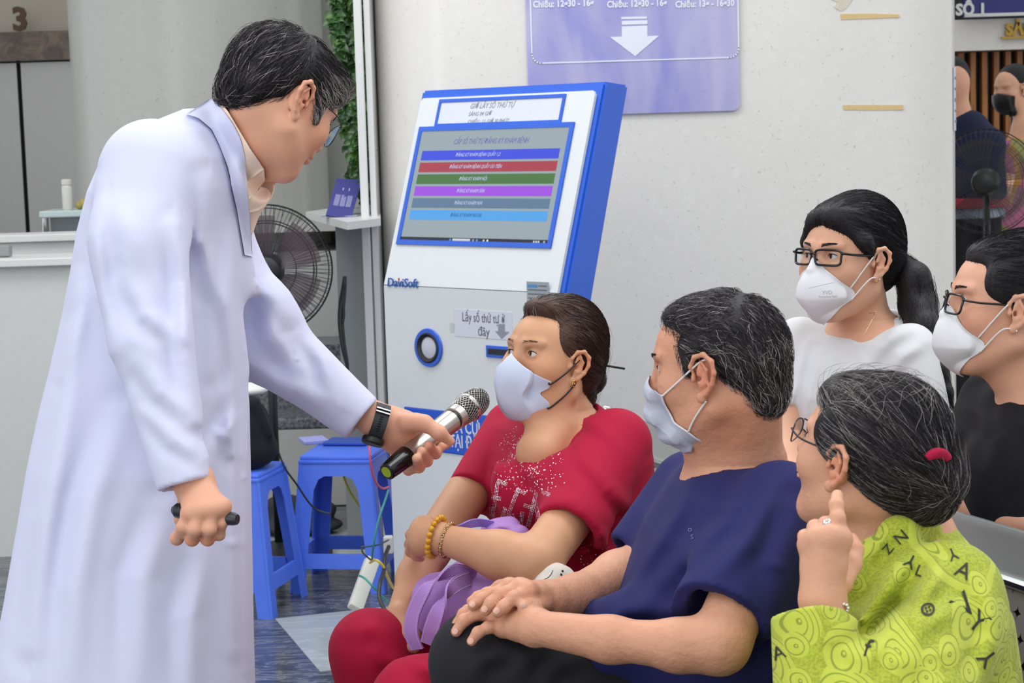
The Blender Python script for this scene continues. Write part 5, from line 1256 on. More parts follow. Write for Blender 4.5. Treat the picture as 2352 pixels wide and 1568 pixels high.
s.cone(pt(1275, 985, 3.62), .04, pt(1240, 1040, 3.585), .045, k=.04)
SH = pt(1422, 1035, 3.60); EL = pt(1232, 1292, 3.36); WR = pt(1020, 1238, 3.43)
s.cone(SH, .046, EL, .043, k=.02); s.cone(EL, .043, pt(1150, 1275, 3.39), .042, k=.02); s.cone(pt(1150, 1275, 3.39), .042, WR, .026, k=.02)
SH2 = pt(1165, 1000, 3.86); EL2 = pt(985, 1262, 3.60); WR2 = pt(920, 1405, 3.50)
s.cone(SH2, .048, EL2, .040, k=.02); s.cone(EL2, .038, pt(955, 1325, 3.56), .033, k=.02); s.cone(pt(955, 1325, 3.56), .033, WR2, .024, k=.02)
# near hand clasping the far elbow
kn = [pt(972, 1205, 3.47), pt(962, 1220, 3.455), pt(960, 1238, 3.45), pt(966, 1256, 3.455)]
F_ = [[pt(955, 1212, 3.50), pt(944, 1228, 3.54), pt(950, 1236, 3.57)], [pt(948, 1230, 3.47), pt(942, 1250, 3.51), pt(950, 1262, 3.54)], [pt(948, 1246, 3.465), pt(944, 1266, 3.50), pt(954, 1276, 3.525)], [pt(956, 1264, 3.47), pt(956, 1276, 3.495), pt(966, 1281, 3.515)]]
hand(s, pt(1005, 1235, 3.44), kn, F_, [pt(990, 1215, 3.47), pt(980, 1200, 3.51), pt(985, 1196, 3.55)], rp=.0165, rw=.032, fr=(.0105, .0108, .0105, .0095))
# far hand lying on the thigh, fingers curled under
kn = [pt(930, 1458, 3.455), pt(914, 1466, 3.45), pt(899, 1462, 3.455), pt(888, 1450, 3.47)]
F_ = [[pt(936, 1486, 3.445), pt(936, 1502, 3.46), pt(942, 1506, 3.475)], [pt(916, 1494, 3.44), pt(914, 1509, 3.455), pt(922, 1508, 3.475)], [pt(899, 1490, 3.445), pt(897, 1505, 3.46), pt(903, 1503, 3.48)], [pt(885, 1476, 3.46), pt(884, 1490, 3.475), pt(890, 1488, 3.49)]]
hand(s, pt(918, 1418, 3.49), kn, F_, [pt(938, 1435, 3.47), pt(950, 1460, 3.45), pt(952, 1482, 3.45), pt(944, 1494, 3.46)], rp=.0135, rw=.027, fr=(.0095, .0098, .0095, .0085))
zones = [(h.W((.0, -.105, -.02)), .02, (1, .86, .82)), (h.W((.05, -.07, -.03)), .035, (1, .92, .88)), (h.W((.085, .005, .01)), .022, (1.02, .84, .78)), (h.W((0, -.06, .07)), .05, (1.04, 1.04, 1.03))] + [(p, .014, (1, .86, .80)) for p in kn] + [(h.W((q * .031, -.09, .0)), (.014, .014, .006), (.86, .78, .76)) for q in (1, -1)]
s.obj('body', SK2, rw, .0025, zones)
lk = (-.35, -1, .0)
for q in (1, -1): eye(h, q, rw, lk); brow(h, q, rw, H_MID, 30, w=.7)
# mask
m_mask = fabric('pale_blue_mask', 'c9d2e6', .05, 20, 1200, .8)
def shp(U, V, r, D): return np.maximum(r, (.093 + .020 * np.exp(-(U / .22) ** 2) * np.sin(np.pi * np.clip(V * .9 + .12, 0, 1))) * np.where(np.abs(U) < .55, 1, 0) + r * 0) * 1.0 + .0015 * np.exp(-(U / .02) ** 2)
mk, G = mask(hs, h, rw, m_mask, lambda u: 29 - 33 * u ** .9 + 8 * u ** 3, lambda u: -60 + 22 * u ** 2.2, lambda v: 62 - 17 * np.exp(-((v - .50) / .20) ** 2) + 10 * v, shp, off=.003)
for i, b in ((3, (.083, -.008, .012)), (36, (.082, -.006, -.034))):
    for q in (1, -1): a = G[i, -1 if q > 0 else 0]; loop_cord([a + (G[i, -4 if q > 0 else 3] - a) * .6 + h.R @ A(q * .002, -.002, 0), a + h.R @ A(q * .002, 0, 0), (a + h.W((q * b[0], b[1], b[2]))) / 2 + h.R @ A(q * .006, 0, 0), h.W((q * b[0], b[1], b[2]))], .0017, m_black, rw)
q = MB(); c = h.W((.083, -.013, -.036)); q.tube([c + h.R @ A(.002, .005 * math.cos(a), .006 * math.sin(a)) for a in np.linspace(.6, 5.6, 14)], .0013, 8); q.ball(c + h.R @ A(.002, 0, 0), .002); q.build('earring', M('gold', 'd0a850', .2, metal=1), rw, smooth=True)
# hair
c = S(); c.frame(h.c, h.R, h.sc)
c.ell((0, .028, .054), (.0785, .095, .092), k=.02); c.ell((0, -.030, .104), (.052, .050, .026), k=.02); c.ell((0, .055, -.005), (.066, .052, .060), k=.03)
for q in (1, -1): c.ell((q * .060, -.012, .045), (.020, .040, .045), k=.02)
for q in (1, -1): c.ell((q * .090, -.005, -.012), (.020, .026, .028), k=.006, op='-')
c.ell((0, .098, .030), (.040, .040, .036), k=.015); c.ell((.0, .112, -.012), (.036, .032, .034), k=.010); c.ell((0, .090, -.052), (.040, .030, .026), k=.012)
V, Fq = c.mesh(.004)
def pick(L, rg): u = rg.uniform(size=len(L)); front = np.clip((-.0 - L[:, 1]) * 12, 0, .75); return np.where(u < front, np.where(rg.uniform(size=len(L)) < .5, 3, 5), np.where(u < .8, 5, 1))
sp = strands('hair', c, h, V, back_flow((0, .14, .0)), 5200, .05, 8, (.0003, .0035), .00038, pick=pick, jit=.10, seed=11)
sp2 = strands('hair', c, h, V, back_flow((0, .12, -.25)), 260, .06, 8, (.004, .012), .00018, pick=lambda L, rg: np.zeros(len(L), int), jit=.6, seed=12, keep=lambda L: (L[:, 1] > .07) * 1.0, curl=.5)
sp3 = strands('hair', c, h, V, back_flow((.07, .06, -.10)), 500, .035, 7, (.0003, .002), .0003, pick=pick, jit=.2, seed=13, keep=lambda L: ((L[:, 1] < .02) & (L[:, 2] < .06)) * 1.0)
merge_hair('hair', [(V, Fq, np.full(len(Fq), 5)), sp, sp2, sp3], H_ALL, rw)
q = MB(); q.tube([h.W((.02, .10, .018)), h.W((.06, .150, .018))], .0022, 8); q.build('hair_pin', m_black, rw, smooth=True)
# shirt
s = Cl()
s.loft(torso2([(925, 1296, 3.73, .07, .055, -47), (955, 1298, 3.72, .12, .070, -47), (985, 1300, 3.71, .165, .090, -47), (1040, 1308, 3.69, .190, .108, -47), (1110, 1314, 3.68, .190, .128, -47), (1190, 1318, 3.68, .182, .130, -47), (1290, 1322, 3.68, .188, .140, -47), (1390, 1335, 3.67, .20, .155, -47), (1470, 1345, 3.66, .21, .165, -47)]), k=.03)
s.ell(pt(1205, 1120, 3.60), (.062, .06, .06), k=.05); s.ell(pt(1300, 1120, 3.53), (.062, .06, .06), k=.05)
s.slv(pt(1415, 1020, 3.58), .068, pt(1312, 1205, 3.44), .066, k=.03); s.slv(pt(1180, 990, 3.84), .062, pt(1095, 1125, 3.73), .056, k=.03)
s.cone(h.W((0, .045, -.04)), .062, pt(1290, 935, 3.69), .070, k=.008, op='-'); s.cone(pt(1278, 950, 3.61), .050, pt(1236, 1012, 3.54), .022, k=.010, op='-')
cuff(s, pt(1415, 1020, 3.58), pt(1303, 1221, 3.43), .068, .013); cuff(s, pt(1180, 990, 3.84), pt(1090, 1136, 3.72), .056, .013)
for P_, a_, w_ in (([(1340, 1050, 3.5), (1400, 1120, 3.5), (1460, 1180, 3.5)], .008, .014), ([(1330, 1180, 3.5), (1380, 1230, 3.5), (1400, 1290, 3.5)], .010, .014), ([(1400, 1260, 3.5), (1380, 1330, 3.5), (1340, 1390, 3.5)], .010, .014), ([(1150, 1010, 3.6), (1140, 1070, 3.6), (1132, 1120, 3.6)], .007, .010), ([(1340, 960, 3.6), (1400, 1000, 3.6), (1440, 1060, 3.6)], .005, .012), ([(1195, 1010, 3.6), (1215, 1080, 3.6), (1250, 1110, 3.6)], .006, .014), ([(1260, 1140, 3.5), (1320, 1150, 3.5), (1370, 1190, 3.5)], .006, .012)): s.fold(P_, a_, w_)
rs = s.obj('t_shirt', RED, rw, .0045, zones=None)
tr = bvh(rs); rg = random.Random(5); q = MB(); dots = seg_dots(tr, [(1132, 1185, 1143, 1108), (1143, 1104, 1163, 1112), (1130, 1142, 1150, 1145), (1128, 1165, 1134, 1212), (1190, 1124, 1166, 1186), (1187, 1124, 1206, 1133), (1161, 1166, 1152, 1196), (1176, 1182, 1187, 1206), (1232, 1132, 1213, 1208), (1204, 1160, 1224, 1166), (1200, 1176, 1196, 1212), (1229, 1150, 1238, 1192), (1245, 1130, 1262, 1136), (1143, 1190, 1150, 1205)], 6, 3.4, rg)
for _ in range(300):
    x = rg.gauss(1215, 45); y = rg.uniform(1000, 1130)
    if 1130 < x < 1300: dots.append((x, y))
for _ in range(60): dots.append((rg.uniform(1150, 1190), rg.uniform(960, 1060)))
for _ in range(40): dots.append((rg.uniform(1330, 1400), rg.uniform(1240, 1330)))
for x, y in dots:
    p, n_h = hit(tr, x, y, .0002)
    if p is not None and (p - CAM) @ _F < 3.72: octa(q, p, n_h, rg.choice([.0009, .0012, .0012, .0017]))
q.build('rhinestones', M('rhinestone', 'f0e6ea', .08, metal=.6, spec=.9), rs)['kind'] = 'stuff'
# trousers
RED2 = fabric('red_trousers', 'ab1236', .35, 8, 800, .85, (1, 1, 1), .05, .012)
s = S(); K1 = pt(850, 1492, 3.47); K2 = pt(955, 1612, 3.25)
s.cone(pt(1260, 1490, 3.80), .09, K1, .070, k=.03); s.cone(pt(1420, 1530, 3.56), .10, K2, .075, k=.03); s.ell((pt(1260, 1490, 3.80) + pt(1420, 1530, 3.56)) / 2, (.17, .15, .10), k=.05)
for K in (K1, K2): f_ = A(K[0] - .02, K[1] + .02, .07); s.cone(K, .066, f_, .046, k=.03)
for P_, a_, w_ in (([(880, 1500, 3.4), (930, 1530, 3.4), (1010, 1530, 3.4)], .009, .016), ([(960, 1520, 3.2), (1000, 1540, 3.2), (1060, 1530, 3.2)], .008, .014), ([(820, 1450, 3.4), (860, 1440, 3.4), (890, 1470, 3.4)], .006, .014)): s.fold(P_, a_, w_)
s.obj('trousers', RED2, rw, .006, zones=None)
for K in (K1, K2): f_ = A(K[0] - .03, K[1] - .0, .04); s = S(); s.cone(f_ + A(.03, .02, 0), .036, f_ + A(-.08, -.09, -.01), .034, k=.02); s.plane((0, 0, .002), (0, 0, -1)); s.obj('shoe', m_black, rw, .007, zones=None)
# bracelets on the near wrist
wv = WR - pt(1150, 1275, 3.39); wv /= np.linalg.norm(wv); u_ = np.cross(wv, Z); u_ /= np.linalg.norm(u_); v_ = np.cross(wv, u_)
m_amb = NT('amber'); m_amb = m_amb.set(color='f2b000', rough=.15, trans=.25, coat=.5)
bc = pt(1002, 1233, 3.435); q = MB(); N = 20
for k in range(N): a = 2 * math.pi * k / N; q.ball(bc + .0345 * (math.cos(a) * u_ + 1.05 * math.sin(a) * v_), .0056, 10, 7)
q.build('amber_bracelet', m_amb, rw, smooth=True)
bc = pt(1028, 1241, 3.43); q = MB(); N = 26
for k in range(N):
    a = 2 * math.pi * k / N; p = bc + .031 * (math.cos(a) * u_ + 1.05 * math.sin(a) * v_); q.tube([p + .0028 * (math.cos(t) * wv + math.sin(t) * (-math.sin(a) * u_ + math.cos(a) * v_)) for t in np.linspace(0, 6.28, 9)[:-1]], .0011, 5, closed=True)
    if k % 2 == 0: q.ball(p, .0022, 8, 5)
q.build('gold_bracelet', M('old_gold', 'c8a878', .2, metal=1), rw, smooth=True)
# ------------------------------------------------------------------ lilac handbag on the lap
LIL = fabric('lilac_canvas', 'b48ace', .35, 12, 700, .8, (1, 1, 1), .04, .010)
bg_ = empty('handbag', 'lilac fabric handbag with white stitching held on the red-trousered lap', 'handbag', tuple(pt(1110, 1440, 3.45)))
s = S(); s.box(pt(1105, 1392, 3.47), (.125, .045, .062), R=rotm(A(-.3, -1, 0), A(-.06, 0, 1)), rnd=.04, k=.02); s.ell(pt(1040, 1400, 3.46), (.07, .05, .06), k=.03); s.cone(pt(1090, 1330, 3.50), .045, pt(1140, 1255, 3.535), .040, k=.03); s.cone(pt(1150, 1228, 3.53), .024, pt(1192, 1232, 3.50), .022, k=.02); s.cone(pt(1125, 1212, 3.54), .010, pt(1172, 1206, 3.53), .016, k=.02)
for P_, a_, w_ in (([(1090, 1345, 3.4), (1150, 1370, 3.4), (1180, 1420, 3.4)], .006, .014), ([(1020, 1340, 3.4), (1010, 1400, 3.4), (1030, 1450, 3.4)], .006, .012), ([(1130, 1225, 3.5), (1150, 1235, 3.5), (1165, 1240, 3.5)], .008, .006), ([(1160, 1215, 3.5), (1185, 1225, 3.5), (1200, 1240, 3.5)], .006, .006), ([(1090, 1450, 3.4), (1160, 1440, 3.4), (1230, 1440, 3.4)], .004, .010), ([(1118, 1232, 3.5), (1128, 1250, 3.5), (1150, 1262, 3.5)], .008, .007), ([(1110, 1222, 3.5), (1140, 1212, 3.5), (1175, 1205, 3.5)], .006, .006)): s.fold(P_, a_, w_)
s.obj('bag_body', LIL, bg_, .004, zones=None)
st_m = M('white_thread', 'e2d8ea', .7)
for P_, wd in (([(1092, 1322, 3.44), (1040, 1312, 3.40), (985, 1345, 3.38), (952, 1400, 3.385), (944, 1450, 3.39), (958, 1490, 3.40)], .026), ([(1078, 1328, 3.42), (1040, 1348, 3.375), (1010, 1395, 3.36), (992, 1440, 3.37), (983, 1478, 3.39)], .028)):
    wv_ = [(-.35, -.4, .9), (-.5, -.5, .6), (.8, -.5, .3), (.9, -.4, .1), (.9, -.3, -.1), (.9, -.3, -.2)][:len(P_)]
    st = ribbon('handle', P_, wv_, wd, LIL, bg_, .004, 8)
    pts = spline([pt(x, y, d) for x, y, d in P_], 8); WV = spline([np.array(v, float) for v in wv_], 8); q = MB()
    for i in range(0, len(pts) - 1):
        t = pts[i + 1] - pts[i]; L_ = np.linalg.norm(t); t /= L_; w_ = WV[i] - t * (WV[i] @ t); w_ /= np.linalg.norm(w_); nn = np.cross(t, w_); nn = nn if nn @ (CAM - pts[i]) > 0 else -nn
        for j in range(3):
            for sg in (-1, 1): q.tube([pts[i] + t * L_ * (j + .15) / 3 + w_ * sg * wd * .40 + nn * .0024, pts[i] + t * L_ * (j + .75) / 3 + w_ * sg * wd * .40 + nn * .0024], .0005, 4)
    q.build('stitching', st_m, st)
ribbon('shoulder_strap', [(1048, 1222, 3.47), (1070, 1206, 3.46), (1100, 1200, 3.50), (1130, 1204, 3.52)], [(0, -.5, .9)] * 4, .016, fabric('violet_strap', '9a86d8', .2, 20), bg_, .003)
# small white plush at her hip
s = S(); c0 = pt(1272, 1330, 3.33); s.ell(c0, (.032, .028, .030), k=.01); s.ell(pt(1256, 1342, 3.315), (.024, .02, .018), k=.008); s.ell(pt(1318, 1336, 3.33), (.009, .008, .012), k=.004); s.ell(pt(1300, 1334, 3.34), (.018, .018, .024), k=.01); s.ball(pt(1312, 1330, 3.32), .008, k=.006); s.ell(pt(1292, 1348, 3.35), (.03, .025, .02), k=.01)
tag_ = empty('plush_charm', 'small white plush toy peeking out between the lilac bag and the crossed forearm', 'plush toy', tuple(c0)); o = s.obj('plush_body', fabric('cream_plush', 'd9d2c8', .1, 30), tag_, .003, zones=None); tp = bvh(o)
q = MB()
for P_ in ([(1250, 1330), (1259, 1326), (1266, 1318), (1270, 1309)],):
    W_ = [hit(tp, x, y, .0004)[0] for x, y in P_]; W_ = [w_ for w_ in W_ if w_ is not None]
    if len(W_) > 1: q.tube(spline(W_, 4), .0006, 5)
for x, y in ((1289, 1319), (1292, 1311)):
    p, n_h = hit(tp, x, y, .0)
    if p is not None: q.ball(p, .0022, 8, 6)
q.build('stitched_face', m_black, tag_, smooth=True)

# ================================================================== the seated person in navy
SK3 = skin_mat('skin_navy', 'd49c7e', .5, .6); NAVY = fabric('navy_jersey', '25265c', .34, 7, 900, .8, (1, 1, .5), .05, .014)
bm_ = empty('person', 'person with short greying hair in a navy T-shirt, hands folded on the knee', 'person', tuple(pt(1680, 1400, 3.0) * A(1, 1, 0)))
h = Head((1620, 868), 2.86, dirv(-18, 4), 1, .965)
s = S(); add_head(s, h, jaw=1.0, full=.97, slit=.003, earsc=1.12, age=1); hs = S(); add_head(hs, h, jaw=1.0, full=.97, slit=.003, earsc=1.12, age=1)
s.cone(h.W((0, .040, -.045)), .056, pt(1700, 1075, 3.0), .066, k=.03); s.cone(h.W((0, -.015, -.095)), .034, pt(1640, 1080, 2.98), .045, k=.03)
s.cone(h.W((.0, -.03, -.1)), .022, pt(1618, 1040, 2.96), .020, k=.025)
s.loft(torso2([(1050, 1700, 3.0, .07, .06, -88), (1100, 1690, 3.0, .17, .085, -88), (1180, 1672, 3.0, .19, .11, -88), (1300, 1650, 3.0, .18, .12, -88), (1500, 1610, 3.0, .18, .14, -88)]), k=.04)
EL = pt(1652, 1478, 2.70); WR = pt(1238, 1442, 2.80)
s.cone(pt(1790, 1180, 2.84), .050, EL, .042, k=.02); s.cone(EL, .040, pt(1560, 1482, 2.71), .036, k=.02); s.cone(pt(1560, 1482, 2.71), .035, pt(1400, 1468, 2.75), .029, k=.02); s.cone(pt(1400, 1468, 2.75), .033, WR, .0255, k=.02)
EL2 = pt(1490, 1300, 3.10); WR2 = pt(1282, 1384, 2.925)
s.cone(pt(1580, 1150, 3.2), .05, EL2, .045, k=.02); s.cone(EL2, .043, pt(1420, 1325, 3.06), .040, k=.02); s.cone(pt(1420, 1325, 3.06), .040, WR2, .026, k=.02)
# near hand spread over the knee
kn = [pt(1145, 1398, 2.93), pt(1140, 1405, 2.90), pt(1145, 1420, 2.87), pt(1155, 1440, 2.845)]
F_ = [[pt(1105, 1392, 2.95), pt(1075, 1402, 2.95), pt(1056, 1420, 2.95)], [pt(1095, 1398, 2.90), pt(1066, 1410, 2.895), pt(1050, 1432, 2.895)], [pt(1100, 1408, 2.865), pt(1066, 1424, 2.86), pt(1048, 1450, 2.86)], [pt(1122, 1440, 2.835), pt(1098, 1452, 2.83), pt(1083, 1472, 2.83)]]
hand(s, pt(1228, 1440, 2.81), kn, F_, [pt(1205, 1420, 2.87), pt(1170, 1405, 2.91), pt(1150, 1400, 2.93)], rp=.0155, rw=.031, fr=(.0095, .0098, .0098, .0088))
# far hand on top
s.cone(pt(1320, 1368, 2.96), .031, pt(1262, 1376, 2.905), .027, k=.02)
kn2 = [pt(1212, 1358, 2.840), pt(1192, 1350, 2.855), pt(1170, 1350, 2.880), pt(1150, 1354, 2.905)]
F2 = [[pt(1180, 1372, 2.820), pt(1158, 1392, 2.815), pt(1143, 1406, 2.812)], [pt(1150, 1364, 2.835), pt(1128, 1385, 2.830), pt(1115, 1402, 2.828)], [pt(1128, 1364, 2.865), pt(1104, 1376, 2.860), pt(1086, 1390, 2.855)], [pt(1118, 1362, 2.900), pt(1098, 1370, 2.900), pt(1082, 1380, 2.895)]]
hand(s, pt(1262, 1376, 2.905), kn2, F2, [pt(1250, 1388, 2.870), pt(1228, 1394, 2.835), pt(1204, 1392, 2.812)], rp=.0145, rw=.029, fr=(.0098, .0100, .0096, .0085))
zones = [(p, .014, (1, .84, .78)) for p in kn + kn2] + [(h.W((.088, -.004, 0)), (.02, .03, .035), (1.02, .84, .80)), (h.W((.03, -.06, .06)), .05, (1.02, .98, .96)), (h.W((.05, .03, -.09)), .05, (1.0, .88, .84)), (h.W((.03, -.09, .01)), .02, (.9, .82, .8))]
s.obj('body', SK3, bm_, .0025, zones)
for q in (1, -1): eye(h, q, bm_); brow(h, q, bm_, H_BLACK, 80)
nails([(p + n_ * .0, d, n2, .0105) for p, d, n2 in ((pt(1141, 1402, 2.8020), pt(1143, 1406, 2.8110) - pt(1158, 1392, 2.8140), A(-.1, -1, .35)), (pt(1113, 1398, 2.8180), pt(1115, 1402, 2.8270) - pt(1128, 1385, 2.8290), A(-.2, -1, .4)), (pt(1085, 1387, 2.8450), pt(1086, 1390, 2.8540) - pt(1104, 1376, 2.8590), A(-.2, -1, .5)), (pt(1201, 1389, 2.8005), A(-1, 0, -.1), A(0, -1, .3)), (pt(1081, 1471, 2.8215), pt(1083, 1472, 2.83) - pt(1098, 1452, 2.83), A(-.5, -1, .2)), (pt(1045, 1449, 2.851), pt(1048, 1450, 2.86) - pt(1066, 1424, 2.86), A(-.6, -1, .2)))], bm_, NAIL)
# mask
m_mk = NT('surgical_mask'); _v = m_mk.noise(m_mk.co(), 60, 3); m_mk = m_mk.set(color=m_mk.mix(_v, 'b0b4c4', 'c2c6d4'), rough=.85, normal=m_mk.bump(_v, .2, .002))
def shp(U, V, r, D): 
    b = .100 - .012 * np.abs(V - .4) + .003 * np.sign(np.sin(V * 20)) * np.abs(np.sin(V * 20)) ** .4; return np.maximum(r, np.where(np.abs(U) < .72, b * np.cos(U * .7) ** .35, 0))
mk, G = mask(hs, h, bm_, m_mk, lambda u: 25 - 14 * u, lambda u: -66 + 6 * u, lambda v: np.interp(v, [0, .25, .42, .55, .62, .8, 1], [50, 46, 50, 56, 72, 80, 88]), shp, off=.004)
for col in (0, -1):
    e_ = [G[i, col] for i in range(0, 41, 4)]; loop_cord(e_, .0016, M('mask_binding', 'dcdde4', .7), bm_, 'binding')
for q in (0, -1):
    sx = 1 if q == -1 else -1
    a = G[1, q]; b = G[26, q]; loop_cord([a, a * .5 + h.W((sx * .074, -.022, .012)) * .5 + h.R @ A(sx * .004, 0, 0), h.W((sx * .083, -.012, .020)), h.W((sx * .087, .004, .026))], .0016, M('white_elastic', 'e2ddd8', .6), bm_)
    loop_cord([b, b * .5 + h.W((sx * .072, -.014, -.045)) * .5 + h.R @ A(sx * .004, 0, 0), h.W((sx * .080, -.006, -.040))], .0016, M('white_elastic', 'e2ddd8', .6), bm_)
# hair
c = S(); c.frame(h.c, h.R, h.sc)
c.ell((0, .016, .044), (.081, .093, .079), k=.02); c.ell((0, .060, .005), (.070, .052, .070), k=.03); c.ell((0, .070, -.045), (.052, .034, .040), k=.025)
c.ell((0, -.030, .084), (.056, .048, .026), k=.02)
for q in (1, -1): c.cone((q * .068, -.034, .045), .012, (q * .0725, -.034, .005), .005, k=.012)
for q in (1, -1): c.ell((q * .088, -.004, -.014), (.022, .030, .044), k=.006, op='-'); c.ell((q * .072, .022, -.080), (.040, .042, .050), k=.01, op='-')
V, Fq = c.mesh(.004)
def flow(L): 
    d = np.stack([L[:, 0] * 5, 1.0 + 0 * L[:, 1], -.3 - (L[:, 1] > .02) * (L[:, 1] - .02) * 25], -1); f = (L[:, 2] > .085) & (L[:, 1] < .05); d[f] = np.stack([L[f, 0] * 5 + .2, -1.0 + 0 * L[f, 1], .35 + 0 * L[f, 0]], -1)
    lo = L[:, 2] < .03; d[lo] = np.stack([L[lo, 0] * 2, .6 + 0 * L[lo, 0], -1.3 + 0 * L[lo, 0]], -1); return d
def pick(L, rg): u = rg.uniform(size=len(L)); g = np.clip(.10 + (L[:, 2] < .05) * .22, 0, .9); return np.where(u < g, np.where(rg.uniform(size=len(L)) < .45, 4, 3), np.where(rg.uniform(size=len(L)) < .35, 2, 0))
sp = strands('hair', c, h, V, flow, 6000, .026, 6, (.0008, .006), .00042, pick=pick, jit=.30, seed=21, curl=.25)
sp2 = strands('hair', c, h, V, flow, 900, .034, 7, (.003, .008), .00034, pick=pick, jit=.45, seed=22, keep=lambda L: (L[:, 2] > .06) * 1.0, curl=.35)
sp3 = strands('hair', c, h, V, flow, 900, .014, 5, (.0002, .0012), .00028, pick=pick, jit=.25, seed=23, keep=lambda L: (L[:, 2] < .03) * 1.0, sink=.0005)
merge_hair('hair', [(V, Fq, np.full(len(Fq), 1)), sp, sp2, sp3], H_ALL, bm_)
# shirt
s = Cl()
s.loft(torso2([(1048, 1700, 3.0, .085, .072, -88), (1075, 1696, 3.0, .14, .088, -88), (1110, 1690, 3.0, .195, .103, -88), (1200, 1668, 3.0, .212, .128, -88), (1300, 1650, 3.0, .205, .143, -88), (1400, 1628, 3.0, .20, .155, -88), (1500, 1602, 3.0, .20, .168, -88), (1600, 1590, 3.0, .21, .172, -88)]), k=.03)
s.slv(pt(1792, 1170, 2.86), .074, pt(1658, 1410, 2.735), .072, k=.03); s.slv(pt(1590, 1130, 3.16), .07, pt(1478, 1262, 3.13), .058, k=.03)
s.cone(h.W((0, .040, -.045)), .064, pt(1700, 1062, 3.0), .077, k=.006, op='-'); s.cone(h.W((0, -.015, -.095)), .05, pt(1645, 1050, 2.98), .062, k=.008, op='-')
cuff(s, pt(1792, 1170, 2.86), pt(1655, 1418, 2.73), .072, .014); cuff(s, pt(1590, 1130, 3.16), pt(1456, 1278, 3.125), .058, .013)
s.cone(pt(1420, 1420, 2.90), .04, pt(1370, 1415, 2.95), .028, k=.05); s.cone(pt(1400, 1500, 2.85), .03, pt(1720, 1560, 2.84), .03, k=.04)
for P_, a_, w_ in (([(1600, 1100, 2.85), (1560, 1180, 2.85), (1500, 1280, 2.85), (1430, 1380, 2.85)], .012, .018), ([(1650, 1110, 2.85), (1610, 1220, 2.85), (1540, 1320, 2.85), (1470, 1400, 2.85)], .010, .016), ([(1780, 1120, 2.75), (1720, 1240, 2.75), (1640, 1330, 2.75)], .012, .016), ([(1720, 1110, 2.8), (1680, 1200, 2.8), (1600, 1290, 2.8)], .008, .018), ([(1830, 1180, 2.8), (1790, 1300, 2.8), (1780, 1440, 2.8), (1790, 1560, 2.8)], .012, .018), ([(1380, 1420, 2.85), (1440, 1400, 2.85), (1540, 1390, 2.85)], .010, .016), ([(1500, 1420, 2.85), (1560, 1400, 2.85), (1600, 1360, 2.85)], .009, .014)): s.fold(P_, a_, w_)
ts = s.obj('t_shirt', NAVY, bm_, .0045, zones=None); tr = bvh(ts)
decal_text(tr, 'S', 1591, 1234, 16, 0, M('faded_print', '5c62a0', .6), ts, 'printed_letter'); decal_text(tr, 'o', 1586, 1216, 20, 0, M('faded_print', '5c62a0', .6), ts, 'printed_letter')
BLK = fabric('black_trousers', '222126', .4, 9, 700, .8, (1, 1, 1), .08, .014)
s = S(); K1 = pt(1108, 1520, 2.92); K2 = pt(1190, 1500, 3.16)
s.cone(pt(1740, 1640, 2.92), .10, K1, .072, k=.03); s.cone(pt(1760, 1620, 3.12), .10, K2, .072, k=.03); s.ell(pt(1740, 1630, 3.02), (.15, .19, .10), k=.05); s.cone(pt(1300, 1545, 2.92), .075, K1, .076, k=.02)
for K in (K1, K2): s.cone(K, .070, A(K[0] - .015, K[1], .07), .046, k=.03)
for P_, a_, w_ in (([(1080, 1560, 2.8), (1110, 1510, 2.8), (1180, 1490, 2.8)], .008, .014), ([(1180, 1560, 2.8), (1210, 1510, 2.8), (1250, 1480, 2.8)], .010, .016), ([(1230, 1568, 2.8), (1270, 1530, 2.8), (1330, 1510, 2.8)], .008, .014)): s.fold(P_, a_, w_)
s.obj('trousers', BLK, bm_, .006, zones=None)
for K in (K1, K2): f_ = A(K[0] - .015, K[1], .04); s = S(); s.cone(f_ + A(.05, 0, 0), .036, f_ + A(-.12, 0, -.01), .036, k=.02); s.plane((0, 0, .002), (0, 0, -1)); s.obj('shoe', m_black, bm_, .007, zones=None)

# ================================================================== the person in the lime blouse, nearest the camera
SK4 = skin_mat('skin_lime', 'd8a284', .5, .4)
gp = empty('person', 'person in a patterned lime green blouse with low bun, glasses, finger at jaw', 'person', tuple(pt(2100, 1500, 2.6) * A(1, 1, 0)))
h = Head((1926, 1078), 2.56, dirv(-40, -15), 1, .95)
s = S(); add_head(s, h, jaw=.95, full=.98, slit=.003, earsc=1.05)
s.cone(h.W((0, .030, -.045)), .050, pt(2075, 1255, 2.66), .058, k=.03); s.cone(h.W((0, -.01, -.09)), .032, pt(2010, 1270, 2.62), .040, k=.03)
s.cone(pt(2075, 1255, 2.66), .07, pt(2120, 1450, 2.66), .10, k=.05); s.cone(pt(2190, 1330, 2.55), .05, pt(1960, 1660, 2.34), .040, k=.03)
WR = pt(1888, 1385, 2.39); s.cone(pt(1960, 1660, 2.34), .038, WR, .027, k=.03)
kn = [pt(1931, 1238, 2.385), pt(1906, 1232, 2.375), pt(1880, 1236, 2.385), pt(1858, 1250, 2.405)]
F_ = [[pt(1924, 1190, 2.385), pt(1921, 1160, 2.395), pt(1923, 1138, 2.415)], [pt(1897, 1204, 2.395), pt(1898, 1212, 2.435), pt(1910, 1235, 2.45)], [pt(1872, 1211, 2.405), pt(1876, 1218, 2.44), pt(1890, 1240, 2.45)], [pt(1849, 1232, 2.42), pt(1856, 1236, 2.45), pt(1870, 1252, 2.455)]]
hand(s, pt(1890, 1372, 2.39), kn, F_, [pt(1930, 1340, 2.41), pt(1955, 1295, 2.435), pt(1962, 1262, 2.45), pt(1955, 1240, 2.46)], rp=.0145, rw=.031, fr=(.0094, .0096, .0094, .0086))
for q in kn: s.cone(q * .85 + WR * .15, .0062, q * .30 + WR * .70, .004, k=.008)
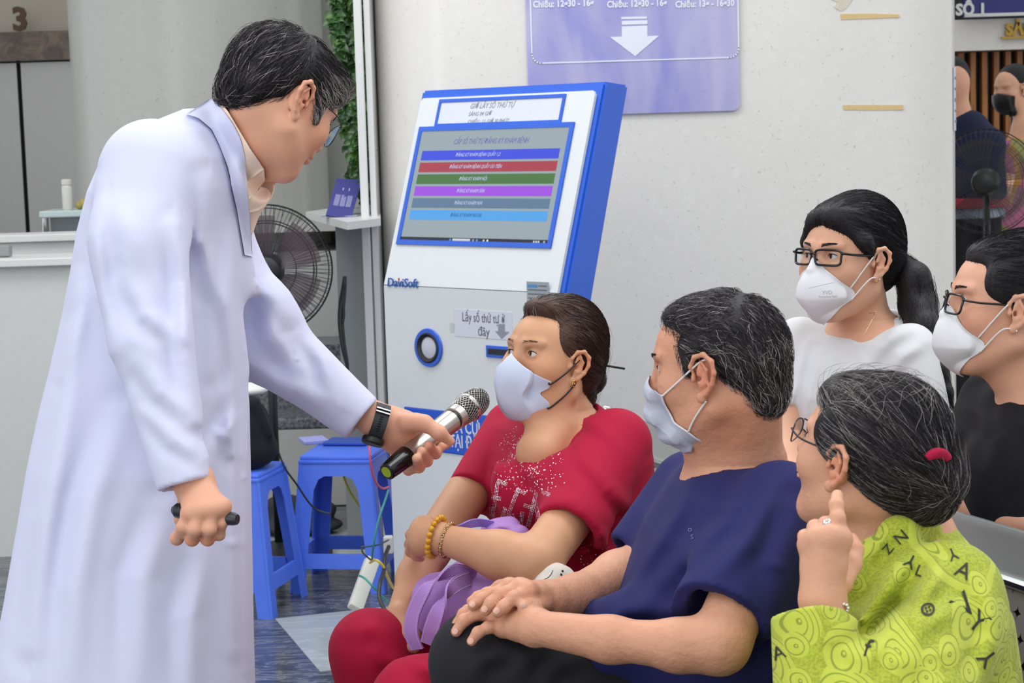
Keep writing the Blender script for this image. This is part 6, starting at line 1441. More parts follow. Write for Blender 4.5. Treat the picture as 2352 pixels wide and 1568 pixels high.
zones = [(q, .012, (1.03, .86, .80)) for q in kn] + [(h.W((.086, -.004, 0)), (.02, .03, .035), (1.02, .82, .78)), (pt(1965, 1200, 2.5), .05, (1.02, .88, .84))]
s.obj('body', SK4, gp, .0025, zones); SKg = s
for q in (1, -1): eye(h, q, gp)
glasses(h, gp, M('dark_frame', '3c3238', .25, metal=.5), 'oval', w=.026, hh=.0165, y=-.114, z=.012, r=.0011, tr=.0014, tz=.016)
q = MB(); c = (kn[1] * .45 + F_[1][0] * .55); ax = F_[1][0] - kn[1]; ax /= np.linalg.norm(ax); u_ = np.cross(ax, A(0, 1, 0)); u_ /= np.linalg.norm(u_); v_ = np.cross(ax, u_)
m_rs = M('ring_silver', 'd8d2cc', .15, metal=1); q.tube([c + .0112 * (math.cos(a) * u_ + math.sin(a) * v_) for a in np.linspace(0, 6.28, 25)[:-1]], .0012, 6, closed=True)
for k in range(7): q.ball(c + v_ * (-.0125 if v_[1] > 0 else .0125) + ax * .003 * math.cos(k) + u_ * .004 * math.sin(k * .9), .0026, 8, 6)
q.build('ring', m_rs, gp, smooth=True)
# hair
c = S(); c.frame(h.c, h.R, h.sc)
c.ell((0, .020, .042), (.083, .095, .092), k=.02); c.ell((0, .062, .010), (.074, .058, .062), k=.03); c.ell((0, -.040, .075), (.055, .058, .040), k=.02)
for q in (1, -1): c.ell((q * .066, -.018, .038), (.018, .045, .040), k=.02); c.ell((q * .092, -.006, -.018), (.022, .026, .034), k=.006, op='-')
c.ell((0, .110, .000), (.046, .036, .050), k=.018); c.ell((0, .092, -.030), (.046, .038, .030), k=.015)
V, Fq = c.mesh(.004)
def pick(L, rg): u = rg.uniform(size=len(L)); f = np.clip(.16 + (-.01 - L[:, 1]) * 9, .1, .75); return np.where(u < f, np.where(rg.uniform(size=len(L)) < .5, 4, 3), np.where(rg.uniform(size=len(L)) < .3, 2, 0))
sp = strands('hair', c, h, V, back_flow((.01, .122, .0)), 6500, .06, 9, (.0004, .003), .00030, pick=pick, jit=.12, seed=31, curl=.04)
sp2 = strands('hair', c, h, V, back_flow((.0, .10, .02), .3), 350, .07, 9, (.004, .014), .00020, pick=lambda L, rg: np.where(rg.uniform(size=len(L)) < .5, 4, 1), jit=.4, seed=32, keep=lambda L: ((L[:, 2] > .07) | (L[:, 1] > .1)) * 1.0, curl=.4)
merge_hair('hair', [(V, Fq, None), sp, sp2], H_ALL, gp)
ct_ = BVHTree.FromPolygons([tuple(v) for v in V], [tuple(int(i) for i in f) for f in Fq]); P_ = []
for x, y in ((2126, 1052), (2134, 1045), (2146, 1041), (2158, 1042), (2168, 1048), (2175, 1057)):
    p, _n = hit(ct_, x, y, .004)
    if p is not None: P_.append(p)
q = MB(); q.tube(spline(P_, 5), list(.0035 + .004 * np.sin(np.linspace(.3, 2.8, (len(P_) - 1) * 5 + 1))), 10); q.build('hair_tie', fabric('crimson_band', 'a81640', .2, 60), gp, smooth=True)
# blouse
t = NT('lime_print'); co = t.co(); w1 = t.noise(co, 7, 2); cow = t.n('ShaderNodeVectorMath', operation='ADD'); wv = t.n('ShaderNodeTexNoise'); wv.inputs['Scale'].default_value = 6; t.l(co, wv.inputs['Vector'])
sc_ = t.n('ShaderNodeVectorMath', operation='SCALE'); sc_.inputs['Scale'].default_value = .05; t.l(wv.outputs['Color'], sc_.inputs[0]); t.l(co, cow.inputs[0]); t.l(sc_.outputs[0], cow.inputs[1])
base = t.mix(t.ramp(t.noise(co, 260, 2), [(.45, (0, 0, 0)), (.58, (1, 1, 1))]), 'a9b62c', '959f22')
sx_ = t.n('ShaderNodeSeparateXYZ'); t.l(cow.outputs[0], sx_.inputs[0]); cb_ = t.n('ShaderNodeCombineXYZ'); t.l(sx_.outputs[0], cb_.inputs[0]); t.l(sx_.outputs[2], cb_.inputs[1])
for sc, fr, r0, off, dark in ((7.0, 26, .44, .1, 0), (13.5, 50, .40, .45, 1), (21, 42, .30, .25, 1)):
    vo = t.n('ShaderNodeTexVoronoi', voronoi_dimensions='2D'); vo.inputs['Scale'].default_value = sc; vo.inputs['Randomness'].default_value = .8; t.l(cb_.outputs[0], vo.inputs['Vector'])
    dd = vo.outputs['Distance']; scl = t.n('ShaderNodeVectorMath', operation='SCALE'); scl.inputs['Scale'].default_value = sc; t.l(cb_.outputs[0], scl.inputs[0])
    pv = t.n('ShaderNodeVectorMath', operation='SCALE'); pv.inputs['Scale'].default_value = sc; t.l(vo.outputs['Position'], pv.inputs[0]); df = t.n('ShaderNodeVectorMath', operation='SUBTRACT'); t.l(scl.outputs[0], df.inputs[0]); t.l(pv.outputs[0], df.inputs[1]); dz = t.n('ShaderNodeSeparateXYZ'); t.l(df.outputs[0], dz.inputs[0])
    d2 = t.math('ADD', dd, t.math('MULTIPLY', t.math('ADD', dz.outputs[1], dz.outputs[0]), off * .7)); sn = t.math('SINE', t.math('MULTIPLY', d2, fr)); ring = t.ramp(sn, [(.72, (0, 0, 0)), (.90, (1, 1, 1))]); inside = t.ramp(dd, [(r0 - .015, (1, 1, 1)), (r0, (0, 0, 0))])
    sel = t.n('ShaderNodeSeparateColor'); t.l(vo.outputs['Color'], sel.inputs[0]); pickc = t.math('GREATER_THAN', sel.outputs[0], .30 if dark else .45); m1 = t.math('MULTIPLY', inside, pickc)
    if not dark: m1 = t.math('MULTIPLY', m1, t.math('GREATER_THAN', dd, r0 - .09))
    base = t.mix(t.math('MULTIPLY', m1, .85), base, 'bcc640'); base = t.mix(t.math('MULTIPLY', t.math('MULTIPLY', ring, m1), .8), base, '78841c')
b1 = t.bump(t.noise(t.co((1, 1, .5)), 8, 1.5, .4, .6), .35, .012); LIME = t.set(color=base, rough=.75, normal=t.bump(t.noise(co, 800, 1), .1, .0005, b1), sheen=.1)
s = Cl()
s.loft(torso2([(1180, 2098, 2.66, .05, .045, -85), (1225, 2090, 2.66, .085, .068, -85), (1270, 2090, 2.64, .145, .090, -85), (1330, 2098, 2.63, .18, .105, -85), (1400, 2104, 2.62, .19, .121, -85), (1500, 2104, 2.62, .19, .131, -85), (1620, 2100, 2.62, .20, .142, -85), (1760, 2100, 2.62, .21, .155, -85)]), k=.03)
s.cone(pt(2178, 1368, 2.50), .073, pt(2080, 1620, 2.36), .085, k=.04); s.slv(pt(2080, 1640, 2.36), .075, pt(1940, 1650, 2.34), .070, k=.04)
s.slv(pt(1905, 1640, 2.34), .068, pt(1858, 1412, 2.38), .048, k=.03)
s.cone(h.W((0, .030, -.045)), .056, pt(2066, 1222, 2.66), .060, k=.006, op='-'); s.cone(pt(2010, 1180, 2.60), .044, pt(1962, 1262, 2.56), .030, k=.01, op='-')
s.g = 3.5; s.chain([(pt(2122, 1205, 2.60), .022), (pt(2065, 1232, 2.545), .024), (pt(2010, 1282, 2.52), .026), (pt(1975, 1345, 2.50), .028), (pt(1962, 1430, 2.48), .030)], k=.02); s.g = None
q2 = pt(1858, 1404, 2.38); cuff(s, pt(1905, 1640, 2.34), q2, .048, .012, .03)
for P_, a_, w_ in (([(2000, 1280, 2.5), (1970, 1350, 2.5), (1950, 1440, 2.5)], .016, .016), ([(2100, 1260, 2.5), (2040, 1330, 2.5), (1990, 1420, 2.5), (1965, 1540, 2.5)], .020, .014), ([(2160, 1300, 2.4), (2110, 1400, 2.4), (2060, 1440, 2.4), (1990, 1520, 2.4)], .024, .013), ([(2180, 1400, 2.4), (2120, 1440, 2.4), (2060, 1520, 2.4)], .016, .013), ([(2270, 1340, 2.4), (2290, 1450, 2.4), (2270, 1560, 2.4)], .009, .016), ([(1950, 1440, 2.4), (1960, 1500, 2.4), (1945, 1568, 2.4)], .010, .014), ([(2000, 1500, 2.4), (2090, 1520, 2.4), (2180, 1500, 2.4)], .010, .014)): s.fold(P_, a_, w_)
bl = s.obj('blouse', LIME, gp, .0045, zones=None); tr = bvh(bl)
m_lt = M('dark_print', '26281e', .7)
for ch, x, y, sz, rt in (('Y', 2092, 1288, 44, 150), ('L', 2112, 1312, 38, -20), ('A', 2212, 1312, 54, -25), ('Y', 2188, 1272, 40, 200), ('V', 2215, 1392, 78, 40), ('Y', 2245, 1430, 70, -40), ('A', 1802, 1460, 88, 200), ('f', 1992, 1490, 60, -20), ('Y', 2268, 1510, 60, 130), ('N', 2070, 1235, 40, 40), ('Z', 2040, 1262, 34, 50), ('A', 1790, 1500, 44, 20)): decal_text(tr, ch, x, y, sz, rt, m_lt, bl)
V_ = []; q = MB()
def ringp(cx, cy, r0, r1, n=28):
    W_ = []
    for k in range(n):
        a = 2 * math.pi * k / n
        for r in (r0, r1):
            p, nh = hit(tr, cx + r * math.cos(a), cy + r * math.sin(a) * .95, .0013)
            if p is None: return
            W_.append(p)
    q.add(W_, [(2 * k, 2 * k + 1, (2 * k + 3) % (2 * n), (2 * k + 2) % (2 * n)) for k in range(n)])
ringp(2131, 1400, 11, 16)
for a in range(4): ringp(2131 + 5.5 * math.cos(a * 1.57 + .4), 1400 + 5.5 * math.sin(a * 1.57 + .4), 0.2, 3.0, 8)
q.build('printed_roundel', m_lt, bl)
q = MB(); c = pt(1938, 1396, 2.37)
for k in range(8): q.ball(c + .005 * A(math.cos(k * .8), -.3, math.sin(k * .8)), .0026, 8, 6)
q.build('cuff_stud', m_rs, gp, smooth=True)
s = S(); hp_ = pt(2140, 1950, 2.60)
for dy in (-.10, .10):
    a = hp_ + A(0, dy, .05); k_ = a + A(-.42, -.02, .02); s.cone(a, .09, k_, .07, k=.03); s.cone(k_, .07, A(k_[0] + .05, k_[1], .06), .05, k=.03)
s.ell(hp_ + A(0, 0, .07), (.14, .18, .12), k=.05); s.obj('trousers', BLK, gp, .009, zones=None)

# ================================================================== the young person in white, leaning on the bench
SK5 = skin_mat('skin_white', 'dba98c', .5)
wp = empty('person', 'young person in a white T-shirt with black glasses and a long ponytail', 'person', tuple(pt(1990, 1000, 3.5) * A(1, 1, 0)))
h = Head((2022, 608), 3.46, dirv(38, -5), 1, .93)
s = S(); add_head(s, h, jaw=.96, full=1.0, slit=.0045, earsc=.95); hs = S(); add_head(hs, h, jaw=.96)
s.cone(h.W((0, .028, -.04)), .044, pt(1985, 740, 3.56), .048, k=.03)
s.loft(torso2([(728, 1990, 3.57, .06, .05, -52), (765, 1985, 3.56, .125, .065, -52), (820, 1985, 3.55, .15, .08, -52), (1000, 1985, 3.55, .15, .10, -52), (1180, 1990, 3.55, .15, .11, -52)]), k=.03)
s.cone(pt(1830, 810, 3.62), .042, pt(1808, 980, 3.56), .036, k=.02); s.cone(pt(1808, 980, 3.56), .035, pt(1818, 1100, 3.42), .030, k=.02)
s.cone(pt(2098, 850, 3.44), .036, pt(2128, 1060, 3.38), .034, k=.02)
s.cone(pt(1818, 1100, 3.42), .030, pt(1900, 1094, 3.32), .024, k=.02); s.cone(pt(2128, 1060, 3.38), .034, pt(2060, 1122, 3.22), .026, k=.02); s.ell(pt(1925, 1098, 3.29), (.03, .025, .02), k=.02); s.ell(pt(2035, 1130, 3.19), (.03, .025, .02), k=.02)
zones = [(h.W((.08, .02, .0)), .025, (1.03, .88, .84)), (h.W((.03, -.09, .03)), .03, (1.03, 1.0, .98))]
s.obj('body', SK5, wp, .0026, zones)
for q in (1, -1): eye(h, q, wp, (-.3, -1, 0), '1c120e'); brow(h, q, wp, H_DARK, 90, w=.9)
KF = fabric('white_mask_fabric', 'e4e4e8', .03, 20, 1500, .8)
def kf_shape(U, V, r, D):
    ridge = np.interp(V, [0, .18, .52, .60, 1], [.086, .096, .108, .106, .092]); b = ridge * (1 - .30 * np.abs(U) ** 1.2) ; b = np.where(np.abs(U) < .80, b, 0); return np.maximum(r, np.minimum(b, r + .05 * (1 - np.abs(U)) ** .5 + .002))
kf_top = lambda u: 31 - 22 * u - 6 * u ** 2; kf_bot = lambda u: -62 + 20 * u + 8 * u ** 2
def kf_mask(hs, h, par):
    mk, G = mask(hs, h, par, KF, kf_top, kf_bot, lambda v: 40 + 26 * np.sin(np.pi * np.clip(v * .92 + .04, 0, 1)), kf_shape, off=.003)
    for q in (0, -1):
        sx = 1 if q == -1 else -1
        for i, e_ in ((8, ((.081, -.016, .018), (.087, .002, .026))), (30, ((.080, -.012, -.030), (.083, -.006, -.033)))):
            a = G[i, q]; loop_cord([a, h.W((sx * .078, -.032, .002 + (0 if i == 8 else -.036)))] + [h.W((sx * p[0], p[1], p[2])) for p in e_], .0015, M('white_elastic', 'e2ddd8', .6), par)
    return mk, G
mk, G = kf_mask(hs, h, wp)
tm = bvh(mk); q = MB()
for P_ in ([(1858, 661), (1918, 648)],):
    for i in range(22):
        x = P_[0][0] + (P_[1][0] - P_[0][0]) * i / 22; y = P_[0][1] + (P_[1][1] - P_[0][1]) * i / 22; p, n_h = hit(tm, x, y, .0003)
        if p is not None: q.ball(p, .0006, 6, 4)
q.build('stitch_line', M('grey_stitch', 'a8a8b0', .8), mk)
decal_text(tm, 'YVD', 1900, 672, 12, 2, M('pale_grey_print', 'b4b4ba', .8), mk, 'printed_letter', .0005); decal_text(tm, 'Protective Mask', 1902, 681, 6.5, 2, M('pale_grey_print', 'b4b4ba', .8), mk, 'printed_letter', .0005)
glasses(h, wp, M('glossy_black', '0e0d0f', .15), 'rect', w=.0265, hh=.0150, y=-.1085, z=.006, r=.0023, tr=.0024, tz=.013)
q = MB(); q.ball(h.W((.0805, -.014, -.037)), .0022); q.build('earring', M('gold', 'd0a850', .2, metal=1), wp, smooth=True)
q = MB(); q.tube(spline([h.W((.046, .01, -.10)), pt(2008, 722, 3.47), pt(1985, 768, 3.44)], 6), .0006, 5)
for k in range(4): q.ball(pt(2012 - k * 2, 716 + 5 * k, 3.462), .0014, 6, 5)
q.build('necklace', M('fine_gold', 'd8c090', .2, metal=1), wp, smooth=True)
c = S(); c.frame(h.c, h.R, h.sc)
c.ell((0, .022, .050), (.0815, .100, .091), k=.02); c.ell((0, .058, .0), (.070, .052, .066), k=.03); c.ell((.012, -.040, .088), (.055, .058, .032), k=.02)
c.cone((.030, -.075, .082), .018, (.070, -.042, .040), .014, k=.02); c.cone((.070, -.042, .040), .013, (.074, -.022, .012), .008, k=.015)
c.cone((-.030, -.078, .078), .016, (-.066, -.058, .035), .012, k=.02); c.cone((-.066, -.058, .035), .010, (-.068, -.052, -.012), .004, k=.01)
for q in (1, -1): c.ell((q * .090, -.004, -.012), (.022, .026, .032), k=.006, op='-')
c.ball((0, .105, .008), .030, k=.02)
V, Fq = c.mesh(.004)
pk = lambda L, rg: np.where(rg.uniform(size=len(L)) < .25, 1, 0)
sp = strands('hair', c, h, V, back_flow((0, .13, .01)), 5000, .06, 8, (.0003, .0025), .00034, pick=pk, jit=.07, seed=41)
# ponytail
ptl = S(); R_ = [(h.W((0, .118, .010)), .022), (pt(2098, 640, 3.53), .030), (pt(2108, 700, 3.53), .034), (pt(2118, 748, 3.48), .028), (pt(2142, 800, 3.44), .019), (pt(2160, 850, 3.42), .013), (pt(2174, 900, 3.41), .010), (pt(2188, 940, 3.41), .004)]
ptl.chain([(a, b) for a, b in R_], k=.015); V2, F2_ = ptl.mesh(.004)
rg = np.random.default_rng(9); cen = spline([a for a, b in R_], 6); rad = np.interp(np.linspace(0, 1, len(cen)), np.linspace(0, 1, len(R_)), [b for a, b in R_]); X = []
for i in range(900):
    o_ = rg.normal(size=3); o_ /= np.linalg.norm(o_); ph = rg.uniform(0, 6.28); ex = rg.uniform(.85, 1.12); st = rg.integers(0, 18); en = rg.integers(st + 14, len(cen)) if st + 14 < len(cen) else len(cen)
    idx = np.linspace(st, en - 1, 11).astype(int); X.append([cen[j] + o_ * rad[j] * ex + A(.004 * math.sin(j * .35 + ph), .003 * math.cos(j * .3 + ph), 0) for j in idx])
sp3 = tubes('t', np.array(X), .0004, None); sp3 = (sp3[0], sp3[1], np.zeros(len(sp3[1]), int))
hr = merge_hair('hair', [(V, Fq, None), sp, (V2, F2_, None), sp3], H_ALL, wp)
q = MB(); cc = h.W((0, .122, .010)); ax = pt(2098, 640, 3.53) - cc; ax /= np.linalg.norm(ax); u_ = np.cross(ax, Z); u_ /= np.linalg.norm(u_); v_ = np.cross(ax, u_)
q.tube([cc + .026 * (math.cos(a) * u_ + math.sin(a) * v_) for a in np.linspace(0, 6.28, 25)[:-1]], .004, 8, closed=True); q.build('hair_tie', m_black, hr, smooth=True)
WHT = fabric('white_jersey', 'd3d5d7', .32, 7, 900, .8, (1, 1, .5), .015, .014)
s = Cl()
s.loft(torso2([(715, 2005, 3.60, .075, .055, -52), (745, 1998, 3.58, .13, .072, -52), (775, 1988, 3.57, .160, .085, -52), (830, 1982, 3.56, .166, .098, -52), (900, 1980, 3.55, .162, .112, -52), (1000, 1985, 3.55, .168, .118, -52), (1100, 1988, 3.55, .17, .12, -52), (1220, 1990, 3.55, .175, .125, -52)]), k=.03)
s.slv(pt(1838, 790, 3.63), .052, pt(1808, 935, 3.58), .050, k=.03); s.slv(pt(2092, 808, 3.45), .052, pt(2118, 960, 3.40), .050, k=.03)
s.cone(h.W((0, .028, -.04)), .056, pt(2000, 725, 3.58), .064, k=.008, op='-'); s.cone(pt(1998, 712, 3.5), .052, pt(1962, 742, 3.47), .032, k=.010, op='-')
cuff(s, pt(1838, 790, 3.63), pt(1806, 945, 3.58), .050, .012); cuff(s, pt(2092, 808, 3.45), pt(2120, 975, 3.395), .050, .012)
for P_, a_, w_ in (([(1910, 770, 3.4), (1900, 860, 3.4), (1905, 960, 3.4)], .008, .014), ([(1850, 800, 3.5), (1835, 880, 3.5), (1810, 930, 3.5)], .008, .010), ([(1880, 820, 3.5), (1860, 900, 3.5), (1850, 980, 3.5)], .008, .012), ([(2120, 790, 3.4), (2070, 820, 3.4), (2030, 880, 3.4)], .007, .012), ([(2050, 760, 3.4), (1990, 830, 3.4), (1960, 900, 3.4)], .006, .018), ([(2090, 900, 3.4), (2040, 960, 3.4), (2000, 1000, 3.4)], .006, .014)): s.fold(P_, a_, w_)
s.obj('t_shirt', WHT, wp, .0045, zones=None)
def legs(base, par, top_z, w_=.09, shift=(0, 0)):
    s = S()
    for q in (-1, 1):
        a = A(base[0] + q * .07 * .6 + .05, base[1] + q * .07 * .8, top_z); s.cone(a, .095, a * A(1, 1, 0) + A(.02, .02, .08), .06, k=.04)
    s.ell(A(base[0] + .05, base[1], top_z + .02), (.16, .14, .12), k=.05); s.plane((0, 0, .03), (0, 0, -1)); s.obj('trousers', BLK, par, .009, zones=None)
    for q in (-1, 1):
        a = A(base[0] + q * .042 + .05, base[1] + q * .056, .04); s = S(); s.cone(a + A(.04, .04, 0), .036, a + A(-.10, -.05, -.005), .034, k=.02); s.plane((0, 0, .002), (0, 0, -1)); s.obj('shoe', m_black, par, .008, zones=None)
legs(pt(1990, 1220, 3.55), wp, .78)
# ================================================================== the person in black at the right edge
SK6 = skin_mat('skin_black_shirt', 'dca78c', .5)
kp_ = empty('person', 'person in a black T-shirt with glasses and white mask, right picture edge', 'person', tuple(pt(2350, 1100, 3.2) * A(1, 1, 0)))
h = Head((2342, 722), 3.04, dirv(0, -6), 1, .94)
s = S(); add_head(s, h, jaw=.98, full=1.0, slit=.004, earsc=.95); hs = S(); add_head(hs, h, jaw=.98)
s.cone(h.W((0, .030, -.045)), .046, pt(2385, 915, 3.14), .052, k=.03); s.cone(h.W((0, -.01, -.09)), .032, pt(2355, 905, 3.12), .04, k=.03)
s.loft(torso2([(880, 2395, 3.14, .055, .05, -75), (925, 2395, 3.14, .12, .07, -75), (980, 2395, 3.14, .15, .085, -75), (1100, 2385, 3.14, .15, .10, -75), (1300, 2390, 3.14, .15, .11, -75)]), k=.03)
s.cone(pt(2262, 965, 3.26), .042, pt(2208, 1160, 3.19), .038, k=.02); s.cone(pt(2208, 1160, 3.19), .036, pt(2330, 1198, 3.06), .026, k=.03); s.cone(pt(2330, 1198, 3.06), .025, pt(2400, 1212, 3.0), .022, k=.02)
s.cone(pt(2470, 1010, 3.0), .045, pt(2530, 1170, 3.0), .038, k=.02); s.cone(pt(2530, 1170, 3.0), .036, pt(2440, 1198, 2.95), .026, k=.02); s.ell(pt(2415, 1204, 2.97), (.035, .025, .018), k=.02)
s.obj('body', SK6, kp_, .0026, [(h.W((.08, .02, .0)), .025, (1.03, .88, .84)), (h.W((.05, -.07, -.01)), .035, (1.02, .94, .92))])
for q in (1, -1): eye(h, q, kp_, (0, -1, 0), '1c120e'); brow(h, q, kp_, H_DARK, 60)
mk, G = kf_mask(hs, h, kp_)
glasses(h, kp_, M('glossy_black', '0e0d0f', .15), 'rect', w=.0260, hh=.0165, y=-.112, z=.002, r=.0019, tr=.0018, tz=.010, tilt=.15)
c = S(); c.frame(h.c, h.R, h.sc)
c.ell((0, .026, .050), (.080, .098, .090), k=.02); c.ell((0, -.034, .086), (.054, .050, .030), k=.02); c.ell((0, .058, .0), (.070, .052, .066), k=.03)
for q in (1, -1): c.ell((q * .062, -.020, .046), (.018, .044, .040), k=.02); c.ell((q * .090, -.004, -.012), (.022, .026, .032), k=.006, op='-')
c.ball((0, .125, .04), .036, k=.02)
V, Fq = c.mesh(.004)
sp = strands('hair', c, h, V, back_flow((0, .13, .04)), 4500, .055, 8, (.0003, .003), .00034, pick=pk, jit=.09, seed=51)
sp2 = strands('hair', c, h, V, back_flow((.05, -.02, -.10)), 260, .045, 8, (.0003, .002), .00028, pick=pk, jit=.12, seed=52, keep=lambda L: ((L[:, 1] < -.0) & (L[:, 1] > -.05) & (L[:, 2] < .09)) * 1.0)
merge_hair('hair', [(V, Fq, None), sp, sp2], H_ALL, kp_)
BK2 = fabric('black_jersey', '1a1a1e', .35, 8, 900, .85, (1, 1, .5), .1, .014)
s = Cl()
s.loft(torso2([(868, 2400, 3.15, .065, .06, -75), (905, 2398, 3.15, .13, .080, -75), (950, 2396, 3.14, .170, .098, -75), (1040, 2390, 3.14, .175, .112, -75), (1140, 2388, 3.14, .165, .120, -75), (1320, 2395, 3.14, .17, .125, -75)]), k=.03)
s.slv(pt(2280, 925, 3.28), .058, pt(2236, 1030, 3.23), .054, k=.03); s.ell(pt(2300, 1080, 3.10), (.055, .06, .06), k=.05)
s.cone(h.W((0, .030, -.045)), .056, pt(2392, 880, 3.14), .066, k=.008, op='-'); s.cone(pt(2365, 870, 3.1), .045, pt(2335, 890, 3.06), .026, k=.01, op='-')
s.slv(pt(2470, 945, 3.02), .060, pt(2482, 1080, 2.98), .056, k=.03); cuff(s, pt(2470, 945, 3.02), pt(2483, 1092, 2.975), .056, .012)
cuff(s, pt(2280, 925, 3.28), pt(2232, 1042, 3.225), .054, .012)
for P_, a_, w_ in (([(2250, 930, 3.1), (2290, 1010, 3.1), (2280, 1080, 3.1)], .008, .012), ([(2320, 900, 3.1), (2310, 1000, 3.1), (2330, 1100, 3.1)], .007, .014)): s.fold(P_, a_, w_)
s.obj('t_shirt', BK2, kp_, .0045, zones=None)
legs(pt(2395, 1320, 3.14), kp_, .72)
# ================================================================== steel bench
pa = pt(1402, 936, 4.22); pb = pt(2300, 1218, 2.92); zb = (pa[2] + pb[2]) / 2; bd = (pb - pa) * A(1, 1, 0); bd /= np.linalg.norm(bd); bf = np.cross(Z, bd); bf = bf if bf[0] < 0 else -bf
B0 = A(pa[0], pa[1], 0); LBn = 2.75; NS = 5; SW = LBn / NS
m_bsteel = M('bench_steel', 'a8acaa', .34, metal=.55, grain=.03)
bench = empty('steel_bench', 'row of perforated steel waiting seats behind the three seated people', 'bench', tuple(B0 + bd * LBn / 2))
t = NT('perforated_steel'); ang = math.atan2(bd[1], bd[0]); mp = t.co((28, 28, 28), (0, 0, -ang)); sx = t.n('ShaderNodeSeparateXYZ'); t.l(mp, sx.inputs[0])
xr = sx.outputs[0]; zr = sx.outputs[2]; row = t.math('FLOOR', zr); odd = t.math('MULTIPLY', t.math('MODULO', row, 2.0), .5); u = t.math('SUBTRACT', t.math('FRACT', t.math('ADD', xr, odd)), .5); v = t.math('SUBTRACT', t.math('FRACT', zr), .5)
st_ = t.math('ADD', t.math('SQRT', t.math('ABSOLUTE', u)), t.math('SQRT', t.math('ABSOLUTE', v))); al = t.math('GREATER_THAN', st_, .62)
m_perf = t.set(color='b4b0ac', metal=.5, rough=.3, alpha=al)
def bp(s_, f, z): return B0 + bd * s_ + bf * f + A(0, 0, z)
def bplate(mb, prof, s0, s1, th=.004):
    V = []; n = len(prof)
    for s_ in (s0, s1):
        for f, z in prof: V.append(bp(s_, f, z))
    N = len(V); V += [v + bf * -th for v in V]; F = []
    for i in range(n - 1): F += [(i, i + 1, n + i + 1, n + i), (N + i, N + n + i, N + n + i + 1, N + i + 1)]
    F += [(0, n, N + n, N), (n - 1, N + n - 1, N + 2 * n - 1, 2 * n - 1)] + [(i, N + i, N + i + 1, i + 1) for i in range(n - 1)] + [(n + i, n + i + 1, N + n + i + 1, N + n + i) for i in range(n - 1)]
    mb.add(V, F)
for k in range(NS):
    a, b = k * SW + .012, (k + 1) * SW - .012
    q = MB(); bplate(q, [(-.012, zb - .002), (.0, zb), (.004, zb - .012), (.012, zb - .062), (.016, zb - .068)], a, b); q.build('back_rail', m_bsteel, bench, auto=.7)
    q = MB(); bplate(q, [(.016, zb - .068), (.024, zb - .072), (.024, zb - .080), (.018, zb - .086)], a, b); q.build('rolled_edge', M('polished_steel', 'c2c6c4', .15, metal=1), bench, auto=.9)
    q = MB(); bplate(q, [(.018, zb - .086), (.035, zb - .16), (.055, zb - .26), (.085, zb - .36), (.12, zb - .46), (.17, zb - .52)], a, b, .002); q.build('backrest', m_perf, bench, auto=1.2)
    q = MB(); bplate(q, [(.17, zb - .52), (.30, zb - .535), (.45, zb - .525), (.50, zb - .530), (.52, zb - .56)], a, b); q.build('seat', m_bsteel, bench, auto=.8)
q = MB(); c0 = bp(0, .15, zb - .52); q.box(bp(LBn / 2, .20, zb - .59), (LBn, .05, .05), R=np.stack([bd, bf, Z], 1)); q.build('beam', m_bsteel, bench)
for s_ in (.28, LBn - .28):
    q = MB(); q.box(bp(s_, .20, (zb - .61) / 2), (.05, .06, zb - .62), R=np.stack([bd, bf, Z], 1)); q.box(bp(s_, .20, .018), (.05, .50, .03), R=np.stack([bd, bf, Z], 1), bev=.005); q.build('leg', m_bsteel, bench)
for k in range(NS + 1):
    s_ = k * SW; q = MB(); q.tube(spline([bp(s_, -.02, zb - .05), bp(s_, .005, zb + .004), bp(s_, .02, zb - .03), bp(s_, .05, zb - .25)], 5), .008, 8); q.build('end_bracket', m_chr, bench, smooth=True)
a0 = pt(1010, 1188, 3.70); q = MB(); q.tube(spline([pt(1040, 1190, 3.78), pt(1005, 1188, 3.74), pt(965, 1205, 3.70), pt(945, 1245, 3.68), pt(945, 1300, 3.66), pt(965, 1345, 3.70), pt(1010, 1350, 3.78)], 6), .006, 10)
arm = q.build('armrest_tube', m_chr, bench, smooth=True)
# ================================================================== far figures behind the right fan
nv = empty('person', 'person in a navy shirt with a red hem, far behind the right fan', 'person', tuple(pt(2235, 400, 9.6) * A(1, 1, 0)))
s = S(); k9 = 9.6 / FPX
s.cone(pt(2225, 300, 9.6), .10, pt(2230, 440, 9.6), .15, k=.08); s.cone(pt(2272, 330, 9.5), .07, pt(2285, 440, 9.45), .06, k=.05); s.cone(pt(2225, 300, 9.6), .08, pt(2272, 330, 9.5), .07, k=.05); s.plane(pt(2230, 456, 9.6), (0, 0, -1)); s.obj('shirt', fabric('far_navy', '20253f', .3), nv, .012, zones=None)
s = S(); s.loft(torso2([(452, 2232, 9.6, .185, .15, 0), (476, 2232, 9.6, .185, .15, 0)]), k=.01); s.obj('shirt_hem', M('red_hem', '9c2536', .7), nv, .008, zones=None)
s = S(); s.loft(torso2([(474, 2232, 9.6, .16, .12, 0), (500, 2234, 9.6, .165, .13, 0)]), k=.01); s.obj('shirt_tail', M('pale_blue_cloth', '8a97a8', .7), nv, .01, zones=None)
s = S()
for x in (-.07, .07): c_ = pt(2232, 500, 9.6) + A(x, 0, 0); s.cone(c_, .08, c_ * A(1, 1, 0) + A(0, 0, .06), .05, k=.03)
s.obj('trousers', BLK, nv, .012, zones=None)
s = S(); hc = pt(2190, 190, 9.6); s.ell(hc, (.08, .095, .115), k=.02); s.cone(hc, .05, pt(2215, 300, 9.6), .06, k=.03); s.obj('body', SK1, nv, .01, [])
s = S(); s.ell(hc + A(0, .02, .03), (.088, .10, .105), k=.02); s.obj('hair', H_BLACK, nv, .01, zones=None)
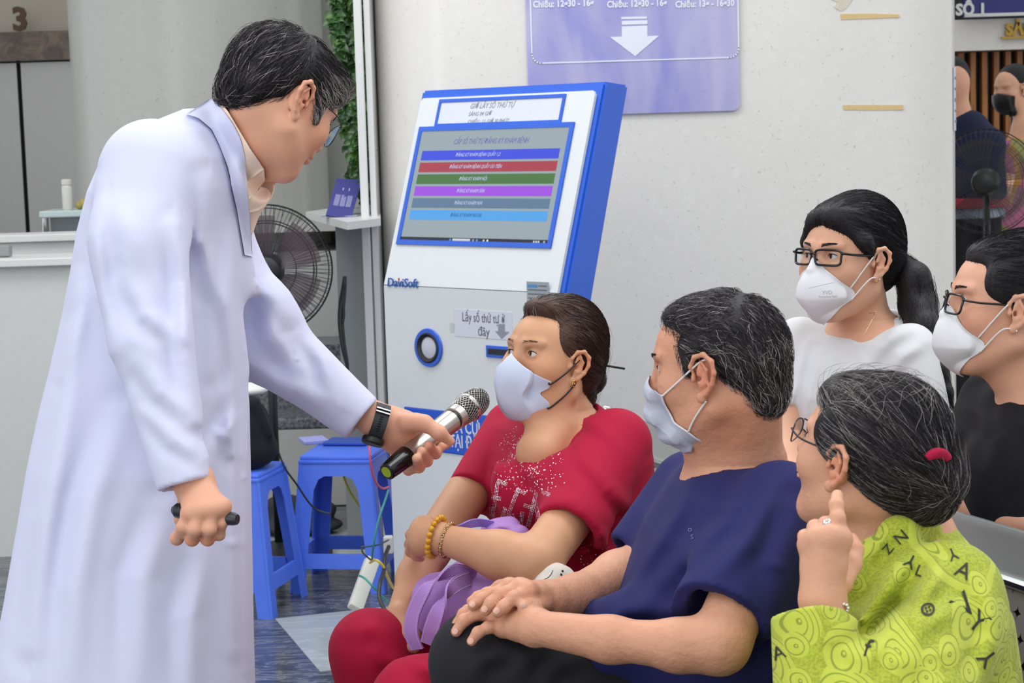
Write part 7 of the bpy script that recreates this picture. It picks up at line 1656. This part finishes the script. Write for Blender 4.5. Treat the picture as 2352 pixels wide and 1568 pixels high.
fp = empty('person', 'person with black hair in a pink and yellow dress, far right background', 'person', tuple(pt(2350, 400, 10.0) * A(1, 1, 0)))
hd = Head((2352, 205), 10.0, dirv(35, 8), 1, 1.0)
s = S(); add_head(s, hd); s.cone(hd.W((0, .03, -.05)), .05, pt(2362, 300, 10.0), .055, k=.03); s.cone(pt(2362, 300, 10), .06, pt(2345, 345, 10), .09, k=.05); s.cone(pt(2325, 345, 9.9), .045, pt(2305, 440, 9.8), .04, k=.03); s.cone(pt(2362, 300, 10), .08, pt(2360, 420, 10), .1, k=.05); s.obj('body', SK5, fp, .006, [])
c = S(); c.frame(hd.c, hd.R, 1); c.ell((0, .025, .045), (.084, .10, .085), k=.02); c.ell((0, .07, -.05), (.08, .06, .10), k=.03); c.ell((0, .09, -.12), (.07, .05, .10), k=.03); c.cone((.06, .02, -.05), .03, (.05, .03, -.17), .03, k=.03); c.obj('hair', H_BLACK, fp, .006, zones=None)
mask(s, hd, fp, m_black, lambda u: 25 - 14 * u, lambda u: -62 + 10 * u, lambda v: 60 + 0 * v, lambda U, V, r, D: np.maximum(np.minimum(r, .11), .095 * (np.abs(U) < .7)), nu=25, nv=17)
t = NT('floral_dress'); vv_ = t.n('ShaderNodeTexVoronoi'); vv_.inputs['Scale'].default_value = 12; t.l(t.co((1, 1, .6)), vv_.inputs['Vector']); sp_ = t.n('ShaderNodeSeparateColor'); t.l(vv_.outputs['Color'], sp_.inputs[0])
m_flo = t.set(color=t.ramp(sp_.outputs[0], [(.0, 'b98a3c'), (.3, 'a8657c'), (.5, '8b8a4a'), (.7, 'c9a24a'), (.85, 'b26a86'), (1, '6a4a34')], 'CONSTANT'), rough=.8)
s = S(); s.loft(torso2([(318, 2362, 10.0, .10, .08, 0), (340, 2352, 10.0, .17, .11, 0), (400, 2350, 10.0, .165, .12, 0), (470, 2345, 10.0, .17, .13, 0), (560, 2335, 10.0, .22, .18, 0), (760, 2330, 10.0, .28, .22, 0)]), k=.03); s.cone(pt(2325, 342, 9.92), .06, pt(2310, 395, 9.85), .055, k=.04); s.cone(hd.W((0, .03, -.05)), .06, pt(2362, 312, 10.0), .07, k=.01, op='-'); s.obj('dress', m_flo, fp, .012, zones=None)
